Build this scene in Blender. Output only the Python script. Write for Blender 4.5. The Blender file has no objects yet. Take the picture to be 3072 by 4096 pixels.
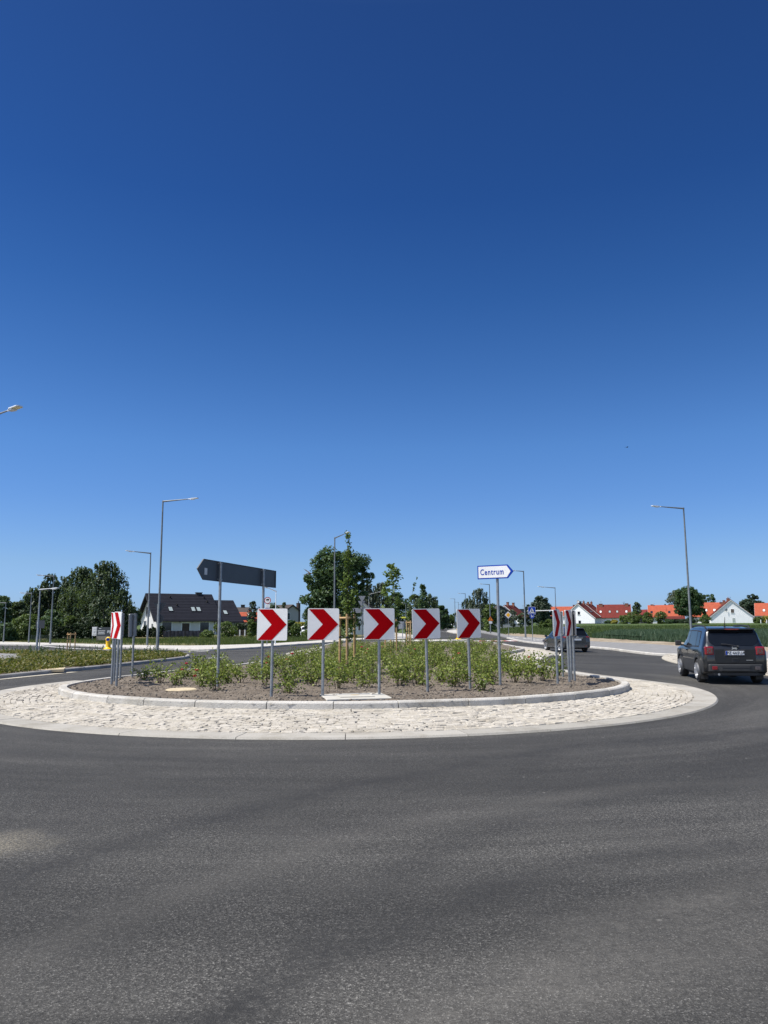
# Roundabout with chevron signs under a clear blue sky
SKY_STRENGTH = 0.12
SUN_E, EXPOSURE = 5.0, 0.45
import bpy, math, random
import numpy as np
from mathutils import Vector, Matrix

PI = math.pi
R = math.radians
scene = bpy.context.scene
COL = scene.collection
rng = random.Random(7)

# ------------------------------------------------------------------ camera
F_PX, CAM_H = 3050.0, 1.69
TILT = math.atan((2494 - 2048) / F_PX)
ROLL = R(-0.3)
cam_data = bpy.data.cameras.new('camera')
cam = bpy.data.objects.new('camera', cam_data)
COL.objects.link(cam)
cam_data.sensor_fit = 'VERTICAL'
cam_data.sensor_height = 36.0
cam_data.lens = 36.0 * F_PX / 4096.0
cam_data.clip_start = 0.1
cam_data.clip_end = 6000
CAM_M = Matrix.Rotation(R(90) + TILT, 3, 'X') @ Matrix.Rotation(ROLL, 3, 'Z')
cam.matrix_world = Matrix.Translation((0, 0, CAM_H)) @ CAM_M.to_4x4()
scene.camera = cam

def ray(px, py):
    return CAM_M @ Vector(((px - 1536) / F_PX, -(py - 2048) / F_PX, -1.0))
def G(px, py, z=0.0):
    """where the photo's pixel meets the level z"""
    d = ray(px, py)
    t = (z - CAM_H) / d.z
    return (d.x * t, d.y * t)
def D(px, py, y):
    """the point of a pixel's sight line at distance y"""
    d = ray(px, py)
    t = y / d.y
    return Vector((d.x * t, y, CAM_H + d.z * t))
def HX(px, y):
    return D(px, 2494, y).x
def HZ(py, y, px=1536):
    return D(px, py, y).z

def smooth(a, b, x):
    t = min(1.0, max(0.0, (x - a) / (b - a)))
    return t * t * (3 - 2 * t)
def terrain_z(x, y):
    s = smooth(0.13, 0.2, x / max(y, 1.0)) if y > 10 else 0.0
    return 1.25 * smooth(105, 285, y) * s - 0.03

# ------------------------------------------------------------------ mesh builder
class MB:
    def __init__(self):
        self.v, self.f, self.m = [], [], []
        self.T = Matrix.Identity(4)
        self.mi = 0
    def add(self, vs, fs):
        o = len(self.v)
        for p in vs:
            self.v.append((self.T @ Vector(p))[:])
        for f in fs:
            self.f.append(tuple(i + o for i in f)); self.m.append(self.mi)
        return self
    def box(self, c, s, rot=None):
        hx, hy, hz = s[0] / 2, s[1] / 2, s[2] / 2
        vs = [Vector((x, y, z)) for z in (-hz, hz) for y in (-hy, hy) for x in (-hx, hx)]
        if rot is not None:
            vs = [rot @ p for p in vs]
        c = Vector(c)
        return self.add([p + c for p in vs], [(0, 2, 3, 1), (4, 5, 7, 6), (0, 1, 5, 4), (2, 6, 7, 3), (0, 4, 6, 2), (1, 3, 7, 5)])
    def tube(self, pts, rad, n=8, caps=True):
        pts = [Vector(p) for p in pts]
        if not hasattr(rad, '__len__'):
            rad = [rad] * len(pts)
        vs, fs = [], []
        up = Vector((0, 0, 1))
        for i, p in enumerate(pts):
            d = (pts[min(i + 1, len(pts) - 1)] - pts[max(i - 1, 0)]).normalized()
            a = d.cross(up)
            if a.length < 1e-3:
                a = d.cross(Vector((0, 1, 0)))
            a.normalize(); b = d.cross(a).normalized()
            for k in range(n):
                t = 2 * PI * k / n
                vs.append(p + (a * math.cos(t) + b * math.sin(t)) * rad[i])
        for i in range(len(pts) - 1):
            for k in range(n):
                k2 = (k + 1) % n
                fs.append((i * n + k, i * n + k2, (i + 1) * n + k2, (i + 1) * n + k))
        if caps:
            fs.append(tuple(range(n - 1, -1, -1)))
            fs.append(tuple((len(pts) - 1) * n + k for k in range(n)))
        return self.add(vs, fs)
    def prism(self, poly, y0, y1):
        """polygon in (x, z), extruded along y"""
        n = len(poly)
        vs = [(x, y0, z) for x, z in poly] + [(x, y1, z) for x, z in poly]
        fs = [tuple(range(n)), tuple(range(2 * n - 1, n - 1, -1))]
        for i in range(n):
            j = (i + 1) % n
            fs.append((i, i + n, j + n, j))
        return self.add(vs, fs)
    def slab(self, poly, z0, z1):
        """polygon in (x, y), extruded along z"""
        n = len(poly)
        vs = [(x, y, z0) for x, y in poly] + [(x, y, z1) for x, y in poly]
        fs = [tuple(range(n - 1, -1, -1)), tuple(range(n, 2 * n))]
        for i in range(n):
            j = (i + 1) % n
            fs.append((i, j, j + n, i + n))
        return self.add(vs, fs)
    def lathe(self, prof, n=16, axis='Z', c=(0, 0, 0), closed=False):
        """profile of (r, h) turned round an axis"""
        vs, fs = [], []
        c = Vector(c)
        for r, h in prof:
            for k in range(n):
                t = 2 * PI * k / n
                p = {'Z': (r * math.cos(t), r * math.sin(t), h), 'X': (h, r * math.cos(t), r * math.sin(t)),
                     'Y': (r * math.sin(t), h, r * math.cos(t))}[axis]
                vs.append(c + Vector(p))
        m = len(prof)
        for i in range(m - 1 + (1 if closed else 0)):
            i2 = (i + 1) % m
            for k in range(n):
                k2 = (k + 1) % n
                fs.append((i * n + k, i * n + k2, i2 * n + k2, i2 * n + k))
        if not closed:
            fs.append(tuple(range(n - 1, -1, -1)))
            fs.append(tuple((m - 1) * n + k for k in range(n)))
        return self.add(vs, fs)
    def build(self, name, mats, parent=None, smooth_deg=None, bevel=0, fix=True):
        me = bpy.data.meshes.new(name)
        me.from_pydata(self.v, [], self.f)
        if not isinstance(mats, (list, tuple)):
            mats = [mats]
        for m in mats:
            me.materials.append(m)
        if len(mats) > 1:
            me.polygons.foreach_set('material_index', self.m)
        if fix:
            import bmesh
            bm = bmesh.new(); bm.from_mesh(me)
            bmesh.ops.recalc_face_normals(bm, faces=bm.faces)
            bm.to_mesh(me); bm.free()
        if smooth_deg is not None:
            me.polygons.foreach_set('use_smooth', [True] * len(me.polygons))
            me.set_sharp_from_angle(angle=R(smooth_deg))
        me.update()
        return link(name, me, parent, bevel)

def link(name, me, parent=None, bevel=0):
    o = bpy.data.objects.new(name, me)
    COL.objects.link(o)
    if parent is not None:
        o.parent = parent
    if bevel:
        b = o.modifiers.new('bevel', 'BEVEL')
        b.width = bevel; b.segments = 2; b.limit_method = 'ANGLE'
    return o

def tag(o, label=None, cat=None, group=None, kind=None):
    if label: o['label'] = label
    if cat: o['category'] = cat
    if group: o['group'] = group
    if kind: o['kind'] = kind
    return o
def thing(name, label, cat, loc=(0, 0, 0), rz=0.0, group=None):
    o = bpy.data.objects.new(name, None)
    o.empty_display_size = 0.2
    COL.objects.link(o)
    o.location = loc; o.rotation_euler = (0, 0, rz)
    return tag(o, label, cat, group)
def dup(root, loc=None, rz=None, label=None, scale=None):
    """copy a thing with copies of its parts and sub-parts"""
    c = root.copy(); COL.objects.link(c)
    if loc is not None: c.location = loc
    if rz is not None: c.rotation_euler = (0, 0, rz)
    if scale is not None: c.scale = scale
    if label: c['label'] = label
    for ch in list(root.children):
        k = ch.copy(); COL.objects.link(k); k.parent = c
        for g in list(ch.children):
            q = g.copy(); COL.objects.link(q); q.parent = k
    return c

def text_mesh(s, size, depth=0.004, bold=0.0, align='CENTER', spacing=1.0):
    cu = bpy.data.curves.new('writing', 'FONT')
    cu.body = s; cu.size = size; cu.align_x = align; cu.align_y = 'CENTER'
    cu.extrude = depth / 2; cu.offset = bold; cu.space_character = spacing
    cu.resolution_u = 3
    o = bpy.data.objects.new('writing', cu)
    COL.objects.link(o)
    dg = bpy.context.evaluated_depsgraph_get()
    me = bpy.data.meshes.new_from_object(o.evaluated_get(dg))
    bpy.data.objects.remove(o); bpy.data.curves.remove(cu)
    return me
def writing(name, s, size, mat, parent, loc, rot=(R(90), 0, 0), **kw):
    me = text_mesh(s, size, **kw)
    me.materials.clear(); me.materials.append(mat)
    o = link(name, me, parent)
    o.location = loc; o.rotation_euler = rot
    return o

# ------------------------------------------------------------------ materials
def new_mat(name):
    m = bpy.data.materials.new(name)
    m.use_nodes = True
    nt = m.node_tree
    return m, nt, nt.nodes['Principled BSDF']
def N(nt, kind, **kw):
    n = nt.nodes.new(kind)
    for k, v in kw.items():
        if k.startswith('i_'):
            n.inputs[k[2:].replace('_', ' ')].default_value = v
        else:
            setattr(n, k, v)
    return n
def L(nt, a, b): nt.links.new(a, b)
def coords(nt, kind='Object', scale=None):
    t = N(nt, 'ShaderNodeTexCoord')
    out = t.outputs[kind]
    if scale:
        mp = N(nt, 'ShaderNodeMapping'); mp.inputs['Scale'].default_value = scale
        L(nt, out, mp.inputs['Vector']); out = mp.outputs['Vector']
    return out
def noise(nt, vec, scale, detail=4, rough=0.55, dist=0.0):
    n = N(nt, 'ShaderNodeTexNoise')
    n.inputs['Scale'].default_value = scale; n.inputs['Detail'].default_value = detail
    n.inputs['Roughness'].default_value = rough; n.inputs['Distortion'].default_value = dist
    if vec is not None: L(nt, vec, n.inputs['Vector'])
    return n.outputs['Fac']
def ramp(nt, fac, stops, interp='LINEAR'):
    r = N(nt, 'ShaderNodeValToRGB')
    cr = r.color_ramp; cr.interpolation = interp
    while len(cr.elements) < len(stops): cr.elements.new(0.5)
    for e, (p, c) in zip(cr.elements, stops):
        e.position = p
        if not hasattr(c, '__len__'): c = (c, c, c)
        e.color = (*c[:3], 1)
    L(nt, fac, r.inputs['Fac'])
    return r.outputs['Color']
def mix(nt, fac, a, b, blend='MIX'):
    n = N(nt, 'ShaderNodeMix', data_type='RGBA', blend_type=blend)
    for val, idx in ((fac, 0), (a, 6), (b, 7)):
        if hasattr(val, 'is_output'): L(nt, val, n.inputs[idx])
        elif hasattr(val, '__len__'): n.inputs[idx].default_value = (*val[:3], 1)
        else: n.inputs[idx].default_value = val
    return n.outputs[2]
def math_n(nt, op, a, b=0.0, clamp=False):
    n = N(nt, 'ShaderNodeMath', operation=op, use_clamp=clamp)
    for v, i in ((a, 0), (b, 1)):
        if hasattr(v, 'is_output'): L(nt, v, n.inputs[i])
        else: n.inputs[i].default_value = v
    return n.outputs[0]
def bump(nt, bsdf, height, strength=0.3, dist=0.02):
    b = N(nt, 'ShaderNodeBump')
    b.inputs['Strength'].default_value = strength; b.inputs['Distance'].default_value = dist
    L(nt, height, b.inputs['Height']); L(nt, b.outputs['Normal'], bsdf.inputs['Normal'])

def plain(name, col, rough=0.6, metal=0.0, var=0.12, scale=6.0, bmp=0.0, spec=0.5, coat=0.0, kind='Object'):
    """a colour with a little wear: patches a touch lighter and darker"""
    m, nt, b = new_mat(name)
    v = coords(nt, kind)
    f = noise(nt, v, scale, 5)
    lo = tuple(c * (1 - var) for c in col); hi = tuple(min(1, c * (1 + var)) for c in col)
    L(nt, ramp(nt, f, [(0.3, lo), (0.7, hi)]), b.inputs['Base Color'])
    b.inputs['Roughness'].default_value = rough; b.inputs['Metallic'].default_value = metal
    b.inputs['Specular IOR Level'].default_value = spec
    if coat:
        b.inputs['Coat Weight'].default_value = coat; b.inputs['Coat Roughness'].default_value = 0.05
    if bmp:
        bump(nt, b, noise(nt, v, scale * 6, 4), bmp, 0.01)
    return m

def leaf_mat(name, cols, trans=0.35, rough=0.55):
    m, nt, b = new_mat(name)
    g = N(nt, 'ShaderNodeNewGeometry')
    stops = [(i / max(1, len(cols) - 1), c) for i, c in enumerate(cols)]
    c = ramp(nt, g.outputs['Random Per Island'], stops)
    L(nt, c, b.inputs['Base Color'])
    b.inputs['Roughness'].default_value = rough
    b.inputs['Specular IOR Level'].default_value = 0.35
    t = N(nt, 'ShaderNodeBsdfTranslucent')
    tc = mix(nt, 0.5, c, (0.16, 0.22, 0.02), 'MIX')
    L(nt, tc, t.inputs['Color'])
    ms = N(nt, 'ShaderNodeMixShader'); ms.inputs[0].default_value = trans
    L(nt, b.outputs[0], ms.inputs[1]); L(nt, t.outputs[0], ms.inputs[2])
    L(nt, ms.outputs[0], nt.nodes['Material Output'].inputs['Surface'])
    return m

def arc_through(*p):
    """circle through three photo pixels of a wheel track, on the road"""
    (ax, ay), (bx, by), (cx, cy) = [G(*q) for q in p]
    d = 2 * (ax * (by - cy) + bx * (cy - ay) + cx * (ay - by))
    ux = ((ax * ax + ay * ay) * (by - cy) + (bx * bx + by * by) * (cy - ay) + (cx * cx + cy * cy) * (ay - by)) / d
    uy = ((ax * ax + ay * ay) * (cx - bx) + (bx * bx + by * by) * (ax - cx) + (cx * cx + cy * cy) * (bx - ax)) / d
    return ux, uy, math.hypot(ax - ux, ay - uy)
TRACKS = [(*arc_through((2315, 2990), (1537, 3120), (0, 3528)), .40, .85), (*arc_through((3072, 3361), (1852, 3602), (926, 4046)), .32, .8),
          (*arc_through((3072, 3120), (2300, 3230), (1300, 3700)), .30, .6), (-1.0, 21.0, 11.2, .5, .55), (-1.0, 21.0, 12.9, .45, .45), (-1.0, 21.4, 9.75, .3, .35), (*arc_through((3072, 3560), (2300, 3800), (1700, 4090)), .42, -.5), (*arc_through((2600, 3150), (1500, 3330), (200, 3800)), .3, -.22), (*arc_through((2900, 3800), (2400, 3960), (2050, 4096)), .4, -.4)]
def asphalt_mat(name='asphalt'):
    m, nt, b = new_mat(name)
    v = coords(nt)
    # round tracks of the traffic: radius and angle about the island's centre
    sep = N(nt, 'ShaderNodeSeparateXYZ'); L(nt, v, sep.inputs[0])
    dx = math_n(nt, 'ADD', sep.outputs[0], 1.0); dy = math_n(nt, 'SUBTRACT', sep.outputs[1], 22.0)
    rr = math_n(nt, 'SQRT', math_n(nt, 'ADD', math_n(nt, 'MULTIPLY', dx, dx), math_n(nt, 'MULTIPLY', dy, dy)))
    an = math_n(nt, 'ARCTAN2', dy, dx)
    cmb = N(nt, 'ShaderNodeCombineXYZ')
    L(nt, rr, cmb.inputs[0]); L(nt, math_n(nt, 'MULTIPLY', an, 1.6), cmb.inputs[1])
    tracks = noise(nt, cmb.outputs[0], 0.55, 5, 0.6, 0.4)
    fine_tracks = noise(nt, cmb.outputs[0], 3.5, 3, 0.6)
    patches = noise(nt, v, 0.16, 5, 0.6, 0.5)
    base = ramp(nt, tracks, [(0.32, (0.024, 0.0237, 0.0225)), (0.45, (0.038, 0.0372, 0.0348)), (0.55, (0.056, 0.0545, 0.0505)), (0.68, (0.092, 0.0888, 0.081))])
    base = mix(nt, 0.5, base, ramp(nt, patches, [(0.3, (0.032, 0.0315, 0.0298)), (0.7, (0.078, 0.0748, 0.0685))]))
    base = mix(nt, 0.3, base, ramp(nt, fine_tracks, [(0.3, 0.3), (0.7, 0.75)]), 'OVERLAY')
    # pale stone chips and dark pores between them; worn bands show more stone than the rolled ones
    vo = N(nt, 'ShaderNodeTexVoronoi', feature='F1'); vo.inputs['Scale'].default_value = 140
    L(nt, v, vo.inputs['Vector'])
    sc = N(nt, 'ShaderNodeSeparateColor'); L(nt, vo.outputs['Color'], sc.inputs[0])
    chips = ramp(nt, sc.outputs[0], [(0.0, 0.35), (0.4, 0.72), (0.75, 1.1), (0.92, 1.9), (1.0, 3.2)])
    grain = noise(nt, v, 40, 3, 0.7)
    worn = ramp(nt, noise(nt, v, 0.45, 4, 0.6, 0.6), [(0.3, 0.45), (0.65, 1.0)])
    base = mix(nt, worn, base, mix(nt, 1.0, base, chips, 'MULTIPLY'))
    base = mix(nt, math_n(nt, 'MULTIPLY', worn, 0.75), base, mix(nt, 1.0, base, ramp(nt, grain, [(0.32, 0.42), (0.5, 1.0), (0.7, 1.75)]), 'MULTIPLY'))
    vb = N(nt, 'ShaderNodeTexVoronoi', feature='F1'); vb.inputs['Scale'].default_value = 9
    L(nt, v, vb.inputs['Vector'])
    sb = N(nt, 'ShaderNodeSeparateColor'); L(nt, vb.outputs['Color'], sb.inputs[0])
    spot = math_n(nt, 'MULTIPLY', ramp(nt, sb.outputs[1], [(0.985, 0.0), (0.99, 1.0)]), ramp(nt, vb.outputs['Distance'], [(0.12, 1.0), (0.2, 0.0)]))
    base = mix(nt, math_n(nt, 'MULTIPLY', spot, 0.5), base, (0.25, 0.24, 0.22))
    # dark rubber sweeps of turning wheels: arcs (centre x, centre y, radius, half width, strength)
    n3 = noise(nt, v, 14, 4, 0.7)
    n1 = noise(nt, v, 1.1, 5, 0.65); n2 = noise(nt, v, 0.35, 3, 0.5)
    for cx_, cy_, r_, w_, k_ in TRACKS:
        d2 = N(nt, 'ShaderNodeVectorMath', operation='DISTANCE'); L(nt, v, d2.inputs[0]); d2.inputs[1].default_value = (cx_, cy_, 0)
        e = math_n(nt, 'ABSOLUTE', math_n(nt, 'SUBTRACT', math_n(nt, 'ADD', d2.outputs['Value'], math_n(nt, 'MULTIPLY', math_n(nt, 'SUBTRACT', n2, 0.5), w_ * 1.6)), r_))
        f = math_n(nt, 'SUBTRACT', 1.0, math_n(nt, 'DIVIDE', e, w_), True)
        f = math_n(nt, 'MULTIPLY', math_n(nt, 'MULTIPLY', f, abs(k_)), ramp(nt, n1, [(0.3, 0.2), (0.6, 1.0)]))
        f = math_n(nt, 'MULTIPLY', f, ramp(nt, n3, [(0.35, 0.35), (0.6, 1.0)]))
        base = mix(nt, f, base, (0.024, 0.0238, 0.0235) if k_ > 0 else (0.135, 0.128, 0.115))
    # spilt sand near the left edge
    vs = N(nt, 'ShaderNodeVectorMath', operation='DISTANCE'); L(nt, coords(nt, 'Object', (0.75, 1.0, 1.0)), vs.inputs[0])
    sx, sy = G(-60, 3378)
    vs.inputs[1].default_value = (sx * 0.75, sy, 0)
    spill = math_n(nt, 'ADD', vs.outputs['Value'], math_n(nt, 'MULTIPLY', math_n(nt, 'SUBTRACT', noise(nt, v, 3.2, 7, 0.78), 0.5), 0.7))
    smask = ramp(nt, spill, [(0.0, 0.8), (0.2, 0.45), (0.48, 0.0)])
    base = mix(nt, math_n(nt, 'MULTIPLY', smask, ramp(nt, noise(nt, v, 48, 4, 0.8), [(0.45, 0.0), (0.55, 1.0)])), base, (0.28, 0.25, 0.19))
    base = mix(nt, 1.0, base, (0.92, 0.915, 0.91), 'MULTIPLY')
    L(nt, base, b.inputs['Base Color'])
    b.inputs['Roughness'].default_value = 0.82
    b.inputs['Specular IOR Level'].default_value = 0.25
    h = math_n(nt, 'ADD', vo.outputs['Distance'], math_n(nt, 'MULTIPLY', grain, 0.8))
    bump(nt, b, h, 0.5, 0.006)
    return m

def ground_mat(name, cols, scale=2.0, rough=0.95, bmp=0.6, bscale=30, bdist=0.03, spots=None):
    m, nt, b = new_mat(name)
    v = coords(nt)
    c = ramp(nt, noise(nt, v, scale, 8, 0.65), [(0.28 + 0.44 * i / (len(cols) - 1), k) for i, k in enumerate(cols)])
    fine = noise(nt, v, bscale, 5, 0.7)
    c = mix(nt, 0.7, c, ramp(nt, fine, [(0.3, 0.55), (0.5, 1.0), (0.7, 1.5)]), 'MULTIPLY')
    if spots:
        c = mix(nt, ramp(nt, noise(nt, v, scale * 9, 3, 0.6), [(0.6, 0.0), (0.7, 0.8)]), c, spots)
    L(nt, c, b.inputs['Base Color'])
    b.inputs['Roughness'].default_value = rough; b.inputs['Specular IOR Level'].default_value = 0.2
    bump(nt, b, fine, bmp, bdist)
    return m

def roof_mat(name, col, pitch=0.34, var=0.2, axis='Z', rough=0.7):
    """courses of tiles: shadow line under each course, tiles of slightly different tint"""
    m, nt, b = new_mat(name)
    v = coords(nt)
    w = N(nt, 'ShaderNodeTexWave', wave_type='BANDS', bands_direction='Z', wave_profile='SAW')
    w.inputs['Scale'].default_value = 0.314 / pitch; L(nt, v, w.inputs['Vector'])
    wx = N(nt, 'ShaderNodeTexWave', wave_type='BANDS', bands_direction='X', wave_profile='SIN')
    wx.inputs['Scale'].default_value = 0.314 / 0.3; L(nt, v, wx.inputs['Vector'])
    f = noise(nt, v, 1.2, 6, 0.7)
    c = ramp(nt, f, [(0.3, tuple(k * (1 - var) for k in col)), (0.7, tuple(min(1, k * (1 + var)) for k in col))])
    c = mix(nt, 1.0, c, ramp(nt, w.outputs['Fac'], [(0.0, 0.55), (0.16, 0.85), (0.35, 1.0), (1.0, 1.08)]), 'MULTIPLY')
    L(nt, c, b.inputs['Base Color'])
    b.inputs['Roughness'].default_value = rough; b.inputs['Specular IOR Level'].default_value = 0.12
    h = math_n(nt, 'ADD', w.outputs['Fac'], math_n(nt, 'MULTIPLY', wx.outputs['Fac'], 0.6))
    bump(nt, b, h, 0.7, 0.06)
    return m

M = {}
M['steel'] = plain('galvanised_steel', (0.26, 0.28, 0.30), 0.48, 0.55, 0.22, 9.0, 0.05)
M['lamp_steel'] = plain('lamp_pole_steel', (0.16, 0.175, 0.18), 0.5, 0.4, 0.2, 3.0)
M['lamp_head'] = plain('lamp_head_grey', (0.72, 0.74, 0.76), 0.3, 0.2, 0.06)
M['lens'] = plain('lamp_lens', (0.85, 0.8, 0.5), 0.25, 0.0, 0.05)
M['sign_white'] = plain('sign_white', (0.70, 0.70, 0.70), 0.42, 0.0, 0.05, 3.0, 0.0, 0.3)
M['sign_red'] = plain('sign_red', (0.34, 0.001, 0.004), 0.6, 0.0, 0.10, 3.0, 0.0, 0.03)
M['sign_blue'] = plain('sign_blue', (0.006, 0.045, 0.33), 0.5, 0.0, 0.1, 3.0, 0.0, 0.15)
M['sign_yellow'] = plain('sign_yellow', (0.85, 0.42, 0.01), 0.4, 0.0, 0.08)
M['sign_orange'] = plain('sign_orange', (0.85, 0.25, 0.01), 0.4, 0.0, 0.08)
M['sign_back'] = plain('sign_back_grey', (0.045, 0.052, 0.062), 0.5, 0.1, 0.12, 4.0)
M['sign_back_light'] = plain('sign_back_pale', (0.3, 0.31, 0.32), 0.5, 0.2, 0.12, 4.0)
M['black'] = plain('black_plastic', (0.018, 0.018, 0.02), 0.6, 0.0, 0.2)
M['ink'] = plain('sign_black', (0.01, 0.01, 0.012), 0.5, 0.0, 0.1)
M['sticker'] = plain('sticker', (0.5, 0.52, 0.53), 0.5, 0, 0.1)
M['bollard'] = plain('yellow_plastic', (0.85, 0.5, 0.004), 0.4, 0.0, 0.08)
M['stake'] = plain('stake_wood', (0.38, 0.25, 0.115), 0.75, 0.0, 0.25, 9.0, 0.2)
M['bark'] = plain('bark', (0.07, 0.055, 0.04), 0.9, 0.0, 0.4, 7.0, 0.5)
M['birch_bark'] = plain('pale_bark', (0.32, 0.3, 0.27), 0.85, 0.0, 0.5, 5.0, 0.3)
M['stem'] = plain('rose_stem', (0.09, 0.07, 0.035), 0.8, 0.0, 0.3)
M['concrete'] = plain('concrete', (0.43, 0.41, 0.36), 0.85, 0.0, 0.12, 4.0, 0.15)
M['asphalt'] = asphalt_mat()
M['path'] = ground_mat('path_asphalt', [(0.17, 0.168, 0.165), (0.24, 0.235, 0.23)], 1.5, 0.9, 0.3, 60, 0.01)
M['paving'] = ground_mat('pale_paving', [(0.36, 0.34, 0.31), (0.5, 0.48, 0.44)], 1.2, 0.9, 0.3, 12, 0.01)
M['soil'] = ground_mat('garden_soil', [(0.10, 0.081, 0.063), (0.155, 0.128, 0.101), (0.21, 0.178, 0.144)], 2.2, 0.97, 0.9, 24, 0.04, (0.22, 0.19, 0.155))
M['clod'] = leaf_mat('soil_clods', [(0.10, 0.082, 0.065), (0.17, 0.143, 0.115), (0.26, 0.225, 0.18)], 0.0, 0.95)
M['dirt'] = ground_mat('bare_earth', [(0.16, 0.125, 0.085), (0.27, 0.22, 0.16), (0.36, 0.31, 0.24)], 0.6, 0.97, 0.8, 9, 0.05, (0.12, 0.12, 0.05))
M['grass'] = ground_mat('meadow_grass', [(0.04, 0.068, 0.02), (0.062, 0.095, 0.028), (0.095, 0.115, 0.042)], 0.12, 0.95, 0.9, 2.2, 0.2)
M['verge'] = ground_mat('dry_verge', [(0.06, 0.085, 0.022), (0.13, 0.12, 0.05), (0.23, 0.18, 0.11)], 0.3, 0.95, 0.8, 5, 0.1)
M['paint_white'] = plain('road_paint', (0.72, 0.71, 0.68), 0.7, 0.0, 0.14, 3.0, 0.1)
M['paint_red'] = plain('red_road_paint', (0.33, 0.11, 0.095), 0.75, 0.0, 0.15, 3.0)
M['glass'] = plain('window_glass', (0.014, 0.018, 0.03), 0.06, 0.0, 0.3, 2.0, 0.0, 0.8)
M['sky_glass'] = plain('skylight_glass', (0.33, 0.38, 0.37), 0.12, 0.0, 0.12, 2.0, 0.0, 0.8)
M['frame_white'] = plain('white_frame', (0.72, 0.73, 0.72), 0.5, 0.0, 0.05)
M['wall_white'] = plain('white_render', (0.80, 0.80, 0.80), 0.9, 0.0, 0.04, 0.7, 0.05)
M['wall_cream'] = plain('off_white_render', (0.60, 0.595, 0.585), 0.9, 0.0, 0.05, 0.7, 0.05)
M['wall_grey'] = plain('grey_render', (0.36, 0.35, 0.34), 0.9, 0.0, 0.06, 0.8, 0.05)
M['wall_dark'] = plain('dark_boards', (0.07, 0.075, 0.085), 0.8, 0.0, 0.15, 1.0)
M['brick'] = plain('chimney_brick', (0.23, 0.095, 0.06), 0.85, 0.0, 0.3, 6.0, 0.2)
M['wood_dark'] = plain('dark_wood', (0.05, 0.03, 0.02), 0.6, 0.0, 0.3, 4.0)
M['roof_black'] = roof_mat('graphite_tiles', (0.022, 0.022, 0.028), 0.5, 0.15, rough=0.5)
M['roof_orange'] = roof_mat('orange_tiles', (0.37, 0.088, 0.047), 0.46, 0.16)
M['roof_red'] = roof_mat('red_tiles', (0.155, 0.03, 0.024), 0.46, 0.18)
M['roof_brown'] = roof_mat('maroon_tiles', (0.115, 0.027, 0.021), 0.46, 0.2)
M['roof_shingle'] = roof_mat('grey_shingle', (0.07, 0.06, 0.055), 0.3, 0.2)
M['chrome'] = plain('bright_alloy', (0.62, 0.63, 0.65), 0.28, 0.85, 0.1)
M['tyre'] = plain('tyre_rubber', (0.02, 0.02, 0.021), 0.85, 0.0, 0.25, 12.0, 0.2)
M['tail_red'] = plain('tail_lamp_red', (0.2, 0.004, 0.012), 0.15, 0.0, 0.15, 8.0, 0.0, 0.7, 0.5)
M['tail_clear'] = plain('tail_lamp_clear', (0.07, 0.06, 0.065), 0.15, 0.0, 0.3, 30.0, 0.0, 0.7, 0.5)
M['car_glass'] = plain('tinted_glass', (0.004, 0.005, 0.007), 0.04, 0.0, 0.2, 3.0, 0.0, 0.35)
M['side_glass'] = plain('side_glass', (0.012, 0.015, 0.018), 0.04, 0.0, 0.2, 3.0, 0.0, 0.3)
M['paint_suv'] = plain('anthracite_car_paint', (0.013, 0.015, 0.019), 0.32, 0.3, 0.08, 2.0, 0.0, 0.4, 0.6)
M['paint_mpv'] = plain('blue_grey_car_paint', (0.028, 0.034, 0.043), 0.32, 0.4, 0.08, 2.0, 0.0, 0.5, 0.9)
M['paint_whitecar'] = plain('white_car_paint', (0.78, 0.79, 0.8), 0.3, 0.0, 0.03, 2.0, 0.0, 0.5, 0.8)
M['clad'] = plain('grey_plastic_trim', (0.024, 0.025, 0.027), 0.6, 0.0, 0.2, 5.0, 0.05)
M['screen'] = plain('dark_screen_fabric', (0.02, 0.024, 0.04), 0.8, 0.0, 0.25, 2.0)
M['mesh_fence'] = plain('green_wire_mesh', (0.05, 0.075, 0.055), 0.7, 0.0, 0.2, 2.0)
M['solar'] = plain('solar_panel', (0.012, 0.014, 0.022), 0.15, 0.2, 0.2, 2.0)
M['clay'] = plain('sandstone_lid', (0.46, 0.38, 0.25), 0.9, 0.0, 0.18, 5.0, 0.25)
M['rose_red'] = plain('rose_petal_red', (0.42, 0.008, 0.04), 0.6, 0.0, 0.3, 20)
M['rose_white'] = plain('rose_petal_white', (0.75, 0.7, 0.66), 0.6, 0.0, 0.1, 20)
def granite_mat(name, lo, hi, bs=45, bd=0.012, st=0.7):
    m, nt, b = new_mat(name)
    v = coords(nt)
    g = N(nt, 'ShaderNodeNewGeometry')
    c = ramp(nt, g.outputs['Random Per Island'], [(0, lo), (1, hi)])
    c = mix(nt, 0.75, c, ramp(nt, noise(nt, v, 70, 4, 0.75), [(0.3, 0.62), (0.5, 1.0), (0.7, 1.35)]), 'MULTIPLY')
    c = mix(nt, 0.8, c, ramp(nt, noise(nt, v, 1.6, 7, 0.7), [(0.3, (0.70, 0.66, 0.59)), (0.5, (1.0, 0.985, 0.96)), (0.7, (1.14, 1.13, 1.12))]), 'MULTIPLY')
    L(nt, c, b.inputs['Base Color'])
    b.inputs['Roughness'].default_value = 0.88; b.inputs['Specular IOR Level'].default_value = 0.25
    bump(nt, b, noise(nt, v, bs, 5, 0.65), st, bd)
    return m
M['kerb'] = granite_mat('hewn_granite', (0.40, 0.388, 0.36), (0.48, 0.465, 0.435), 38, 0.02, 0.9)
M['sett'] = granite_mat('granite_setts', (0.36, 0.333, 0.287), (0.46, 0.43, 0.378), 30, 0.02, 0.8)
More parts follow.
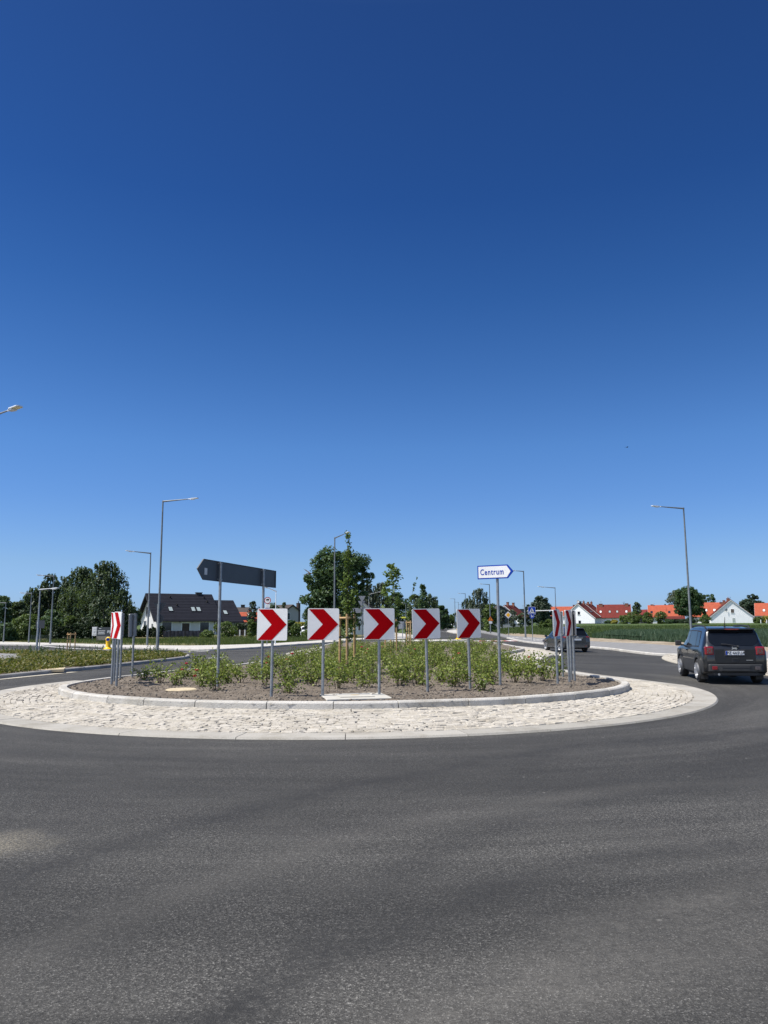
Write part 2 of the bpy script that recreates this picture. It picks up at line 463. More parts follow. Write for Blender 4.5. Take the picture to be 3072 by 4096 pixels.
M['joint'] = ground_mat('sanded_joint', [(0.31, 0.28, 0.225), (0.46, 0.425, 0.355)], 4, 0.95, 0.6, 40, 0.01)
M['flush'] = granite_mat('flush_concrete_edge', (0.285, 0.272, 0.243), (0.36, 0.342, 0.308), 60, 0.006, 0.4)
M['kerb_grey'] = granite_mat('grey_concrete_kerb', (0.27, 0.265, 0.26), (0.36, 0.355, 0.345), 50, 0.008, 0.4)
M['leaf_rose'] = leaf_mat('rose_leaves', [(0.045, 0.08, 0.012), (0.115, 0.165, 0.024), (0.20, 0.25, 0.045), (0.31, 0.33, 0.09)], 0.38)
M['leaf_cover'] = leaf_mat('ground_cover_leaves', [(0.035, 0.05, 0.008), (0.085, 0.092, 0.013), (0.13, 0.13, 0.022), (0.17, 0.125, 0.03)], 0.3)
M['leaf_oak'] = leaf_mat('broad_leaves', [(0.022, 0.05, 0.02), (0.042, 0.088, 0.032), (0.07, 0.125, 0.045)], 0.3)
M['leaf_birch'] = leaf_mat('birch_leaves', [(0.028, 0.052, 0.026), (0.052, 0.086, 0.042), (0.085, 0.12, 0.06)], 0.3)
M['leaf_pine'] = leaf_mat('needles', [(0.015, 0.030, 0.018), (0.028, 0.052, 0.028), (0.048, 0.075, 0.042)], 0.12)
M['leaf_bush'] = leaf_mat('shrub_leaves', [(0.045, 0.08, 0.02), (0.085, 0.135, 0.03), (0.13, 0.18, 0.05)], 0.35)
M['leaf_lime'] = leaf_mat('young_leaves', [(0.04, 0.075, 0.015), (0.085, 0.14, 0.025), (0.14, 0.20, 0.045)], 0.4)
M['leaf_far'] = leaf_mat('distant_leaves', [(0.035, 0.06, 0.03), (0.06, 0.095, 0.045), (0.09, 0.125, 0.065)], 0.2)
M['leaf_silver'] = leaf_mat('grey_green_leaves', [(0.05, 0.07, 0.045), (0.085, 0.11, 0.075), (0.13, 0.15, 0.11)], 0.2)
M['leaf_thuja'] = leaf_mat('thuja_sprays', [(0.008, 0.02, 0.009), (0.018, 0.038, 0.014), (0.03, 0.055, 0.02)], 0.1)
M['leaf_yellow'] = leaf_mat('yellow_green_leaves', [(0.10, 0.11, 0.015), (0.24, 0.22, 0.03), (0.4, 0.34, 0.05)], 0.3)
M['wheat'] = leaf_mat('young_wheat', [(0.028, 0.058, 0.03), (0.05, 0.088, 0.045), (0.085, 0.125, 0.07)], 0.2)
M['blade'] = leaf_mat('grass_blades', [(0.035, 0.062, 0.015), (0.062, 0.095, 0.024), (0.105, 0.132, 0.042)], 0.35)
M['blossom'] = leaf_mat('pale_blossom', [(0.28, 0.3, 0.2), (0.5, 0.48, 0.38), (0.65, 0.6, 0.5)], 0.2)
from mathutils import noise as mnoise
# ------------------------------------------------------------------ light and sky
world = bpy.data.worlds.new('World'); scene.world = world
world.use_nodes = True
wnt = world.node_tree
SUN_EL = R(60)
SUN_DIR = Vector((-0.980 * math.cos(SUN_EL), -0.199 * math.cos(SUN_EL), math.sin(SUN_EL)))   # towards the sun
sky = wnt.nodes.new('ShaderNodeTexSky'); sky.sky_type = 'NISHITA'
sky.sun_disc = False
sky.sun_elevation = SUN_EL
sky.sun_rotation = math.atan2(SUN_DIR.x, SUN_DIR.y)
sky.altitude = 0; sky.air_density = 1.0; sky.dust_density = 0.35; sky.ozone_density = 3.2
bg = wnt.nodes['Background']
bg.inputs['Strength'].default_value = SKY_STRENGTH
# the clear air of that day: deep blue to pale horizon; unseen zenith brightened for added fill
wc = wnt.nodes.new('ShaderNodeTexCoord'); wsx = wnt.nodes.new('ShaderNodeSeparateXYZ')
wnt.links.new(wc.outputs['Generated'], wsx.inputs[0])
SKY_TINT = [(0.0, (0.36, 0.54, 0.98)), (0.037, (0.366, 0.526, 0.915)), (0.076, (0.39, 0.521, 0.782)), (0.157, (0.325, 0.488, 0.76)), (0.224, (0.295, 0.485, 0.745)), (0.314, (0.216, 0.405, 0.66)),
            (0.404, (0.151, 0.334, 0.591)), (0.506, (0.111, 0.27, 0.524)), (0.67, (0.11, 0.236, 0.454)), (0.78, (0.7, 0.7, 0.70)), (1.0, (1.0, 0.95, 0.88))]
wr_ = wnt.nodes.new('ShaderNodeValToRGB'); cr_ = wr_.color_ramp
while len(cr_.elements) < len(SKY_TINT): cr_.elements.new(0.5)
for e_, (p_, c_) in zip(cr_.elements, SKY_TINT): e_.position = p_; e_.color = (*c_, 1)
wnt.links.new(wsx.outputs[2], wr_.inputs['Fac'])
# unseen sky behind the viewer, brightened and warmed as added fill for shaded faces
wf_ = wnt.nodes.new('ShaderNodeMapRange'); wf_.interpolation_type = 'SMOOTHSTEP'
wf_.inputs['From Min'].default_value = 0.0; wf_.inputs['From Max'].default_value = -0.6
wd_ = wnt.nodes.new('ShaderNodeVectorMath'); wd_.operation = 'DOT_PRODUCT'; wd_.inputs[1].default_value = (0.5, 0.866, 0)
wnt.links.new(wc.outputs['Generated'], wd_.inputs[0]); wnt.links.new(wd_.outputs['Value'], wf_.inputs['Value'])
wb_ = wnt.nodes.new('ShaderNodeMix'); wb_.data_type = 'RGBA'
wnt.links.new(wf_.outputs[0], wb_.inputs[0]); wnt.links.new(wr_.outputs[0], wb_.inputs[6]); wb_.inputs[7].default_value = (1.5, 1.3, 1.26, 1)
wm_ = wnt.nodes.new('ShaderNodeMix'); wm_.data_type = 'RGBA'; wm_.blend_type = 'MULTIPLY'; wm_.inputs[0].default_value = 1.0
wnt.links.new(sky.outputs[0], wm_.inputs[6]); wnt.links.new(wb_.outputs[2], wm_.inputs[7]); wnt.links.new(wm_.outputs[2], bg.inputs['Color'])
sd = bpy.data.lights.new('sun', 'SUN')
sd.energy = SUN_E; sd.angle = R(0.5); sd.color = (1.0, 0.955, 0.88)
sun = bpy.data.objects.new('sun', sd); COL.objects.link(sun)
sun.rotation_euler = SUN_DIR.to_track_quat('Z', 'Y').to_euler()
sun.location = (-30, -10, 60)
scene.view_settings.view_transform = 'Standard'
scene.view_settings.look = 'None'
scene.view_settings.exposure = EXPOSURE
scene.view_settings.gamma = 1.0

# ------------------------------------------------------------------ small geometry helpers
def catmull(pts, step=0.5, closed=False):
    out = []
    n = len(pts)
    rngi = range(n if closed else n - 1)
    for i in rngi:
        if closed:
            p = [pts[(i + k - 1) % n] for k in range(4)]
        else:
            p = [pts[max(i - 1, 0)], pts[i], pts[i + 1], pts[min(i + 2, n - 1)]]
        d = math.dist(p[1], p[2]); m = max(1, int(round(d / step)))
        for s in range(m):
            t = s / m
            out.append(tuple(0.5 * ((2 * p[1][a]) + (-p[0][a] + p[2][a]) * t + (2 * p[0][a] - 5 * p[1][a] + 4 * p[2][a] - p[3][a]) * t * t
                       + (-p[0][a] + 3 * p[1][a] - 3 * p[2][a] + p[3][a]) * t ** 3) for a in (0, 1)))
    if not closed:
        out.append(tuple(pts[-1]))
    return out
def inside(poly, x, y):
    c = False; n = len(poly); j = n - 1
    for i in range(n):
        xi, yi = poly[i]; xj, yj = poly[j]
        if (yi > y) != (yj > y) and x < (xj - xi) * (y - yi) / (yj - yi) + xi:
            c = not c
        j = i
    return c
def edge_dist(poly, x, y):
    best = 1e9; n = len(poly)
    for i in range(n):
        ax, ay = poly[i]; bx, by = poly[(i + 1) % n]
        dx, dy = bx - ax, by - ay
        t = max(0, min(1, ((x - ax) * dx + (y - ay) * dy) / (dx * dx + dy * dy + 1e-9)))
        best = min(best, math.hypot(x - ax - t * dx, y - ay - t * dy))
    return best
def sheet(name, poly, z, mat, kind='structure', thick=None):
    """a flat sheet; with thick it is a slab with real sides"""
    b = MB()
    if thick:
        b.slab(poly, z - thick, z)
    else:
        b.add([(x, y, z) for x, y in poly], [tuple(range(len(poly)))])
    o = b.build(name, mat)
    if o.data.polygons[0].normal.z < 0 and not thick:
        o.data.flip_normals()
    return tag(o, kind=kind)
def kerb_run(b, path, width, h, seg=1.0, gap=0.008, lean=0.02, z0=-0.06, closed=False, jitter=0.004, r=None):
    """kerb stones along a path; the path is the foot of the outer face, stones lie to its left"""
    r = r or rng
    pts = [Vector((p[0], p[1])) for p in path]
    if closed: pts.append(pts[0])
    s = [0]
    for a, c in zip(pts, pts[1:]): s.append(s[-1] + (c - a).length)
    def at(t):
        t = min(max(t, 0), s[-1] - 1e-6)
        i = np.searchsorted(s, t, side='right') - 1
        i = min(int(i), len(pts) - 2)
        f = (t - s[i]) / max(1e-9, s[i + 1] - s[i])
        d = (pts[i + 1] - pts[i]).normalized()
        return pts[i].lerp(pts[i + 1], f), Vector((-d.y, d.x))
    n = max(1, round(s[-1] / seg)); L_ = s[-1] / n
    cuts = [i * L_ + (r.uniform(-.12, .12) * L_ if 0 < i < n else 0) for i in range(n + 1)]
    for i in range(n):
        t0, t1 = cuts[i] + gap / 2, cuts[i + 1] - gap / 2
        k = max(2, int((t1 - t0) / 0.35) + 1)
        dz = r.uniform(-jitter, jitter); do = r.uniform(-jitter, jitter)
        prof = [(0 + do, z0), (lean * .6 + do, h - 0.03 + dz), (lean + 0.025 + do, h + dz), (width, h + dz), (width + 0.01, z0)]
        vs, fs = [], []
        for q in range(k + 1):
            p, nn = at(t0 + (t1 - t0) * q / k)
            for u, z in prof:
                vs.append((p.x + nn.x * u, p.y + nn.y * u, z))
        m = len(prof)
        for q in range(k):
            for e in range(m - 1):
                fs.append((q * m + e, (q + 1) * m + e, (q + 1) * m + e + 1, q * m + e + 1))
        fs.append(tuple(range(m))); fs.append(tuple(range(k * m + m - 1, k * m - 1, -1)))
        b.add(vs, fs)
def ribbon(b, path, w0, w1, z, seg=None, gap=0.0):
    """flat band from offset w0 to w1 left of the path"""
    pts = [Vector((p[0], p[1])) for p in path]
    nn = []
    for i in range(len(pts)):
        d = (pts[min(i + 1, len(pts) - 1)] - pts[max(i - 1, 0)]).normalized()
        nn.append(Vector((-d.y, d.x)))
    acc = 0
    for i in range(len(pts) - 1):
        a0, a1 = pts[i] + nn[i] * w0, pts[i] + nn[i] * w1
        c0, c1 = pts[i + 1] + nn[i + 1] * w0, pts[i + 1] + nn[i + 1] * w1
        if seg:
            acc += (pts[i + 1] - pts[i]).length
            if acc >= seg:
                acc = 0
                c0, c1 = a0.lerp(c0, .975), a1.lerp(c1, .975)
        b.add([(*a0, z), (*a1, z), (*c1, z), (*c0, z)], [(0, 3, 2, 1)])

# ------------------------------------------------------------------ terrain
xs = np.concatenate([np.arange(-3000, -600, 200), np.arange(-600, 900, 10), np.arange(900, 3301, 200)])
ys = np.concatenate([np.arange(-200, 600, 10), np.arange(600, 4001, 200)])
b = MB()
vs = [(float(x), float(y), terrain_z(float(x), float(y)) if y < 700 else (1.22 * smooth(0.13, 0.2, x / y) - 0.03)) for y in ys for x in xs]
nx = len(xs)
fs = [(j * nx + i, j * nx + i + 1, (j + 1) * nx + i + 1, (j + 1) * nx + i) for j in range(len(ys) - 1) for i in range(nx - 1)]
b.add(vs, fs)
tag(b.build('ground', M['grass'], fix=False, smooth_deg=60), kind='structure')

# the carriageways: one asphalt sheet round the island and out along every arm
ROAD = [(-70, -15), (60, -15), (60, 20), (22, 22), (18, 30), (14.6, 38.5), (13.9, 39.7), (13.9, 44), (14.1, 50), (12.6, 58), (12.3, 65), (13.2, 80), (15.2, 110),
        (18.5, 180), (23, 330), (17, 330), (12.5, 180), (7.6, 110), (5.5, 90), (2.0, 84), (-3, 80), (-3.4, 72), (-7.2, 60.5), (-9.4, 53), (-11.5, 49.8), (-15.4, 53.2), (-20.4, 57.8), (-25.5, 63.2), (-34, 67.5), (-70, 92)]
tag(sheet('road', ROAD, 0.0, M['asphalt']), kind='structure')

# ------------------------------------------------------------------ the planted island
ISLAND_C = [(-1.0, 15.15), (2.2, 15.75), (4.5, 17.1), (5.85, 18.8), (6.35, 20.6), (6.1, 22.6), (5.75, 25), (5.5, 29), (5.35, 33), (5.5, 37), (6.3, 40.5), (7.6, 43.8), (8.5, 47),
            (8.7, 52), (8.7, 58), (7.6, 63), (2, 66), (-3.4, 63), (-4.4, 57), (-4.2, 50), (-4.0, 44), (-4.2, 39), (-4.8, 34.5), (-5.2, 31.7), (-5.9, 29), (-6.8, 26.7), (-7.5, 24.6),
            (-8.1, 22.6), (-8.35, 20.6), (-7.9, 18.85), (-6.5, 17.1), (-4.1, 15.7)]
ISLAND = catmull(ISLAND_C, 0.4, True)
b = MB(); b.T = Matrix.Identity(4)
kerb_run(b, ISLAND, 0.21, 0.19, 1.35, 0.014, 0.03, closed=True, jitter=0.005, r=random.Random(3))
tag(b.build('kerb', M['kerb'], bevel=0.008), kind='structure')

ISL_A = np.array(ISLAND)
def edge_dist_fast(x, y):
    return float(np.sqrt(((ISL_A - (x, y)) ** 2).sum(1).min()))
def soil_h(x, y):
    e = min(1.0, edge_dist_fast(x, y) / 2.5)
    n = mnoise.noise
    return 0.135 + 0.06 * e + 0.028 * n((x * 1.1, y * 1.1, 0)) + 0.020 * n((x * 4.2, y * 4.2, 3)) + 0.018 * n((x * 7, y * 7, 5)) + 0.022 * n((x * 14, y * 14, 8))
def soil_patch(x0, x1, y0, y1, step):
    X, Y = np.meshgrid(np.arange(x0, x1, step), np.arange(y0, y1, step))
    c = np.zeros(X.shape, bool); P = ISL_A; n = len(P)
    for i in range(n):
        (xi, yi), (xj, yj) = P[i], P[i - 1]
        if yi == yj: continue
        c ^= ((yi > Y) != (yj > Y)) & (X < (xj - xi) * (Y - yi) / (yj - yi) + xi)
    idx = -np.ones(X.shape, int); idx[c] = np.arange(c.sum())
    vs = [(float(x), float(y), soil_h(float(x), float(y))) for x, y in zip(X[c], Y[c])]
    q = np.stack([idx[:-1, :-1], idx[:-1, 1:], idx[1:, 1:], idx[1:, :-1]], -1).reshape(-1, 4)
    return vs, [tuple(k) for k in q[(q >= 0).all(1)].tolist()]
b = MB()
v1, f1 = soil_patch(-9, 9, 15, 24, 0.05); b.add(v1, f1)
v1, f1 = soil_patch(-9, 9, 23.95, 34, 0.09); b.add(v1, f1)
v2, f2 = soil_patch(-9, 9.4, 33.9, 66, 0.3); b.add(v2, f2)
tag(b.build('soil', M['soil'], fix=False, smooth_deg=180), kind='structure')

# loose clods and small stones on the bed
b = MB(); r = random.Random(41); n_ = 0
while n_ < 9000:
    x, y = r.uniform(-8.3, 6.4), 15.2 + 14 * r.random() ** 1.7
    if not (inside(ISLAND, x, y) and edge_dist_fast(x, y) > .26): continue
    s_ = .006 + .017 * r.random() ** 2.5; z = soil_h(x, y)
    T_ = Matrix.Translation((x, y, z + s_ * .3)) @ Matrix.Rotation(r.uniform(0, 6.3), 4, 'Z') @ Matrix.Rotation(r.uniform(-.5, .5), 4, 'X')
    b.T = T_
    b.add([(sx * s_ * r.uniform(.7, 1.3), sy * s_ * r.uniform(.7, 1.2), sz * s_ * r.uniform(.5, .9)) for sz in (-1, 1) for sy in (-1, 1) for sx in (-1, 1)], [(0, 2, 3, 1), (4, 5, 7, 6), (0, 1, 5, 4), (2, 6, 7, 3), (0, 4, 6, 2), (1, 3, 7, 5)]); n_ += 1
tag(b.build('soil_clods', M['clod'], fix=False), 'loose clods and small stones strewn over the bare soil of the island', 'clods', kind='stuff')

# ------------------------------------------------------------------ cobbled apron with its flush concrete rim
AC, AR = (-1.0, 20.6), 9.0
RIM = 0.5
RIGHT_EDGE = catmull([(8.0, 20.8), (7.35, 23.4), (6.75, 26), (6.4, 28.5), (6.45, 31.5), (7.0, 34.5), (8.1, 38.5), (9.3, 41.6), (9.75, 43.6), (9.9, 46), (10.2, 50.5), (9.6, 56), (8.6, 60)], 0.4)
LEFT_EDGE = catmull([(-4.4, 60), (-5.0, 55), (-5.5, 49), (-5.7, 45), (-5.2, 41.5), (-4.6, 38.5)], 0.5)
def arc(r, a0, a1, n):
    return [(AC[0] + r * math.cos(a0 + (a1 - a0) * i / n), AC[1] + r * math.sin(a0 + (a1 - a0) * i / n)) for i in range(n + 1)]
APRON_F = arc(AR - RIM, 0, 2 * PI, 120)
APRON_R = [(5, 20.8)] + RIGHT_EDGE + [(5, 60)]
APRON_L = [(-3, 60)] + LEFT_EDGE + [(-3, 38)]
b = MB()
# joint bed under the setts
for i, poly in enumerate((arc(AR - RIM + .02, 0, 2 * PI, 90), APRON_R, APRON_L)):
    if i: b.add([(x, y, 0.016 + 0.0008 * i) for x, y in poly], [tuple(range(len(poly)))])
# in front of the kerb the sand fills the joints unevenly: washed out here, brim full there
gx_, gy_ = np.arange(-10, 8.2, .055), np.arange(11.6, 26, .055); gi_ = {}; gv_, gf_ = [], []
for j_, y_ in enumerate(gy_):
    for i_, x_ in enumerate(gx_):
        d_ = math.hypot(x_ - AC[0], y_ - AC[1])
        if d_ < AR - RIM + .03 and math.hypot(x_ + 1.0, y_ - 23.0) > 6.2:
            n_ = mnoise.noise((x_ * 1.3, y_ * 1.3, 9)) + .8 * mnoise.noise((x_ * 5, y_ * 5, 2))
            gi_[i_, j_] = len(gv_); gv_.append((x_, y_, 0.031 - 0.05 * smooth(-.12, .25, n_) + 0.02 * max(0, (AR - RIM - d_)) / 3.0))
for (i_, j_), k_ in gi_.items():
    q_ = [k_, gi_.get((i_ + 1, j_)), gi_.get((i_ + 1, j_ + 1)), gi_.get((i_, j_ + 1))]
    if None not in q_: gf_.append(tuple(q_))
b.add(gv_, gf_)
jb = b.build('joint_sand', M['joint'], fix=False)
tag(jb, kind='structure')
def sett(b, cx, cy, ux, uy, l, w, r, zb):
    vx, vy = -uy, ux
    h = 0.036 + r.uniform(-.004, .005) + (0.008 if r.random() < .12 else 0); tl, tw = r.uniform(-.004, .004), r.uniform(-.004, .004)
    vs = []
    for lev, (kl, kw, z) in enumerate(((1, 1, zb - 0.02), (1, 1, zb + h - 0.010), (0.88, 0.86, zb + h))):
        for sx, sy in ((-1, -1), (1, -1), (1, 1), (-1, 1)):
            a = sx * l / 2 * kl * (1 + r.uniform(-.05, .05)); c = sy * w / 2 * kw * (1 + r.uniform(-.05, .05))
            zz = z + (tl * sx + tw * sy if lev else 0) + r.uniform(-.002, .002)
            vs.append((cx + ux * a + vx * c, cy + uy * a + vy * c, zz))
    fs = [(8, 9, 10, 11)]
    for o in (0, 4):
        for k in range(4):
            k2 = (k + 1) % 4
            fs.append((o + k, o + k2, o + k2 + 4, o + k + 4))
    b.add(vs, fs)
b = MB(); r = random.Random(11)
rad = AR - RIM - 0.07
while rad > 4.5:
    pitch = r.uniform(0.105, 0.145)
    a = R(-205)
    while a < R(25):
        l = r.uniform(0.11, 0.21)
        a += (l + 0.016) / rad
        rr_ = rad + r.uniform(-.012, .012)
        x, y = AC[0] + rr_ * math.cos(a), AC[1] + rr_ * math.sin(a)
        if inside(ISLAND, x, y) or (x > 5 and y > 20.8): continue
        z = 0.02 * max(0, (AR - 0.7 - rad)) / 3.0
        tw = r.uniform(-.06, .06)
        sett(b, x, y, -math.sin(a + tw), math.cos(a + tw), l, pitch - 0.015, r, z)
    rad -= pitch
for poly, xr, yr in ((APRON_R, (5.2, 10.4), (20.9, 60)), (APRON_L, (-5.8, -3.9), (38.2, 60))):
    y = yr[0]
    while y < yr[1]:
        p = 0.15 if y < 45 else 0.3
        x = xr[0]
        while x < xr[1]:
            l = r.uniform(0.14, 0.24) * (1 if y < 45 else 1.7)
            if inside(poly, x + l / 2, y) and not inside(ISLAND, x + l / 2, y) and edge_dist(poly, x + l / 2, y) > 0.38:
                sett(b, x + l / 2, y + r.uniform(-.012, .012), 1, r.uniform(-.08, .08), l, p - 0.014, r, 0.0)
            x += l + 0.014
        y += p
tag(b.build('cobble_apron', M['sett'], fix=True), kind='structure')
# flush rim: concrete slabs with radial joints
b = MB()
kerb_run(b, arc(AR, R(-200), R(2), 150), RIM, 0.028, 1.75, 0.012, 0.004, closed=False, jitter=0.002, r=random.Random(5))
kerb_run(b, RIGHT_EDGE, 0.36, 0.028, 1.6, 0.012, 0.004, jitter=0.002, r=random.Random(6))
kerb_run(b, LEFT_EDGE, 0.36, 0.028, 1.6, 0.012, 0.004, jitter=0.002, r=random.Random(8))
tag(b.build('concrete_rim', M['flush']), kind='structure')

# ------------------------------------------------------------------ pavements, kerbs and paths outside the ring
# right: footway along the field, its kerb, the pale sett wedge and bare earth behind
RK = [(15.0, 38.2), (13.95, 39.9), (13.9, 44), (14.05, 48), (13.6, 53), (12.7, 58), (12.25, 65), (12.5, 72), (13.4, 84), (15.3, 112), (18.6, 182), (23, 330)]
RKs = catmull(RK, 1.2)
RW = [(24, 330), (22, 182), (18.8, 130), (16.8, 105), (16.2, 95), (16.5, 84), (17.4, 70), (18.6, 62), (19.6, 57), (19.9, 50), (20.6, 41), (21.5, 30), (17.0, 30), (15.9, 35)]
tag(sheet('footway', RKs + RW, 0.1, M['path'], thick=0.2), kind='structure')
b = MB()
kr = catmull([(17.2, 29.4), (16.0, 34.5), (14.9, 38.0)] + RK[1:9], 0.8)
bb = MB(); bb.T = Matrix.Scale(-1, 4, (1, 0, 0))       # mirrored: stones to the right
kerb_run(bb, [(-x + 0.16, y) for x, y in kr], 0.17, 0.125, 1.0, 0.01, 0.012, r=random.Random(9))
tag(bb.build('kerb', M['kerb'], bevel=0.006), kind='structure')
WEDGE = catmull([(14.3, 39.6), (12.8, 35.8), (11.9, 31.5), (11.7, 27), (12.2, 23.5), (13.6, 20.6), (16, 19.2)], 0.5) + [(19, 19), (18, 25), (16.8, 29.6), (15.8, 34.6), (14.8, 38.2)]
b = MB(); b.slab(WEDGE, -0.1, 0.03)
tag(b.build('sett_wedge', M['joint']), kind='structure')
b = MB(); r = random.Random(12); y = 19.3
while y < 39.5:
    x = 11.6
    while x < 18.5:
        l = r.uniform(.14, .25)
        if inside(WEDGE, x, y) and edge_dist(WEDGE, x, y) > 0.35:
            sett(b, x, y + r.uniform(-.01, .01), 1, r.uniform(-.06, .06), l, 0.15, r, 0.022)
        x += l + 0.014
    y += 0.165
tag(b.build('cobble_strip', M['sett']), kind='structure')
DIRT = [(16.2, 95.5), (16.6, 104), (18.5, 128), (21.5, 122), (20.2, 104), (20.8, 92), (21.2, 78), (22.2, 66), (22.6, 58), (23.0, 46), (26, 25), (21.5, 30), (20.6, 41), (19.9, 50), (19.6, 57), (18.6, 62), (17.4, 70), (16.5, 84)]
b = MB()
cx = catmull([(21.3, 29), (20.5, 41), (19.8, 50), (19.5, 57), (18.5, 62), (17.3, 70), (16.4, 84), (16.1, 95), (17, 112)], 0.6)
ex = catmull([(26, 25), (23.6, 41), (23.0, 50), (22.8, 57), (22.3, 65), (21.6, 76), (21.0, 88), (20.6, 100), (20.6, 112)], 0.6)
m = 14; vs, fs = [], []
nC = len(cx)
for i in range(nC):
    q = ex[int(i * (len(ex) - 1) / (nC - 1))]
    for k in range(m + 1):
        t = k / m
        x, y = cx[i][0] * (1 - t) + q[0] * t, cx[i][1] * (1 - t) + q[1] * t
        vs.append((x, y, 0.1 + 0.09 * math.sin(t * PI) + 0.07 * mnoise.noise((x * .9, y * .9, 2)) * math.sin(t * PI) + 0.05 * mnoise.noise((x * 3, y * 3, 7)) * min(1, t * 4)))
for i in range(nC - 1):
    for k in range(m):
        fs.append((i * (m + 1) + k, i * (m + 1) + k + 1, (i + 1) * (m + 1) + k + 1, (i + 1) * (m + 1) + k))
b.add(vs, fs)
tag(b.build('bare_earth', M['dirt'], smooth_deg=180), kind='structure')

# left: footway, its kerb, dry verge behind
LK = [(-70, 92.5), (-34, 67.5), (-25.5, 63), (-20.4, 57.6), (-15.4, 53.2), (-11.5, 50.3), (-9.4, 53.3), (-7.2, 60.7), (-3.4, 72.2), (-3.0, 80)]
LKs = catmull(LK, 1.0)
LB = [(-3.4, 88), (-6.8, 73.5), (-9.5, 64.5), (-12, 61), (-15, 59.2), (-21, 62), (-29, 69.5), (-37, 76), (-70, 102)]
tag(sheet('footway', LKs + LB, 0.1, M['paving'], thick=0.2), kind='structure')
b = MB()
kerb_run(b, [(x, y - 0.16) for x, y in catmull(LK[1:-1], 0.8)], 0.17, 0.125, 1.0, 0.01, 0.012, r=random.Random(10))
tag(b.build('kerb', M['kerb'], bevel=0.006), kind='structure')
VERGE = [(x, y) for x, y in LB] + [(-70, 140), (-30, 115), (2, 112), (0, 92)]
tag(sheet('verge', VERGE, 0.09, M['verge'], thick=0.2), kind='structure')
# middle: a road mouth between the centre trees
tag(sheet('path', [(-3.2, 80.2), (1.4, 83), (5.4, 89.6), (4.2, 108), (1.5, 150), (-2.5, 150), (0.3, 108), (-3.4, 89)], 0.06, M['paving'], thick=0.2), kind='structure')
# traffic island of the far ring, pale
tag(sheet('splitter_island', catmull([(11.6, 123), (12.2, 123), (14.8, 150), (17.6, 190), (15.9, 186), (12.9, 160), (11.4, 134)], 2, True), 0.12, M['paving'], thick=0.2), kind='structure')
tag(sheet('splitter_island', catmull([(1.5, 68.5), (6.0, 70.5), (8.0, 72.3), (8.1, 74.8), (6, 76), (1, 74.5), (0.2, 71)], 1, True), 0.11, M['paving'], thick=0.2), kind='structure')

# left planted splitter: kerb, earth, plants, the path through it
MED_C = [(-30, 10), (-16, 20.5), (-12.9, 23.2), (-12.1, 26.4), (-11.1, 30.9), (-10.35, 35.5), (-10.0, 38.2), (-10.3, 40.6), (-11.4, 43.2), (-13.4, 46), (-18, 48.3), (-25, 50.6), (-34, 54), (-60, 62), (-62, 10)]
MED = catmull(MED_C[:-2], 0.8) + MED_C[-2:]
tag(sheet('soil', MED, 0.105, M['soil'], thick=0.2), kind='structure')
b = MB()
kerb_run(b, [(x + .1, y - .05) for x, y in catmull(MED_C[:-2], 0.7)], 0.15, 0.13, 1.0, 0.01, 0.012, r=random.Random(14))
tag(b.build('kerb', M['kerb_grey'], bevel=0.006), kind='structure')
PATH_M = [(-27, 47), (-20.4, 43.4), (-19.3, 41.0), (-17.6, 38.2), (-16.0, 35.8), (-16.8, 32.5), (-20, 28), (-40, 36)]
tag(sheet('path', PATH_M, 0.115, M['path'], thick=0.1), kind='structure')
tag(sheet('soil', [(-18.9, 41.0), (-16.4, 40.2), (-15.2, 37.3), (-15.9, 36.4), (-17.4, 38.6)], 0.12, M['soil'], thick=0.05), kind='structure')
b = MB()
kerb_run(b, [(-20.2, 43.6), (-19.1, 41.2), (-17.4, 38.4), (-15.8, 36.0), (-16.6, 32.4)][::-1], 0.07, 0.14, 1.0, 0.008, 0.002, z0=0.0, r=random.Random(15))
tag(b.build('kerb', M['kerb_grey']), kind='structure')
# pale granite strip in the gutter and road markings
b = MB()
ribbon(b, catmull([(-13.4, 21.6), (-12.5, 24.4), (-12.0, 26.4), (-11.5, 28.3)], 0.4), -0.42, -0.1, 0.012)
tag(b.build('gutter_setts', M['joint']), kind='structure')
b = MB()
wl = catmull([G(-90, 2566), G(0, 2574), G(90, 2579), G(190, 2586), G(300, 2594.5), G(400, 2598), G(470, 2601)], 0.6)
ribbon(b, wl, -0.12, 0.14, 0.006)
ribbon(b, catmull([G(730, 2610), G(790, 2607), G(860, 2601), G(960, 2595)], 0.6), -0.07, 0.07, 0.006)
ribbon(b, catmull([G(820, 2634), G(900, 2628)], 0.6), -0.07, 0.07, 0.006)
ribbon(b, catmull([G(1750, 2525.5), G(1790, 2528), G(1822, 2534)], 0.6), -0.12, 0.12, 0.006)
tag(b.build('road_marking', M['paint_white'], fix=False), kind='structure')
b = MB(); b.add([(8.35, 72.0, 0.004), (12.3, 71.6, 0.004), (12.5, 75.4, 0.004), (8.35, 75.6, 0.004)], [(0, 1, 2, 3)])
tag(b.build('crossing_surface', M['paint_red'], fix=False), kind='structure')
b = MB()
for x in (8.55, 9.6, 10.65, 11.7):
    b.add([(x, 72.2, 0.009), (x + .52, 72.2, 0.009), (x + .55, 75.2, 0.009), (x + .03, 75.2, 0.009)], [(0, 1, 2, 3)])
tag(b.build('zebra_stripes', M['paint_white'], fix=False), kind='structure')
# painted bicycle marks on the right footway, worn patches of white
b = MB()
for px, py in ((2112, 2553), (2050, 2551), (2150, 2560)):
    gx, gy = G(px, py, 0.1)
    for k in range(3):
        b.add([(gx - .5 + k * .45, gy - .9, .106), (gx - .3 + k * .45, gy - 1.0, .106), (gx - .2 + k * .4, gy + .9, .106), (gx - .45 + k * .4, gy + .8, .106)], [(0, 1, 2, 3)])
tag(b.build('road_marking', M['paint_white'], fix=False), kind='structure')

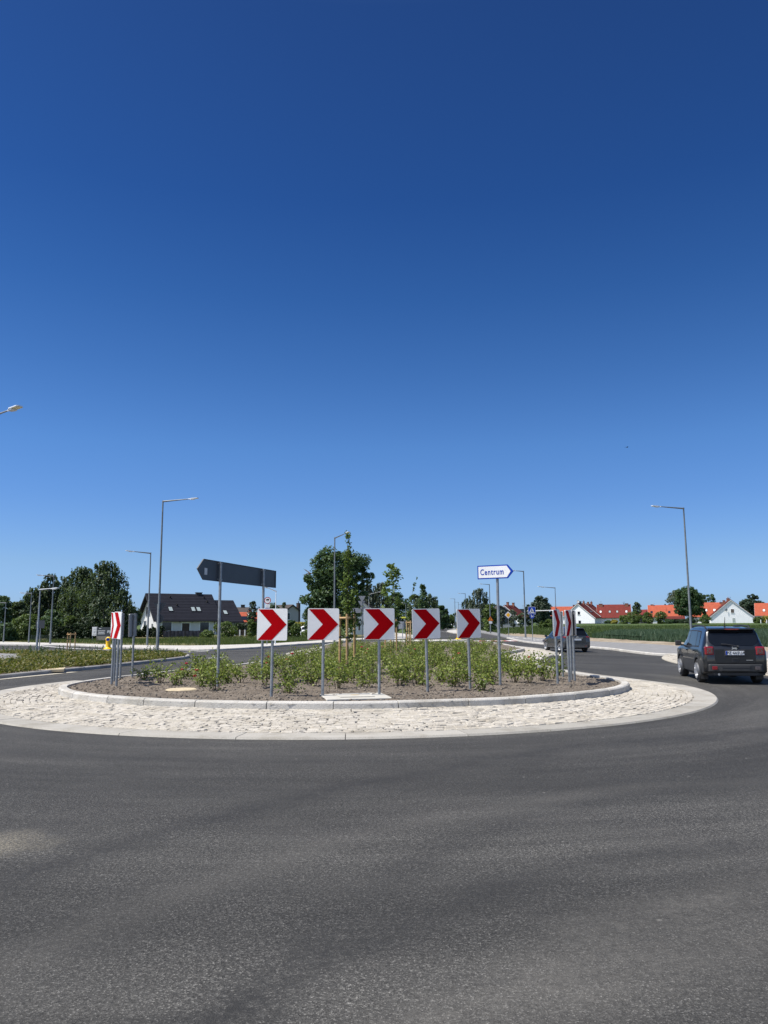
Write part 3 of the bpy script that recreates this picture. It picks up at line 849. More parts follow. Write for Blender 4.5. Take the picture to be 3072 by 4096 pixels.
# lids in the beds
t = thing('manhole_cover', 'square pale concrete slab with a lid, sunk in the soil between the chevron posts', 'manhole', (*G(1420, 2787, .17), 0.178), R(12))
b = MB(); b.slab([(-.68, -.62), (.68, -.62), (.68, .62), (-.68, .62)], -.08, 0.012); b.build('frame', M['concrete'], t, bevel=0.01)
b = MB(); b.slab([(-.36, -.33), (.36, -.33), (.36, .33), (-.36, .33)], 0.0125, 0.03)
lid = b.build('lid', M['concrete'], t, bevel=0.008)
b = MB(); b.lathe([(.1, 0.0305), (.1, 0.034)], 14); b.build('lifting_plate', M['clay'], lid)
t = thing('manhole_cover', 'weathered round sandstone coloured slab lying in the soil at left', 'manhole', (*G(725, 2762, .17), 0.16), 0)
b = MB(); b.lathe([(.34, -.05), (.36, .03), (.33, .05)], 22); b.build('slab', M['clay'], t)
t = thing('manhole_cover', 'flat pale slab behind the kerb of the left planted splitter', 'manhole', (*G(205, 2676, .13), 0.10), R(-70))
b = MB(); b.slab([(-.65, -.45), (.65, -.45), (.65, .45), (-.65, .45)], -.04, 0.05); b.build('slab', M['clay'], t, bevel=0.01)
# ------------------------------------------------------------------ foliage
def leaves_mesh(name, P, Nrm, size, r, mat, aspect=1.7, spread=0.9, extra=None, hang=0.0):
    """one small pointed leaf face per point; Nrm biases which way it faces"""
    g = np.random.default_rng(r)
    n = len(P)
    nn = Nrm + g.normal(0, spread, (n, 3))
    nn /= np.linalg.norm(nn, axis=1, keepdims=True) + 1e-9
    t = g.normal(0, 1, (n, 3)) - (0, 0, hang)
    t -= (t * nn).sum(1, keepdims=True) * nn
    t /= np.linalg.norm(t, axis=1, keepdims=True) + 1e-9
    bt = np.cross(nn, t)
    s = (size * g.uniform(0.6, 1.35, n))[:, None]
    a, c = t * s * aspect * 0.5, bt * s * 0.5
    V = np.empty((n, 4, 3))
    fold = nn * s * 0.12
    V[:, 0] = P - a; V[:, 1] = P - c * 0.9 + a * .1 + fold; V[:, 2] = P + a; V[:, 3] = P + c * 0.9 + a * .1 + fold
    return raw_mesh(name, V.reshape(-1, 3), 4, mat, extra)
def raw_mesh(name, V, k, mat, extra=None):
    """faces of k corners each, straight from an array (extra: more meshes' (V, k, material))"""
    groups = [(V, k, mat)] + (extra or [])
    co, loops, starts, mi = [], [], [], []
    off = 0; ls = 0
    for gi, (v, kk, m) in enumerate(groups):
        nf = len(v) // kk
        co.append(v); loops.append(np.arange(off, off + nf * kk)); starts.append(ls + np.arange(nf) * kk)
        mi.append(np.full(nf, gi)); off += len(v); ls += nf * kk
    co = np.concatenate(co).astype(np.float32); loops = np.concatenate(loops).astype(np.int32)
    starts = np.concatenate(starts).astype(np.int32); mi = np.concatenate(mi).astype(np.int32)
    me = bpy.data.meshes.new(name)
    me.vertices.add(len(co)); me.vertices.foreach_set('co', co.ravel())
    me.loops.add(len(loops)); me.loops.foreach_set('vertex_index', loops)
    me.polygons.add(len(starts)); me.polygons.foreach_set('loop_start', starts)
    for _, _, m in groups: me.materials.append(m)
    me.polygons.foreach_set('material_index', mi)
    me.update(calc_edges=True); me.validate()
    return me

def crown_points(kind, w, h, n, g, clumps):
    """leaf positions and outward directions for a crown w wide and h tall, base at 0"""
    def env(t):
        if kind == 'round': return (max(0.0, 1 - (2 * t - 1) ** 2)) ** 0.5 * (1.0 - 0.12 * (t - .4))
        if kind == 'dome': return min(1.0, 0.72 + t * 1.1) * (max(0.0, 1 - t ** 2.6)) ** 0.55
        if kind == 'cone': return (1 - t) ** 0.8 * min(1, 0.5 + 4 * t)
        if kind == 'column': return min(1.0, 0.35 + 3.2 * t) * (1 - t) ** 0.55
        if kind == 'spire': return min(1.0, 0.6 + 2.5 * t) * max(0.10, (1 - t) ** 1.15) * (1.0 if t < .62 else .55)
        if kind == 'birch': return (0.85 + 0.2 * math.sin(PI * min(1, t * 1.3))) * (max(0, 1 - t ** 3.0)) ** 0.5
        return 1.0
    C = []
    if isinstance(kind, list):          # lobes measured on the photo: (x, z, rx, rz) in metres
        vol = np.array([q[2] * q[2] * q[3] for q in kind]) ** .8; pick = g.choice(len(kind), clumps, p=vol / vol.sum())
        for i in pick:
            lx, lz, rx, rz = kind[i]
            d = g.normal(0, 1, 3); d /= np.linalg.norm(d); q = g.uniform(.12, 1.0) ** .42
            C.append((lx + d[0] * rx * q, d[1] * rx * q, max(.02 * h, lz + d[2] * rz * q), rx))
        kind = 'lobes'; clumps = 0
    if kind == 'twigs':                 # ascending twigs up a leader, as on a young hornbeam
        P, Nn = [], []
        for i in range(clumps):
            t = g.uniform(0, 1) ** 1.05; wl = w / 2 * (min(1, .55 + 3 * t) * (1 - t) ** .8 * (1.0 if t < .5 else .62) + .09) * g.uniform(.5, 1.15)
            a = g.uniform(0, 2 * PI); rise = wl * g.uniform(.9, 1.9); m_ = max(4, int(n / clumps * (.4 + wl / (w / 2))))
            s_ = g.uniform(.05, 1, m_)
            p = np.stack([wl * s_ * math.cos(a), wl * s_ * math.sin(a), t * h * .96 + rise * s_ ** 1.3], 1) + g.normal(0, .028 * w + .012, (m_, 3))
            P.append(p); Nn.append(np.tile((math.cos(a) * .5, math.sin(a) * .5, .8), (m_, 1)))
            C.append((wl * .9 * math.cos(a), wl * .9 * math.sin(a), t * h * .96 + rise * .85, wl))
        P = np.concatenate(P); P[:, 2] = np.minimum(P[:, 2], h * 1.0 + g.uniform(-.02, .02, len(P)) * h)
        return P, np.concatenate(Nn), C
    for i in range(clumps):
        t = min(0.97, max(0.02, g.beta(1.25, 1.15)))
        e = env(t) * w / 2
        a = g.uniform(0, 2 * PI); rad = e * (g.uniform(0.2, 1.0) ** 0.5) * g.uniform(.82, 1.06)
        C.append((rad * math.cos(a), rad * math.sin(a), t * h, e))
    P, Nn = [], []
    per = max(3, n // len(C))
    for cx, cy, cz, e in C:
        k = int(per * g.uniform(0.5, 1.5))
        cr = (0.17 * w if kind not in ('column', 'spire') else 0.2 * w) * g.uniform(0.6, 1.35)
        cr = min(cr, max(e * 0.8, 0.05 * w)) if kind != 'lobes' else e * g.uniform(.22, .42)
        d = g.normal(0, 1, (k, 3)); d /= np.linalg.norm(d, axis=1, keepdims=True)
        q = d * (cr * g.uniform(0.35, 1.0, k) ** 0.6)[:, None]
        if kind == 'birch':          # hanging strands of leaves
            ns = max(2, k // 11); s_ = g.integers(0, ns, k)
            d0 = g.normal(0, 1, (ns, 3)); d0 /= np.linalg.norm(d0, axis=1, keepdims=True)
            d = d0[s_]; q = d * cr * .95
            q[:, 2] = q[:, 2] * .9 - g.uniform(0, 1, k) * (cr * g.uniform(.5, 1.9, ns))[s_]
            q[:, :2] += g.normal(0, .05 * cr, (k, 2))
        elif kind == 'pine':
            q[:, 2] *= 0.5
        else:
            q[:, 2] *= 0.75
        p = q + (cx, cy, cz)
        o = np.array((cx, cy, max(0, cz - h * .4) * .8 + h * .12)); o = o / (np.linalg.norm(o) + 1e-6)
        P.append(p); Nn.append(d * 0.6 + o * 0.7 + (0, 0, 0.35))
    P = np.concatenate(P); Nn = np.concatenate(Nn)
    keep = P[:, 2] > -0.12 * h
    return P[keep], Nn[keep], C

def tree(name, label, cat, x, y, h, w, mat, kind='round', z0=None, trunk=0.18, n=4000, leaf=0.22, clumps=70, seed=1, group=None, bark='bark', rt=None, lean=0.0, bare=False, limbs=9):
    """a tapered trunk with limbs (part) and a crown of leaf faces in clumps (part); trunk is the bare share of h"""
    if z0 is None: z0 = terrain_z(x, y)
    g = np.random.default_rng(seed)
    t = thing(name, label, cat, (x, y, z0), 0, group)
    hc = h * (1 - trunk)
    P, Nn, C = crown_points(kind, w, hc, n, g, clumps)
    P[:, 2] += h * trunk
    if lean:
        P[:, 0] += lean * (P[:, 2] / h) ** 1.6
    me = leaves_mesh('crown', P, Nn, leaf, seed, mat, hang=2.2 if kind == 'birch' else 0.0, aspect=1.9 if kind == 'birch' else 1.7)
    link('crown', me, t)
    b = MB()
    rt = rt or h * 0.022
    top = h * (0.62 if isinstance(kind, list) or kind in ('round', 'dome') else 0.88)
    pts = [(lean * (top * k / 6 / h) ** 1.6 + rt * .8 * math.sin(seed + k * 1.7) * k / 3, rt * .8 * math.cos(seed * 2 + k) * k / 3, top * k / 6) for k in range(7)]
    pts[0] = (0, 0, -0.1)
    b.tube(pts, [rt * (1 - .82 * k / 6) * (1.35 if k == 0 else 1) for k in range(7)], 8)
    order = sorted(C, key=lambda c: -c[2])[:]
    sel = order[:: max(1, len(order) // limbs)][:limbs]
    for cx, cy, cz, e in sel:
        zz = h * trunk + cz
        z1 = min(top * .9, max(h * trunk * .8, zz - math.hypot(cx, cy) * .9))
        f = z1 / top
        p0 = (lean * (z1 / h) ** 1.6, 0, z1)
        p2 = (cx * .92 + lean * (zz / h) ** 1.6, cy * .92, zz)
        p1 = ((p0[0] + p2[0]) / 2, (p0[1] + p2[1]) / 2, p0[2] * .4 + p2[2] * .6 - .02 * h)
        r0 = rt * (1 - .75 * f) * .5
        b.tube([p0, p1, p2], [r0, r0 * .6, r0 * .2], 5)
    if bare:
        for k in range(7):
            a = g.uniform(-.5, .7); l = w * g.uniform(.07, .15)
            s0 = (-w * .33 - .06 * w * g.uniform(), -.6, h * (.70 + .03 * g.uniform()))
            e0 = (s0[0] - l * math.cos(a), g.uniform(-.3, .3), s0[2] + l * math.sin(a))
            b.tube([s0, ((s0[0] + e0[0]) / 2, 0, (s0[2] + e0[2]) / 2 + .1), e0], [.06, .04, .012], 4)
    b.build('trunk', M[bark], t, smooth_deg=60)
    return t
def tree_px(name, label, cat, xl, xr, yt, yb, Y, mat, kind, z0=None, **kw):
    """a tree whose silhouette was measured on the photo; it stands at distance Y"""
    x = HX((xl + xr) / 2, Y); w = (xr - xl) * Y / F_PX * 1.0
    zb = terrain_z(x, Y) if z0 is None else z0
    top = HZ(yt, Y)
    if isinstance(kind, list):
        tr = kw.get('trunk', .18) * (top - zb)
        kind = [(HX(a, Y) - x, HZ(c_, Y) - zb - tr, e * Y / F_PX, f * Y / F_PX) for a, c_, e, f in kind]
    return tree(name, label, cat, x, Y, top - zb, w, mat, kind, z0=zb, **kw)

# ---- far trees, left side (x and y are photo pixels of the silhouette)
BG = 'trees behind the roundabout'
tree_px('birch_tree', 'tall dark weeping birch, the tallest crown left of the dark roofed house', 'tree', 321, 508, 2245, 2560, 88, M['leaf_birch'], 'birch', n=15000, leaf=.17, clumps=150, trunk=.05, seed=21, bark='birch_bark', group=BG)
tree_px('birch_tree', 'broad weeping birch with a rounded top beside the tallest birch', 'tree', 241, 400, 2262, 2560, 92, M['leaf_birch'], 'birch', n=12000, leaf=.17, clumps=120, trunk=.05, seed=22, bark='birch_bark', group=BG)
tree_px('birch_tree', 'slim weeping birch rising behind the short lamp post at far left', 'tree', 138, 245, 2288, 2560, 98, M['leaf_birch'], 'birch', n=8000, leaf=.18, clumps=90, trunk=.05, seed=23, bark='birch_bark', group=BG)
tree_px('birch_tree', 'lower birch with drooping twigs at the left end of the birch group', 'tree', 66, 187, 2345, 2560, 96, M['leaf_birch'], 'birch', n=7000, leaf=.18, clumps=80, trunk=.05, seed=24, bark='birch_bark', group=BG)
tree_px('birch_tree', 'birch crown filling the gap between the two tallest birches', 'tree', 194, 315, 2298, 2560, 101, M['leaf_birch'], 'birch', n=7000, leaf=.18, clumps=80, trunk=.05, seed=25, bark='birch_bark', group=BG)
tree_px('birch_tree', 'drooping birch side crown nearest the white gable of the dark roofed house', 'tree', 425, 539, 2352, 2560, 86, M['leaf_birch'], 'birch', n=4200, leaf=.17, clumps=60, trunk=.05, seed=26, bark='birch_bark', group=BG)
tree_px('broadleaf_tree', 'dark broadleaf tree cut by the left edge of the photo', 'tree', -60, 48, 2380, 2566, 90, M['leaf_oak'], 'round', n=8000, leaf=.18, clumps=80, trunk=.06, seed=27, group=BG)
tree_px('broadleaf_tree', 'low dark broadleaf tree between the left edge and the birches', 'tree', 25, 118, 2402, 2566, 94, M['leaf_birch'], 'round', n=7000, leaf=.18, clumps=80, trunk=.06, seed=28, group=BG)
tree_px('broadleaf_tree', 'pale green tree between the birches and the white gable', 'tree', 478, 560, 2425, 2550, 120, M['leaf_far'], 'round', n=4500, leaf=.22, clumps=60, trunk=.06, seed=29, group=BG)
tree_px('spruce_tree', 'small pointed spruce peeping over the trees beside the white gable', 'tree', 503, 540, 2416, 2540, 124, M['leaf_pine'], 'cone', n=1500, leaf=.22, clumps=40, trunk=.05, seed=30, group=BG)
tree_px('shrub', 'big round yellow green shrub behind the bus stop sign', 'shrub', 50, 165, 2456, 2562, 82, M['leaf_bush'], 'round', n=7000, leaf=.14, clumps=90, trunk=.02, seed=31)
tree_px('shrub', 'dark ragged shrub under the left edge trees', 'shrub', -20, 70, 2490, 2564, 80, M['leaf_oak'], 'round', n=4500, leaf=.14, clumps=60, trunk=.02, seed=32)
tree_px('shrub', 'bright green bush in front of the dark birch crowns', 'shrub', 256, 312, 2458, 2540, 84, M['leaf_bush'], 'round', n=2600, leaf=.15, clumps=40, trunk=.04, seed=33)
tree_px('shrub', 'leafy bush low in front of the slim birch', 'shrub', 155, 262, 2440, 2552, 87, M['leaf_oak'], 'round', n=4500, leaf=.16, clumps=60, trunk=.03, seed=34)
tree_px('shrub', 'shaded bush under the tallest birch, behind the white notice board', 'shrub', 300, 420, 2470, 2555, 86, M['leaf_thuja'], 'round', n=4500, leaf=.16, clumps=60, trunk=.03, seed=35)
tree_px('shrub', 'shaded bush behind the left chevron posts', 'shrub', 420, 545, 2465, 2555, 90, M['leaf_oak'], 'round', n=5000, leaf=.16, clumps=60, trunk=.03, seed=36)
tree_px('broadleaf_tree', 'deep green tree filling the lower gap between the two tallest birches', 'tree', 250, 400, 2330, 2560, 97, M['leaf_birch'], 'round', n=10000, leaf=.18, clumps=110, trunk=.04, seed=37, group=BG)
tree_px('broadleaf_tree', 'deep green tree behind the slim lamp posts at far left', 'tree', 100, 240, 2372, 2562, 103, M['leaf_birch'], 'round', n=9000, leaf=.19, clumps=110, trunk=.04, seed=38, group=BG)
# big oak and the tree line behind it
tree_px('oak_tree', 'large dark round oak towering behind the front chevron signs', 'tree', 1205, 1492, 2190, 2580, 92, M['leaf_oak'], [(1335, 2265, 90, 70), (1400, 2275, 78, 72), (1285, 2315, 68, 58), (1258, 2385, 56, 44), (1340, 2370, 98, 90), (1450, 2318, 48, 40), (1430, 2390, 44, 44), (1320, 2460, 82, 50), (1270, 2440, 40, 34), (1372, 2232, 40, 34), (1262, 2450, 46, 42), (1300, 2500, 76, 44), (1400, 2465, 62, 50), (1235, 2415, 30, 28)], n=42000, leaf=.19, clumps=340, trunk=.10, seed=41, rt=.32, group=BG, bare=True)
tree_px('birch_tree', 'grey green birch to the right of the large oak', 'tree', 1427, 1524, 2338, 2560, 128, M['leaf_silver'], 'birch', n=5500, leaf=.24, clumps=80, trunk=.05, seed=42, group=BG)
tree_px('birch_tree', 'grey green birch behind the bright lamp arm', 'tree', 1481, 1566, 2332, 2560, 132, M['leaf_silver'], 'birch', n=5500, leaf=.24, clumps=80, trunk=.05, seed=43, group=BG)
tree_px('broadleaf_tree', 'mid green tree behind the second staked sapling', 'tree', 1536, 1630, 2372, 2558, 138, M['leaf_oak'], 'round', n=6000, leaf=.24, clumps=80, trunk=.06, seed=44, group=BG)
tree_px('broadleaf_tree', 'round green tree behind the third staked sapling', 'tree', 1612, 1705, 2382, 2556, 145, M['leaf_far'], 'round', n=6000, leaf=.24, clumps=80, trunk=.06, seed=45, group=BG)
tree_px('broadleaf_tree', 'olive tree along the far road, right of the columnar sapling', 'tree', 1682, 1760, 2378, 2540, 165, M['leaf_far'], 'birch', n=6000, leaf=.27, clumps=80, trunk=.06, seed=46, group=BG)
tree_px('spruce_tree', 'pointed spruce among the trees along the far road', 'tree', 1722, 1762, 2388, 2535, 185, M['leaf_pine'], 'cone', n=2600, leaf=.28, clumps=60, trunk=.04, seed=47, group=BG)
tree_px('broadleaf_tree', 'far road tree just left of the gap of sky', 'tree', 1745, 1792, 2425, 2530, 200, M['leaf_oak'], 'round', n=3500, leaf=.3, clumps=60, trunk=.06, seed=48, group=BG)
tree_px('spruce_tree', 'dark spruce above the far road end, beside the gap of sky', 'tree', 1770, 1806, 2436, 2522, 230, M['leaf_pine'], 'cone', n=2200, leaf=.32, clumps=50, trunk=.04, seed=49, group=BG)
tree_px('shrub', 'round green bush at the end of the far road', 'shrub', 1780, 1824, 2462, 2514, 235, M['leaf_bush'], 'round', n=2200, leaf=.3, clumps=40, trunk=.04, seed=50)
tree_px('copper_tree', 'small far tree at the vanishing end of the road', 'tree', 1808, 1842, 2452, 2508, 300, M['leaf_oak'], 'round', n=1500, leaf=.4, clumps=30, trunk=.05, seed=51, group=BG)
tree_px('birch_tree', 'feathery birch behind the rightmost of the front chevron signs', 'tree', 1862, 1971, 2358, 2510, 190, M['leaf_silver'], 'birch', n=6500, leaf=.27, clumps=90, trunk=.04, seed=52, group=BG)
tree_px('birch_tree', 'smaller birch left of the feathery birch, above the rightmost front chevron', 'tree', 1839, 1904, 2398, 2510, 200, M['leaf_far'], 'birch', n=3500, leaf=.28, clumps=50, trunk=.04, seed=53, group=BG)
tree_px('spruce_tree', 'dark spruce standing against the feathery birch', 'tree', 1918, 1962, 2392, 2506, 180, M['leaf_pine'], 'cone', n=3500, leaf=.25, clumps=70, trunk=.04, seed=54, group=BG)
tree_px('broadleaf_tree', 'leafy green tree behind the orange roadworks triangle', 'tree', 1930, 1990, 2425, 2512, 160, M['leaf_bush'], 'round', n=3500, leaf=.24, clumps=60, trunk=.05, seed=55, group=BG)
tree_px('broadleaf_tree', 'small tree left of the priority diamond, in front of the white gable', 'tree', 1993, 2024, 2444, 2505, 170, M['leaf_silver'], 'round', n=1500, leaf=.22, clumps=40, trunk=.18, seed=56, group=BG)
tree_px('broadleaf_tree', 'small tree right of the priority diamond, in front of the white gable', 'tree', 2032, 2072, 2442, 2505, 170, M['leaf_silver'], 'round', n=1700, leaf=.22, clumps=40, trunk=.18, seed=57, group=BG)
tree_px('broadleaf_tree', 'twiggy tree at the right corner of the brown roofed house', 'tree', 2068, 2104, 2455, 2505, 175, M['leaf_far'], 'round', n=1000, leaf=.22, clumps=30, trunk=.12, seed=58, group=BG)
tree_px('broadleaf_tree', 'tree top behind the brown roofed house, left of its gable', 'tree', 1960, 1990, 2408, 2500, 240, M['leaf_far'], 'round', n=1500, leaf=.3, clumps=30, trunk=.1, seed=59, group=BG)
tree_px('pine_tree', 'big dark bushy pine behind the blue crossing sign', 'tree', 2122, 2212, 2382, 2505, 185, M['leaf_pine'], [(2166, 2408, 24, 24), (2166, 2440, 38, 34), (2150, 2468, 30, 26), (2188, 2466, 28, 28), (2172, 2490, 36, 18), (2164, 2425, 32, 30)], n=15000, leaf=.26, clumps=240, trunk=.03, seed=60, group=BG)
tree_px('pine_tree', 'low dark pine at the left foot of the big bushy pine', 'tree', 2096, 2136, 2422, 2502, 195, M['leaf_pine'], 'round', n=2500, leaf=.27, clumps=50, trunk=.04, seed=61, group=BG)
tree_px('oak_tree', 'dark broad oak between the two orange roofs', 'tree', 2702, 2818, 2350, 2500, 225, M['leaf_oak'], [(2752, 2394, 44, 38), (2784, 2402, 34, 36), (2736, 2430, 34, 34), (2770, 2440, 42, 34), (2800, 2452, 22, 18), (2714, 2448, 18, 16), (2762, 2374, 26, 22)], n=20000, leaf=.29, clumps=260, trunk=.13, seed=62, group=BG, rt=.35)
tree_px('willow_tree', 'pale grey green tree behind the left side of the broad oak', 'tree', 2668, 2740, 2370, 2500, 330, M['leaf_silver'], 'round', n=4500, leaf=.42, clumps=70, trunk=.05, seed=63, group=BG)
tree_px('broadleaf_tree', 'green tree top above the left orange ridge, right of the oak', 'tree', 2800, 2836, 2385, 2490, 330, M['leaf_far'], 'round', n=2200, leaf=.4, clumps=40, trunk=.05, seed=64, group=BG)
tree_px('broadleaf_tree', 'green tree top above the orange ridge beside the satellite dish', 'tree', 2826, 2870, 2382, 2490, 335, M['leaf_oak'], 'round', n=2500, leaf=.4, clumps=40, trunk=.05, seed=65, group=BG)
tree_px('pine_tree', 'dark spreading pine right of the large white gable', 'tree', 2958, 3046, 2384, 2494, 318, M['leaf_pine'], [(3018, 2402, 20, 16), (3000, 2424, 30, 18), (2978, 2446, 22, 16), (3020, 2452, 28, 20), (2992, 2474, 30, 18), (3034, 2474, 16, 14)], n=12000, leaf=.40, clumps=200, trunk=.06, seed=66, group=BG)
tree_px('pine_tree', 'lower pine reaching out to the right edge houses', 'tree', 3012, 3072, 2412, 2490, 322, M['leaf_pine'], 'round', n=4500, leaf=.40, clumps=70, trunk=.08, seed=67, group=BG)
tree_px('broadleaf_tree', 'slim tree standing alone right of the dark red roof', 'tree', 2534, 2566, 2414, 2500, 285, M['leaf_far'], 'round', n=2600, leaf=.34, clumps=50, trunk=.05, seed=68, group=BG)
for i, (xl, xr, yt, Y, mt, lb) in enumerate((
        (2470, 2526, 2470, 262, 'leaf_bush', 'bush under the right end of the dark red roof'),
        (2506, 2566, 2454, 258, 'leaf_bush', 'tallest bush in the row right of the dark red roof'),
        (2568, 2616, 2458, 256, 'leaf_bush', 'bush left of the window under the long orange roof'),
        (2624, 2672, 2453, 254, 'leaf_bush', 'rounded bush in front of the long orange roof'),
        (2660, 2690, 2484, 252, 'leaf_oak', 'low bush at the edge of the field below the broad oak'),
        (2800, 2842, 2468, 250, 'leaf_bush', 'ragged bush left of the large white gable'),
        (2722, 2790, 2484, 262, 'leaf_thuja', 'clipped dark hedge bush below the broad oak'),
        (3014, 3050, 2478, 256, 'leaf_bush', 'bush below the spreading pine at far right'),
        (3046, 3090, 2474, 258, 'leaf_yellow', 'yellowish bush at the right edge of the photo'),
        (2158, 2184, 2488, 178, 'leaf_bush', 'low bush at the foot of the big bushy pine'),
        (2180, 2216, 2482, 178, 'leaf_bush', 'low bush right of the big bushy pine, at the field edge'),
        (2444, 2472, 2486, 268, 'leaf_yellow', 'yellow flowering bush in front of the dark red roofed house'),
        (2420, 2446, 2488, 270, 'leaf_oak', 'dark bush beside the second white gable'),
        (1944, 1976, 2484, 140, 'leaf_bush', 'bush left of the lamp post with the roadworks sign'))):
    tree_px('shrub', lb, 'shrub', xl, xr, yt, 2500, Y, M[mt], 'round', n=2200, leaf=.26 if Y > 200 else .18, clumps=45, trunk=.02, seed=80 + i, group='shrubs at the far gardens')
# bushes near the left houses
for i, (xl, xr, yt, yb, Y, mt, lb, n) in enumerate((
        (855, 945, 2490, 2548, 96, 'leaf_bush', 'large flowering bush right of the dark garden screen', 4500),
        (800, 858, 2520, 2550, 94, 'leaf_bush', 'low bush in front of the dark garden screen', 1500),
        (985, 1028, 2478, 2552, 93, 'leaf_bush', 'tall bush left of the leftmost front chevron sign', 2600),
        (1140, 1190, 2480, 2560, 88, 'leaf_oak', 'dark bush right of the leftmost front chevron sign', 2600),
        (1166, 1204, 2492, 2566, 84, 'leaf_bush', 'young spruce like bush left of the white parked car', 2200),
        (1196, 1262, 2522, 2560, 87, 'leaf_bush', 'low leafy bushes in front of the white parked car', 2200),
        (1205, 1240, 2440, 2530, 104, 'leaf_oak', 'dark bush below the tall chimney', 2000),
        (630, 662, 2500, 2552, 99, 'leaf_thuja', 'dark evergreen at the left end of the garden screen', 2000),
        (990, 1040, 2402, 2500, 150, 'leaf_pine', 'dark conifer behind the red roof left of the round sign', 2200),
        (1046, 1130, 2412, 2500, 160, 'leaf_far', 'distant grey green trees behind the shingle roof', 2600),
        (1124, 1150, 2406, 2500, 170, 'leaf_far', 'distant tree top over the shingle ridge', 900))):
    t = tree_px('shrub', lb, 'shrub', xl, xr, yt, yb, Y, M[mt], 'round', n=n, leaf=.13 if Y < 110 else .25, clumps=50, trunk=.02, seed=110 + i)
    if i == 0:
        g = np.random.default_rng(4); k = 260
        wv = (xr - xl) * Y / F_PX / 2; hv = HZ(yt, Y)
        d = g.normal(0, 1, (k, 3)); d /= np.linalg.norm(d, axis=1, keepdims=True)
        link('blossom', leaves_mesh('blossom', d * (wv, wv, hv * .48) + (0, 0, hv * .5), d, .1, 5, M['blossom'], 1.1), t)
tree_px('thuja', 'tall narrow thuja left of the garden door, by the white gable', 'thuja', 610, 630, 2506, 2552, 98, M['leaf_thuja'], 'column', n=900, leaf=.12, clumps=40, trunk=.01, seed=130, group='thujas before the white gable')
th = None
for i in range(11):
    x = HX(528 + i * 8.6, 100)
    lb = 'small dark thuja in the row along the white gable'
    if th is None:
        th = tree('thuja', lb, 'thuja', x, 100, 1.45, .62, M['leaf_thuja'], 'column', n=800, leaf=.12, clumps=36, trunk=.01, seed=131, group='thujas before the white gable')
    else:
        dup(th, (x, 100 + rng.uniform(-.3, .3), -0.03), rng.uniform(0, 6), scale=(1, 1, rng.uniform(.8, 1.2)))
th = None
for i in range(17):
    x = HX(214 + i * 9.2, 82)
    lb = 'clipped thuja in the long hedge row under the birches'
    if th is None:
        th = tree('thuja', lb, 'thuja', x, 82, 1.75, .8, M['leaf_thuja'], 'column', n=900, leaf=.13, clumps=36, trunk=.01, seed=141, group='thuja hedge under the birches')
    else:
        dup(th, (x, 82 + rng.uniform(-.2, .2), -0.03), rng.uniform(0, 6), scale=(1, 1, rng.uniform(.85, 1.1)))
# hedge with yellowish tips by the grey house
def hedge(name, label, x0, x1, y, z0, z1, d, mat, n, leaf, seed):
    g = np.random.default_rng(seed)
    P = np.stack([g.uniform(x0, x1, n), y + g.uniform(-d / 2, d / 2, n), z0 + (z1 - z0) * g.uniform(0, 1, n) ** .8], 1)
    Nn = np.stack([np.zeros(n), np.full(n, -.8), np.full(n, .6)], 1)
    me = leaves_mesh(name, P - ((x0 + x1) / 2, y, z0), Nn, leaf, seed, mat)
    o = link(name, me); o.location = ((x0 + x1) / 2, y, z0)
    return tag(o, label, 'hedge')
hedge('hedge', 'clipped yellow topped hedge in front of the grey house', HX(1146, 104), HX(1226, 104), 104, -.03, HZ(2487, 104), 1.0, M['leaf_yellow'], 2600, .13, 9)
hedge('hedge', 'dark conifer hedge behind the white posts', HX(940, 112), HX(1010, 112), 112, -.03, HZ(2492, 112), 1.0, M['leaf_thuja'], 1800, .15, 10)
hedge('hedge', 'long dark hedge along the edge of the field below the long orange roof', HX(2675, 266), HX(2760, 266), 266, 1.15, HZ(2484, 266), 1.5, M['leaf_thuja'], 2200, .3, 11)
hedge('hedge', 'dark hedge behind the thuja row at far left', HX(205, 85), HX(420, 85), 85, -.03, HZ(2504, 85), 1.0, M['leaf_thuja'], 5200, .15, 12)
hedge('hedge', 'dark hedge at the far left behind the bus stop', HX(-30, 84), HX(140, 84), 84, -.03, HZ(2530, 84), 1.2, M['leaf_oak'], 3800, .15, 13)

# ---- four staked saplings down the middle of the island
def stake_frame(label, spots, top, bars, z0=0.16, rad=0.04, group='wooden stake frames'):
    cx = sum(s[0] for s in spots) / 3; cy = sum(s[1] for s in spots) / 3
    t = thing('stake_frame', label, 'stakes', (cx, cy, z0), 0, group)
    loc = [(x - cx, y - cy) for x, y in spots]
    for x, y in loc:
        b = MB(); b.tube([(x, y, -.1), (x * .98, y * .98, top - z0)], rad, 9); b.build('stake', M['stake'], t, smooth_deg=50)
    for i, j in ((0, 1), (1, 2), (2, 0)):
        if bars:
            b = MB()
            p, q = Vector((*loc[i], top - z0 - .12)), Vector((*loc[j], top - z0 - .12))
            e = (q - p).normalized() * .07
            b.tube([p - e, q + e], rad * .85, 8); b.build('crossbar', M['stake'], t, smooth_deg=50)
    for x, y in loc[:2]:
        b = MB(); b.tube([(x, y, (top - z0) * .62), (0, 0, (top - z0) * .62 + .02)], .018, 5)
        b.tube([(x, y, (top - z0) * .62 - .025), (x, y, (top - z0) * .62 + .025)], rad + .006, 9)
        b.build('strap', M['black'], t)
    return t
SAP = 'staked saplings on the island'
stake_frame('three round stakes with crossbars round the nearest sapling', [(-1.37, 23.6), (-1.12, 23.0), (-0.93, 23.9)], 1.98, True)
tree('sapling', 'tallest looking slender sapling, nearest on the island, inside its stakes', 'tree', -1.12, 23.45, 4.45, .86, M['leaf_lime'], 'twigs', z0=.16, n=1700, leaf=.056, clumps=90, trunk=.2, seed=201, rt=.024, limbs=40, group=SAP)
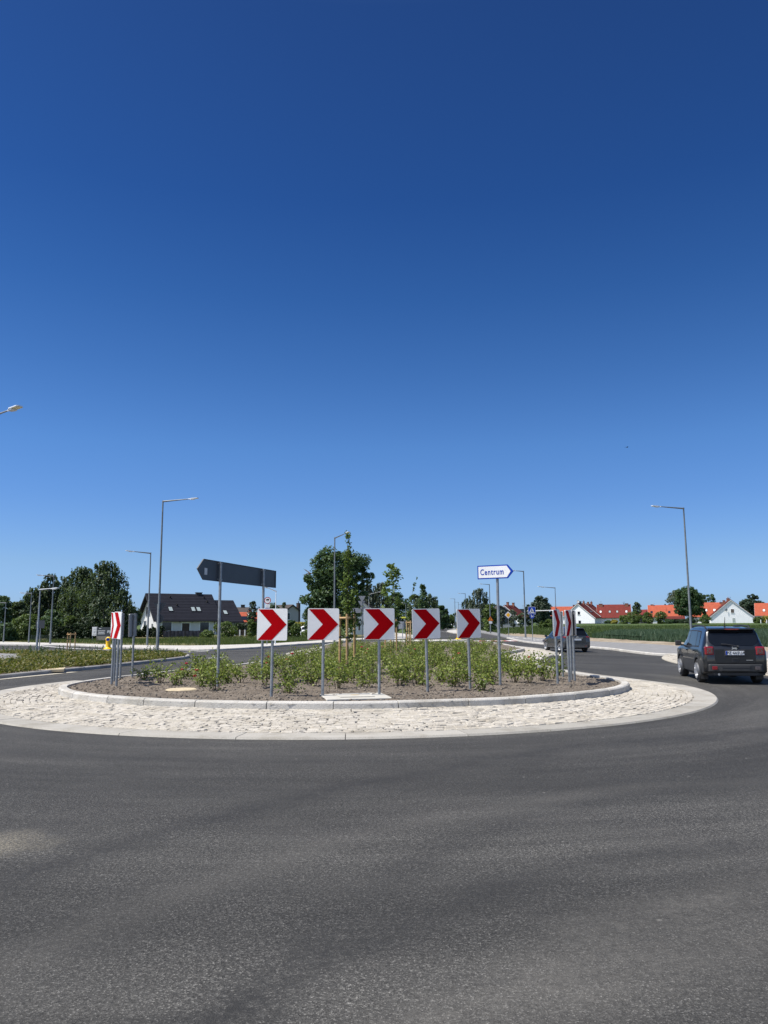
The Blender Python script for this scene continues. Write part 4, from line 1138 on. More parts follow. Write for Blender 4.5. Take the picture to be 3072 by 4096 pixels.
stake_frame('three round stakes with crossbars behind the middle chevron sign', [(.04, 38.4), (.30, 37.0), (.60, 38.8)], 1.9, True)
tree('sapling', 'open crowned sapling with a side branch, second along the island', 'tree', .42, 37.8, 4.45, 1.15, M['leaf_lime'], 'round', z0=.16, n=850, leaf=.10, clumps=46, trunk=.32, seed=202, rt=.03, group=SAP)
stake_frame('pair of bright stakes left of the fourth front chevron sign', [(1.34, 46.6), (1.57, 46.5), (1.5, 47.4)], 1.86, True)
tree('sapling', 'thin sapling leaning to the right, third along the island', 'tree', 1.25, 46.8, 4.45, .55, M['leaf_lime'], 'twigs', z0=.16, n=420, leaf=.09, clumps=40, trunk=.18, seed=203, rt=.025, lean=.75, group=SAP)
stake_frame('small far stakes under the fourth front chevron sign', [(2.95, 64.6), (3.3, 64.4), (3.2, 65)], 1.85, True)
tree('sapling', 'dense columnar sapling, farthest along the island', 'tree', 3.25, 64.7, 5.1, 1.0, M['leaf_oak'], 'column', z0=.16, n=1500, leaf=.12, clumps=80, trunk=.28, seed=204, rt=.04, group=SAP)
stake_frame('three stakes with a crossbar in the left planted splitter, without leaves', [G(268, 2601, .1), G(279, 2602, .1), G(299, 2600, .1)], HZ(2524, 48.5), True, z0=.1, rad=.035)

# ---- rose bushes
def rose_variant(seed, h, w, n, blooms=0, bl='rose_red'):
    g = np.random.default_rng(seed)
    P, Nn, canes = [], [], []
    nc = int(g.integers(6, 10))
    for k in range(nc):
        a = g.uniform(0, 2 * PI); l = h * g.uniform(.45, 1.1); o = w / 2 * g.uniform(.35, 1.1)
        p0 = np.array((.03 * math.cos(a), .03 * math.sin(a), 0)); p2 = np.array((o * math.cos(a), o * math.sin(a), l))
        p1 = np.array((o * .45 * math.cos(a + .3), o * .45 * math.sin(a + .3), l * .55))
        canes.append((p0, p1, p2))
        m = n // nc
        t = g.uniform(.22, 1.0, m) ** .75
        q = ((1 - t) ** 2)[:, None] * p0 + (2 * t * (1 - t))[:, None] * p1 + (t ** 2)[:, None] * p2
        q = q + g.normal(0, .085 * (w / .6), (m, 3)) * (.6 + .5 * t)[:, None] * (1, 1, .75)
        P.append(q); d = q - (0, 0, h * .35); Nn.append(d / (np.linalg.norm(d, axis=1, keepdims=True) + 1e-6) * .6 + (0, 0, .8))
    P = np.concatenate(P); Nn = np.concatenate(Nn)
    P[:, 2] = np.maximum(P[:, 2], .03)
    leaf = leaves_mesh('foliage', P, Nn, .048, seed, M['leaf_rose'], 1.5, .75)
    b = MB()
    for p0, p1, p2 in canes:
        b.tube([p0 - (0, 0, .05), p1, p2], [.009, .007, .004], 5)
    root = thing('rose_bush', 'low green rose bush without blooms in the planted island', 'rose bush', (0, 0, 0), 0, 'rose bushes on the island')
    link('foliage', leaf, root)
    b.build('canes', M['stem'], root, smooth_deg=60)
    for k in range(blooms):
        c = canes[k % nc][2]
        q = MB()
        for j in range(9):
            a = j * 2.4; rr_ = .011 + .0035 * j
            q.box((c[0] + rr_ * math.cos(a), c[1] + rr_ * math.sin(a), c[2] + .03 - .002 * j), (.034, .012, .042), Matrix.Rotation(a, 3, 'Z') @ Matrix.Rotation(.25 + j * .06, 3, 'X'))
        q.build('bloom', M[bl], root)
    return root
r = random.Random(31)
protos = [rose_variant(300 + i, h, w, n) for i, (h, w, n) in enumerate(((.54, .74, 240), (.46, .66, 190), (.62, .70, 260), (.38, .6, 160), (.50, .86, 260), (.26, .4, 100)))]
reds = [rose_variant(320 + i, .52, .58, 300, 2) for i in range(2)]
whites = [rose_variant(330, .56, .62, 320, 4, 'rose_white')]
for o in reds: o['label'] = 'rose bush with a few dark red blooms in the planted bed'
for o in whites: o['label'] = 'rose bush with white blooms near the right chevron group'
spots = []
# first row, measured on the photo (foot of each bush)
for px, py in ((575, 2722), (640, 2738), (700, 2746), (805, 2752), (835, 2742), (905, 2740), (962, 2738), (868, 2768), (1060, 2742), (1060, 2700), (1150, 2775), (1235, 2738), (1255, 2752), (1372, 2738), (1460, 2752), (1490, 2738), (1596, 2748), (1665, 2742),
               (1700, 2752), (1770, 2735), (1830, 2738), (1860, 2730), (1925, 2742), (1968, 2745), (2060, 2735), (2120, 2738), (2172, 2728), (2210, 2718), (2235, 2705), (1930, 2766), (1350, 2762)):
    spots.append((*G(px, py, .16), 1))
y = 18.4
while y < 64:
    step = (.92 if y < 22 else .84) if y < 34 else (1.12 if y < 46 else 1.5)
    x = -8.4 + r.uniform(0, step)
    while x < 8.8:
        px_, py_ = x + r.uniform(-.18, .18), y + r.uniform(-.22, .22)
        front = edge_dist_fast(px_, py_)
        if inside(ISLAND, px_, py_) and front > (.75 if py_ > 24 else 2.6 if py_ < 21 else 1.5) and min(math.hypot(px_ - s[0], py_ - s[1]) for s in spots) > step * .62 and r.random() < .92 and len(spots) < 300 and mnoise.noise((px_ * .55, py_ * .42, 11)) > -.2:
            if not (math.hypot(px_ + 1.12, py_ - 23.45) < .35):
                spots.append((px_, py_, 0))
        x += step
    y += step * .85
for k, (x, y, first) in enumerate(spots):
    q = r.random()
    if q < .022: src = r.choice(reds)
    elif x > 3.2 and y < 24 and q < .3: src = whites[0]
    else: src = r.choice(protos[:5] if (first or r.random() < .9) else protos[5:])
    s = (r.uniform(.68, 1.16) if not first else r.uniform(.85, 1.18))
    if y > 44: s *= .88
    dup(src, (x, y, soil_h(x, y) - .01), r.uniform(0, 6.28), scale=(s, s, s * r.uniform(.9, 1.1)))
for o in protos + reds + whites:
    for ch in list(o.children): bpy.data.objects.remove(ch)
    bpy.data.objects.remove(o)

# ---- ground cover of the left splitter (nobody could count it)
g = np.random.default_rng(77)
Ps, Ns = [], []
cnt = 0
while cnt < 3600:
    x, y = g.uniform(-36, -9.5), 21 + 32 * g.uniform(0, 1)
    if not inside(MED, x, y) or inside(PATH_M, x, y) or edge_dist(MED, x, y) < .28 or x < -.56 * y - 1: continue
    if inside([(-18.9, 41.0), (-16.4, 40.2), (-14.9, 37.3), (-15.9, 36.4), (-17.4, 38.6)], x, y): continue
    if mnoise.noise((x * .8, y * .8, 4)) < -.22 or mnoise.noise((x * 2.2, y * 2.2, 6)) < -.32 or (y > 44.0 + (-x - 13) * .3): continue
    k = 15; hh = (.09 + .15 * g.uniform() + .08 * mnoise.noise((x * .5, y * .5, 1))) * (.5 if y > 39 else .75 if y > 35 else 1)
    p = g.normal(0, 1, (k, 3)) * (.13, .13, .0) + (x, y, .11)
    p[:, 2] += np.abs(g.normal(0, .6, k)) * hh + .02
    Ps.append(p); Ns.append(np.tile((0, -.15, 1.0), (k, 1))); cnt += 1
Ps = np.concatenate(Ps); Ns = np.concatenate(Ns)
me = leaves_mesh('ground_cover', Ps, Ns, .062, 78, M['leaf_cover'], 1.8, .7)
tag(link('ground_cover', me), 'low olive and yellow green ground cover filling the left planted splitter', 'ground cover', kind='stuff')
# upright dark seed heads sticking out of it
tn = 0
P, Nn = [], []
while tn < 150:
    x, y = g.uniform(-30, -10), g.uniform(24, 50)
    if inside(MED, x, y) and not inside(PATH_M, x, y) and edge_dist(MED, x, y) > .3 and x > -.56 * y - 1 and (y > 38 or g.uniform() < .35):
        hh = g.uniform(.22, .42)
        P.append(np.stack([np.full(12, x) + g.normal(0, .014, 12), np.full(12, y) + g.normal(0, .014, 12), .1 + np.linspace(.1, hh, 12)], 1)); Nn.append(np.tile((0, -1, .2), (12, 1))); tn += 1
me = leaves_mesh('seed_heads', np.concatenate(P), np.concatenate(Nn), .045, 79, M['leaf_oak'], 1.6, .5)
tag(link('seed_heads', me), 'dark upright seed stalks above the olive ground cover', 'weeds', kind='stuff')

# ---- grass and wheat
def blades(name, label, pts, h, w, seed, mat, cat, hv=.35):
    g = np.random.default_rng(seed)
    P = np.array(pts); n = len(P)
    a = g.uniform(0, 2 * PI, n); hh = h * g.uniform(1 - hv, 1 + hv, n); lean = g.normal(0, .28, (n, 2)) * hh[:, None]
    d = np.stack([np.cos(a), np.sin(a), np.zeros(n)], 1) * w / 2
    V = np.empty((n, 3, 3)); V[:, 0] = P - d; V[:, 1] = P + d; V[:, 2] = P + np.stack([lean[:, 0], lean[:, 1], hh], 1)
    return tag(link(name, raw_mesh(name, V.reshape(-1, 3), 3, mat)), label, cat, kind='stuff')
g = np.random.default_rng(5)
WHEAT = [(23.0, 38), (22.9, 55), (22.2, 70), (22.0, 82), (25.5, 94), (31, 108), (38, 126), (120, 126), (120, 38)]
b = MB(); vs, fs = [], []
wx, wy = np.arange(20, 122, 1.5), np.arange(36, 130, 1.5); idx = {}
for j, y in enumerate(wy):
    for i, x in enumerate(wx):
        if inside(WHEAT, x, y) and edge_dist(WHEAT, x, y) > .8:
            idx[i, j] = len(vs); vs.append((x, y, terrain_z(x, y) + .50 + .05 * mnoise.noise((x * .5, y * .5, 0))))
for j in range(len(wy) - 1):
    for i in range(len(wx) - 1):
        q = [idx.get(k) for k in ((i, j), (i + 1, j), (i + 1, j + 1), (i, j + 1))]
        if None not in q: fs.append(tuple(q))
b.add(vs, fs)
M['wheat_top'] = ground_mat('wheat_mass', [(0.022, 0.045, 0.022), (0.04, 0.07, 0.034), (0.06, 0.095, 0.05)], 0.5, 0.95, 1.0, 5, 0.25)
wm = tag(b.build('wheat_canopy', M['wheat_top'], fix=False, smooth_deg=180), 'dense dark green canopy of the young wheat field', 'wheat', kind='stuff')
pts = []
while len(pts) < 60000:
    y = 40 + 72 * g.uniform(0, 1) ** 1.5
    x = 21.5 + (0.52 * y + 3 - 21.5) * g.uniform(0, 1)
    if x > 22 and inside(WHEAT, x, y): pts.append((x, y, terrain_z(x, y) + .02 + (.25 if edge_dist(WHEAT, x, y) > 1.2 else 0)))
blades('wheat', 'tall dark green young wheat standing in the field beyond the right footway', pts, .52, .05, 6, M['wheat'], 'wheat')
FARG = [(16.6, 106), (18.6, 130), (24, 200), (30, 260), (120, 260), (120, 127), (38, 127), (31, 109), (25.5, 95), (22.5, 84), (21.4, 84), (20.9, 100)]
pts = []
while len(pts) < 26000:
    y = 84 + 120 * g.uniform(0, 1) ** 1.4; x = 16 + (.5 * y - 10) * g.uniform(0, 1)
    if inside(FARG, x, y): pts.append((x, y, terrain_z(x, y)))
blades('tall_grass', 'bright green tall grass behind the footway and the wheat', pts, .38, .12, 7, M['blade'], 'grass')
pts = []
VA = VERGE
while len(pts) < 26000:
    x, y = g.uniform(-26, -3.5), g.uniform(60, 100)
    if not inside(VA, x, y): continue
    near = smooth(-16, -11, x)
    if g.uniform() < .12 + .88 * near: pts.append((x, y, .08))
blades('tall_grass', 'tall grass on the verge in front of the dark roofed house', pts, .24, .05, 8, M['blade'], 'grass')
pts = []
while len(pts) < 7000:
    x, y = g.uniform(-36, -15), g.uniform(64, 84)
    if inside(VA, x, y) and y > 62 + (-x - 15) * .35 + 3: pts.append((x, y, .08))
blades('tall_grass', 'weedy grass along the foot of the far left hedge', pts, .25, .05, 9, M['blade'], 'grass')
# ------------------------------------------------------------------ signs
def rounded(w, h, r, cx=0.0, cz=0.0, n=5):
    out = []
    for sx, sz, a0 in ((1, -1, -90), (1, 1, 0), (-1, 1, 90), (-1, -1, 180)):
        for k in range(n + 1):
            a = R(a0 + 90 * k / n)
            out.append((cx + sx * (w / 2 - r) + r * math.cos(a), cz + sz * (h / 2 - r) + r * math.sin(a)))
    return out
def disc(r, cx=0, cz=0, n=24): return [(cx + r * math.cos(2 * PI * k / n), cz + r * math.sin(2 * PI * k / n)) for k in range(n)]
def face_rot(nx, ny): return math.atan2(ny, nx) + PI / 2
def flat(name, poly, y, mat, parent, t=0.004, **kw):
    b = MB(); b.prism(poly, y - t, y); return b.build(name, mat, parent, **kw)
def post(parent, x, y, h, rad=0.031, mat='steel', z0=-0.2, name='post'):
    b = MB(); b.tube([(x, y, z0), (x, y, h)], rad, 14); o = b.build(name, M[mat], parent, smooth_deg=50)
    return o
def clamps(parent, x, zs, rad=0.034, w=.11):
    for z in zs:
        b = MB(); b.tube([(x, 0, z - .018), (x, 0, z + .018)], rad + .004, 12); b.box((x, -.033, z), (w, .018, .034)); b.box((x + .045, .0, z), (.02, .05, .02))
        b.build('clamp', M['steel'], parent)

def chevron_sign(px, py, label, tilt=0.0, turn=0.0):
    x, y = G(px, py, 0.155)
    nx, ny = x + 1.1, y - 23.1
    s = 0.672; zb = 1.345 - 0.155
    t = thing('chevron_sign', label, 'road sign', (x, y, 0.155), face_rot(nx, ny) + R(turn), 'chevron signs on the island')
    t.rotation_euler.y = R(tilt)
    p = flat('panel', rounded(s, s, .035, 0, zb + s / 2), -.042, M['sign_white'], t, .006, bevel=.001)
    b = MB()
    rim = rounded(s - .004, s - .004, .033, 0, zb + s / 2); inn = rounded(s - .026, s - .026, .028, 0, zb + s / 2)
    n = len(rim); vs = [(a, -.0415, c) for a, c in rim] + [(a, -.0415, c) for a, c in inn] + [(a, -.018, c) for a, c in rim] + [(a, -.018, c) for a, c in inn]
    fs = []
    for i in range(n):
        j = (i + 1) % n
        fs += [(i, j, j + 2 * n, i + 2 * n), (i + n, j + n, j + 3 * n, i + 3 * n), (i + 2 * n, j + 2 * n, j + 3 * n, i + 3 * n)]
    b.add(vs, fs); b.build('folded_edge', M['sign_back_light'], t)
    q = lambda u, v: ((u - .5) * s, zb + v * s)
    flat('chevron', [q(.035, .977), q(.505, .977), q(.978, .5), q(.497, .012), q(.02, .012), q(.482, .497)], -.0485, M['sign_red'], t, .003)
    flat('back_plate', rounded(s - .03, s - .03, .028, 0, zb + s / 2), -.0355, M['sign_back_light'], t, .003)
    post(t, 0, 0, zb + s - .02)
    clamps(t, 0, (zb + .09, zb + s - .09))
    return t
chevron_sign(1085, 2791, 'leftmost of the five front chevron signs, brightest, before the shingle roofed house', .4)
chevron_sign(1290, 2789, 'second of the five front chevron signs from the left, before the oak', .5)
chevron_sign(1517, 2783, 'middle one of the five front chevron signs, right of the square concrete slab')
chevron_sign(1711, 2771, 'fourth of the five front chevron signs from the left, before the far road trees', -1.2)
chevron_sign(1881, 2762, 'rightmost of the five front chevron signs, left of the Centrum sign post', -1.2)
chevron_sign(465, 2749, 'sunlit chevron sign turned left, foremost in the left group', 1.2)
chevron_sign(446, 2739, 'sunlit chevron sign half hidden behind the foremost one of the left group', 1.4)
chevron_sign(455, 2727, 'narrow edge chevron sign between the two sunlit ones of the left group', 1.0)
chevron_sign(480, 2715, 'chevron sign seen edge on, right behind the sunlit ones of the left group', 1.6)
chevron_sign(529, 2708, 'chevron sign seen from behind, standing alone right of the left group', 1.8)
chevron_sign(2231, 2739, 'nearest chevron sign of the right group, its face turned right', -1.6, 8)
chevron_sign(2278, 2729, 'second chevron sign of the right group, its red arrow face turned right', -1.6)
chevron_sign(2252, 2710, 'chevron sign edge between the two visible faces of the right group', -1.0)
chevron_sign(2287, 2721, 'chevron sign close behind the second face of the right group', -1.4, 10)
chevron_sign(2299, 2723, 'rightmost post of the right chevron group, its panel seen edge on', -1.4, 14)

# big direction sign from behind, on two posts
def arrow_poly(l, h, tip, left=True):
    """plate l long from 0 with a pointed end; lengths along x, heights about 0"""
    p = [(0, -h / 2), (l, -h / 2), (l + tip, 0), (l, h / 2), (0, h / 2)]
    return p
A1, A2 = G(870, 2754, .155), G(1047, 2722, .155)
ax = Vector((A1[0] - A2[0], A1[1] - A2[1])); span = ax.length; ax.normalize()
t = thing('direction_sign', 'long dark grey back of an arrow shaped direction sign on two posts', 'road sign', (*A2, .155), math.atan2(ax.y, ax.x))
h0 = 2.83; hh = .50; x0, x1 = -.98, span + .82
fy = .05     # the face lies on the far side from the camera
b = MB(); pl = [(x0, h0 - hh / 2), (x1, h0 - hh / 2), (x1 + .30, h0), (x1, h0 + hh / 2), (x0, h0 + hh / 2)]
FAR = 1 if (Vector((-ax.y, ax.x)).y > 0) else -1
b.prism(pl, FAR * .05, FAR * .056); b.build('panel', M['sign_back'], t)
flat('face', [(a * .995 + .005, (c - h0) * .98 + h0) for a, c in pl], FAR * .060 + (.002 if FAR > 0 else .002), M['sign_white'], t, .004)
b = MB()
for i in range(5):
    p, q = pl[i], pl[(i + 1) % 5]
    b.add([(p[0], FAR * .05, p[1]), (q[0], FAR * .05, q[1]), (q[0], FAR * .028, q[1]), (p[0], FAR * .028, p[1]),
           (p[0] * .994 + .006, FAR * .05, h0 + (p[1] - h0) * .955), (q[0] * .994 + .006, FAR * .05, h0 + (q[1] - h0) * .955), (q[0] * .994 + .006, FAR * .028, h0 + (q[1] - h0) * .955), (p[0] * .994 + .006, FAR * .028, h0 + (p[1] - h0) * .955)],
          [(0, 1, 2, 3), (4, 5, 6, 7), (2, 3, 7, 6), (0, 4, 5, 1)])
b.build('folded_edge', M['sign_back'], t)
flat('sticker', [(x1 - .22, h0 - .12), (x1 - .08, h0 - .12), (x1 - .08, h0 + .04), (x1 - .22, h0 + .04)], FAR * .0465, M['sticker'], t, .002)
post(t, 0, 0, h0 + hh / 2 - .01, .036); post(t, span, 0, h0 + hh / 2 - .01, .036)
for x in (0, span):
    for z in (h0 - hh / 2 + .05, h0 + hh / 2 - .05):
        b = MB(); b.tube([(x, 0, z - .02), (x, 0, z + .02)], .041, 12); b.box((x, FAR * .035, z), (.14, .025, .04)); b.box((x - .05, 0, z), (.025, .05, .025)); b.build('clamp', M['steel'], t)

# Centrum
C0 = G(2001, 2749, .155)
dx, dy = .70, -.44
t = thing('direction_sign', 'white arrow shaped sign with blue border reading Centrum on a tall post', 'road sign', (*C0, .155), math.atan2(dy, dx))
cz = HZ(2288, 18.6) - .155
L0 = .80; hh = .335; xl = -.50
pl = [(xl, cz - hh / 2), (xl + L0, cz - hh / 2), (xl + L0 + .15, cz), (xl + L0, cz + hh / 2), (xl, cz + hh / 2)]
flat('panel', pl, -.038, M['sign_blue'], t, .03)
pin = [(xl + .028, cz - hh / 2 + .028), (xl + L0 - .018, cz - hh / 2 + .028), (xl + L0 + .082, cz), (xl + L0 - .018, cz + hh / 2 - .028), (xl + .028, cz + hh / 2 - .028)]
flat('white_field', pin, -.0685, M['sign_white'], t, .003)
writing('lettering', 'Centrum', .190, M['sign_blue'], t, (xl + L0 / 2 - .01, -.0735, cz - .004), bold=.0026, spacing=1.16)
bpy.data.objects['lettering'].scale = (.80, 1.06, 1)
post(t, 0, 0, cz + hh / 2 - .03, .034); clamps(t, 0, (cz - .1, cz + .1))

# ---- small signs farther off
def tri(s, up=True, cz=0.0, cx=0.0):
    h = s * .866
    return [(cx - s / 2, cz - h / 2), (cx + s / 2, cz - h / 2), (cx, cz + h / 2)] if up else [(cx, cz - h / 2), (cx + s / 2, cz + h / 2), (cx - s / 2, cz + h / 2)]
# give way and round sign seen from behind, left splitter
x, y = G(625, 2603, .1); y0 = y
t = thing('give_way_sign', 'dark backs of a triangle and a round sign stacked on a post at left', 'road sign', (x, y, .1), R(10))
sc = y / F_PX
flat('triangle', tri(.80, False, HZ(2429, y) - .1, .12), .05, M['sign_back'], t, .02)
flat('round_plate', disc(.27, .1, HZ(2470, y) - .1), .05, M['sign_back'], t, .02)
post(t, 0, 0, HZ(2411, y) - .1, .034)
# back of a square board clamped beside the short lamp
x, y = G(150, 2603, .1)
t = thing('square_sign', 'dark square sign back behind the short lamp post at far left', 'road sign', (HX(153, y), y + .35, .1), 0)
flat('panel', rounded(.56, .5, .03, 0, HZ(2490, y) - .1), -.04, M['sign_back'], t, .02)
flat('sticker', rounded(.06, .1, .01, -.18, HZ(2484, y) - .1), -.0605, M['sticker'], t, .003)
post(t, 0, 0, HZ(2477, y) - .1, .03)
# bus stop board
x, y = G(81, 2563, .1)
t = thing('bus_stop_sign', 'small dark bus stop board on a thin post before the yellow green shrub', 'road sign', (x, y, .1), 0)
zc = HZ(2510, y) - .1
flat('panel', rounded(.36, .34, .02, .03, zc), -.03, M['ink'], t, .02)
flat('white_strip', rounded(.22, .035, .005, .05, zc + .10), -.0505, M['sign_white'], t, .003)
flat('white_strip', rounded(.24, .035, .005, .05, zc - .04), -.0505, M['sign_white'], t, .003)
post(t, 0, 0, zc + .1, .02); 
b = MB(); b.box((0, -.03, zc - .32), (.13, .02, .11)); b.build('timetable', M['sign_white'], t)
# white notice board
x, y = G(378, 2565, .09)
t = thing('notice_board', 'white notice board on two thin legs in front of the dark hedge', 'notice board', (x, y, .09), R(-6))
zc = HZ(2519, y) - .09
flat('panel', rounded(.56, .86, .01, 0, zc), -.03, M['sign_white'], t, .02)
for xx in (-.24, .26): post(t, xx, 0, zc + .3, .022)
b = MB()
for k, (w_, zz) in enumerate(((.24, .02), (.34, -.06), (.18, -.13), (.3, -.27), (.34, -.31))): b.box((0, -.0515, zc + zz), (w_, .003, .022 if k in (0, 2) else .012))
b.box((-.07, -.0515, zc + .2), (.07, .003, .08)); b.box((.1, -.0515, zc + .21), (.05, .003, .09))
b.build('print', M['black'], t)
# dark billboard with a propped frame
x, y = G(420, 2568, .09)
t = thing('billboard', 'dark advertising board with pale bottom on a propped wooden frame', 'billboard', (x, y, .09), R(-4))
wb = 72 * y / F_PX; zt = HZ(2503, y) - .09; zb = HZ(2556, y) - .09
flat('panel', [(-wb / 2, zb), (wb / 2, zb), (wb / 2, zt), (-wb / 2, zt)], 0, M['sign_back'], t, .03)
flat('lower_board', [(-wb / 2 + .03, zb + .02), (wb / 2 - .03, zb + .02), (wb / 2 - .03, zb + .40), (-wb / 2 + .03, zb + .40)], -.031, plain('pale_board', (.22, .2, .17), .8), t, .006)
b = MB()
for k in range(3): b.box((-wb * .22, -.0325, zt - .34 - k * .14), (wb * (.42, .36, .40)[k], .005, .055))
b.box((-wb * .30, -.0325, zt - .12), (.18, .005, .05))
b.build('print', M['sign_white'], t)
b = MB()
g = random.Random(3)
for k in range(7): b.box((wb * .12 + k * .07, -.0335, zt - .5 + .5 * g.uniform(.1, .35)), (.055, .004, g.uniform(.12, .34)))
b.build('picture', M['sticker'], t)
b = MB(); b.tube([(-wb / 2 + .05, -.03, zb + .3), (-wb / 2 + .2, -.35, -.02)], .025, 6); b.tube([(-wb / 2 + .05, .03, zb + .2), (-wb / 2 - .2, .4, -.02)], .025, 6)
for xx in (-wb / 2 + .02, wb / 2 - .02): b.box((xx, .035, zt / 2), (.05, .05, zt))
b.build('frame', M['bark'], t)
# yellow bollards
def bollard(x, y, h, label, z=.1):
    t = thing('bollard', label, 'bollard', (x, y, z), 0, 'yellow plastic bollards')
    r_ = .16
    b = MB()
    b.lathe([(r_ * 2.0, 0), (r_ * 2.0, .03), (r_ * 1.25, .10), (r_, .17), (r_, h - .26)], 22); b.build('body', M['bollard'], t, smooth_deg=45)
    b = MB(); b.lathe([(.0, -.11), (r_ * .8, -.11), (r_ * 1.12, -.05), (r_ * 1.12, .05), (r_ * .8, .11), (.0, .11)], 22, 'Y', (0, 0, h - .17)); b.build('head', M['bollard'], t, smooth_deg=40)
    b = MB(); b.lathe([(.0, -.114), (.11, -.114), (.11, -.111), (0, -.111)], 20, 'Y', (0, 0, h - .17)); b.build('head_disc', M['sign_blue'], t)
    return t
x, y = G(432, 2597, .1); bollard(x, y, .80, 'yellow bollard with a round head behind the left planted splitter')
x, y = G(1834, 2557, .11); bollard(x, y, 1.12, 'yellow bollard half hidden behind the rightmost front chevron sign', .11)
# round prohibition sign with white plate below
y = 60; x = HX(1069, y)
t = thing('round_sign', 'round red rimmed sign with a dark lorry mark above a white plate', 'road sign', (x, y, .09), R(-4))
zc = HZ(2399.5, y) - .09
flat('panel', disc(.27, 0, zc), -.03, M['sign_red'], t, .015)
flat('white_field', disc(.215, 0, zc), -.0455, M['sign_white'], t, .003)
b = MB(); b.box((.03, -.0495, zc + .06), (.2, .003, .13)); b.box((-.1, -.0495, zc + .04), (.06, .003, .09)); b.build('lorry_mark', M['ink'], t)
b = MB(); b.lathe([(.05, -.051), (.05, -.0492)], 10, 'Y', (-.02, 0, zc - .08)); b.lathe([(.04, -.051), (.04, -.0492)], 10, 'Y', (.06, 0, zc - .09)); b.build('small_marks', M['sticker'], t)
flat('plate', rounded(.36, .26, .02, 0, zc - .43), -.03, M['sign_white'], t, .015)
b = MB()
for k in range(3): b.box((0, -.0465, zc - .38 - .06 * k), (.24, .003, .022))
b.build('print', M['sticker'], t)
flat('blue_plate', rounded(.36, .4, .02, 0, zc - .79), -.03, M['sign_blue'], t, .015)
post(t, 0, 0, zc + .1, .03)
# give way sign cluster from behind in the middle
y = 63; x = HX(1449, y)
t = thing('give_way_sign', 'pale grey backs of two triangles and boards on a post beside the oak', 'road sign', (x, y, .1), R(6))
flat('triangle', tri(.60, False, HZ(2396, y) - .1, -.02), -.034, M['sign_back_light'], t, .012)
flat('triangle', tri(.60, False, HZ(2416, y) - .1, -.05), .05, M['sign_back_light'], t, .012)
flat('round_plate', disc(.21, .05, HZ(2432, y) - .1), .05, M['sign_back_light'], t, .012)
flat('board', rounded(.52, .38, .02, -.32, HZ(2442, y) - .1), -.034, M['sign_back_light'], t, .012)
b = MB(); b.tube([(-1.0, .0, HZ(2433, y) - .1), (0, .0, HZ(2433, y) - .1)], .025, 8); b.tube([(-.05, 0, HZ(2444, y) - .1), (.5, 0, HZ(2444, y) - .1)], .025, 8); b.build('arm', M['steel'], t)
flat('board', rounded(.34, .34, .02, -.85, HZ(2442, y) - .1), -.034, M['sign_back_light'], t, .012)
b = MB(); b.tube([(-.02, -.06, HZ(2425, y) - .1), (-.25, -.12, HZ(2420, y) - .1), (-.34, -.08, HZ(2434, y) - .1)], .012, 6); b.build('cable', M['black'], t)
post(t, 0, 0, HZ(2388, y) - .1, .038, 'lamp_steel')
# yellow plate and grey board by the middle path
y = 86; x = HX(1610, y)
t = thing('direction_board', 'grey board on a single post beside the middle path', 'road sign', (x, y, .06), 0)
flat('panel', rounded(.86, .92, .03, -.1, HZ(2501, y) - .06), .05, M['sign_back'], t, .02)
flat('panel_edge', rounded(.62, .80, .03, -.12, HZ(2501, y) - .06), .029, M['sign_back_light'], t, .004)
post(t, .0, 0, HZ(2487, y) - .06, .045)
y = 108; x = HX(1622, y)
t = thing('yellow_sign', 'flat yellow sign plate hanging over the middle path', 'road sign', (x, y, .06), 0)
flat('panel', rounded(.6, .2, .02, -.27, HZ(2470.5, y) - .06), -.03, plain('lime_plate', (.75, .75, .08), .5), t, .02)
post(t, 0, 0, HZ(2466, y) - .06, .035)
b = MB(); b.lathe([(.12, -.03), (.12, .03)], 14, 'Y', (-.14, 0, HZ(2479, y) - .06)); b.build('mirror', M['sign_back_light'], t)
# priority diamond
x, y = G(2035, 2546, .1)
t = thing('priority_sign', 'yellow diamond sign with white border on a thin post at the field edge', 'road sign', (x, y, .1), 0)
zc = HZ(2462.5, y) - .1; s = .42
dia = lambda k, rr_=.05: [(k, 0 + zc), (0, k + zc), (-k, 0 + zc), (0, -k + zc)]
flat('panel', dia(s), -.035, M['sign_white'], t, .015)
flat('yellow_field', dia(s * .66), -.0505, M['sign_yellow'], t, .004)
post(t, 0, 0, zc + .2, .028)
# pedestrian and cyclist crossing sign
x, y = G(2131, 2563, .1)
t = thing('crossing_sign', 'blue square crossing sign with white triangle over a blue round plate', 'road sign', (x, y, .1), 0)
zc = HZ(2445.5, y) - .1; s = .68
flat('panel', rounded(s, s, .04, 0, zc), -.035, M['sign_white'], t, .015)
flat('blue_field', rounded(s - .045, s - .045, .03, 0, zc), -.0505, M['sign_blue'], t, .003)
flat('triangle', tri(s * .84, True, zc + .01), -.054, M['sign_white'], t, .003)
b = MB(); b.T = Matrix.Translation((0, -.0575, zc - .02))
b.lathe([(.028, -.002), (.028, .002)], 10, 'Y', (-.02, 0, .16))
b.prism([(-.05, .12), (.015, .13), (.03, .02), (.07, -.13), (.03, -.13), (0, -.02), (-.05, -.13), (-.09, -.13), (-.04, .02)], -.002, .002)
b.prism([(.07, .02), (.16, -.04), (.2, -.13), (.17, -.13), (.13, -.06), (.06, -.02)], -.002, .002)
b.lathe([(.05, -.002), (.05, .002)], 12, 'Y', (.19, 0, -.11)); b.lathe([(.05, -.002), (.05, .002)], 12, 'Y', (-.16, 0, -.13))
b.build('pictogram', M['ink'], t)
flat('round_plate', disc(.21, 0, zc - .5), -.035, M['sign_blue'], t, .015)
b = MB(); b.T = Matrix.Translation((0, -.0525, zc - .5))
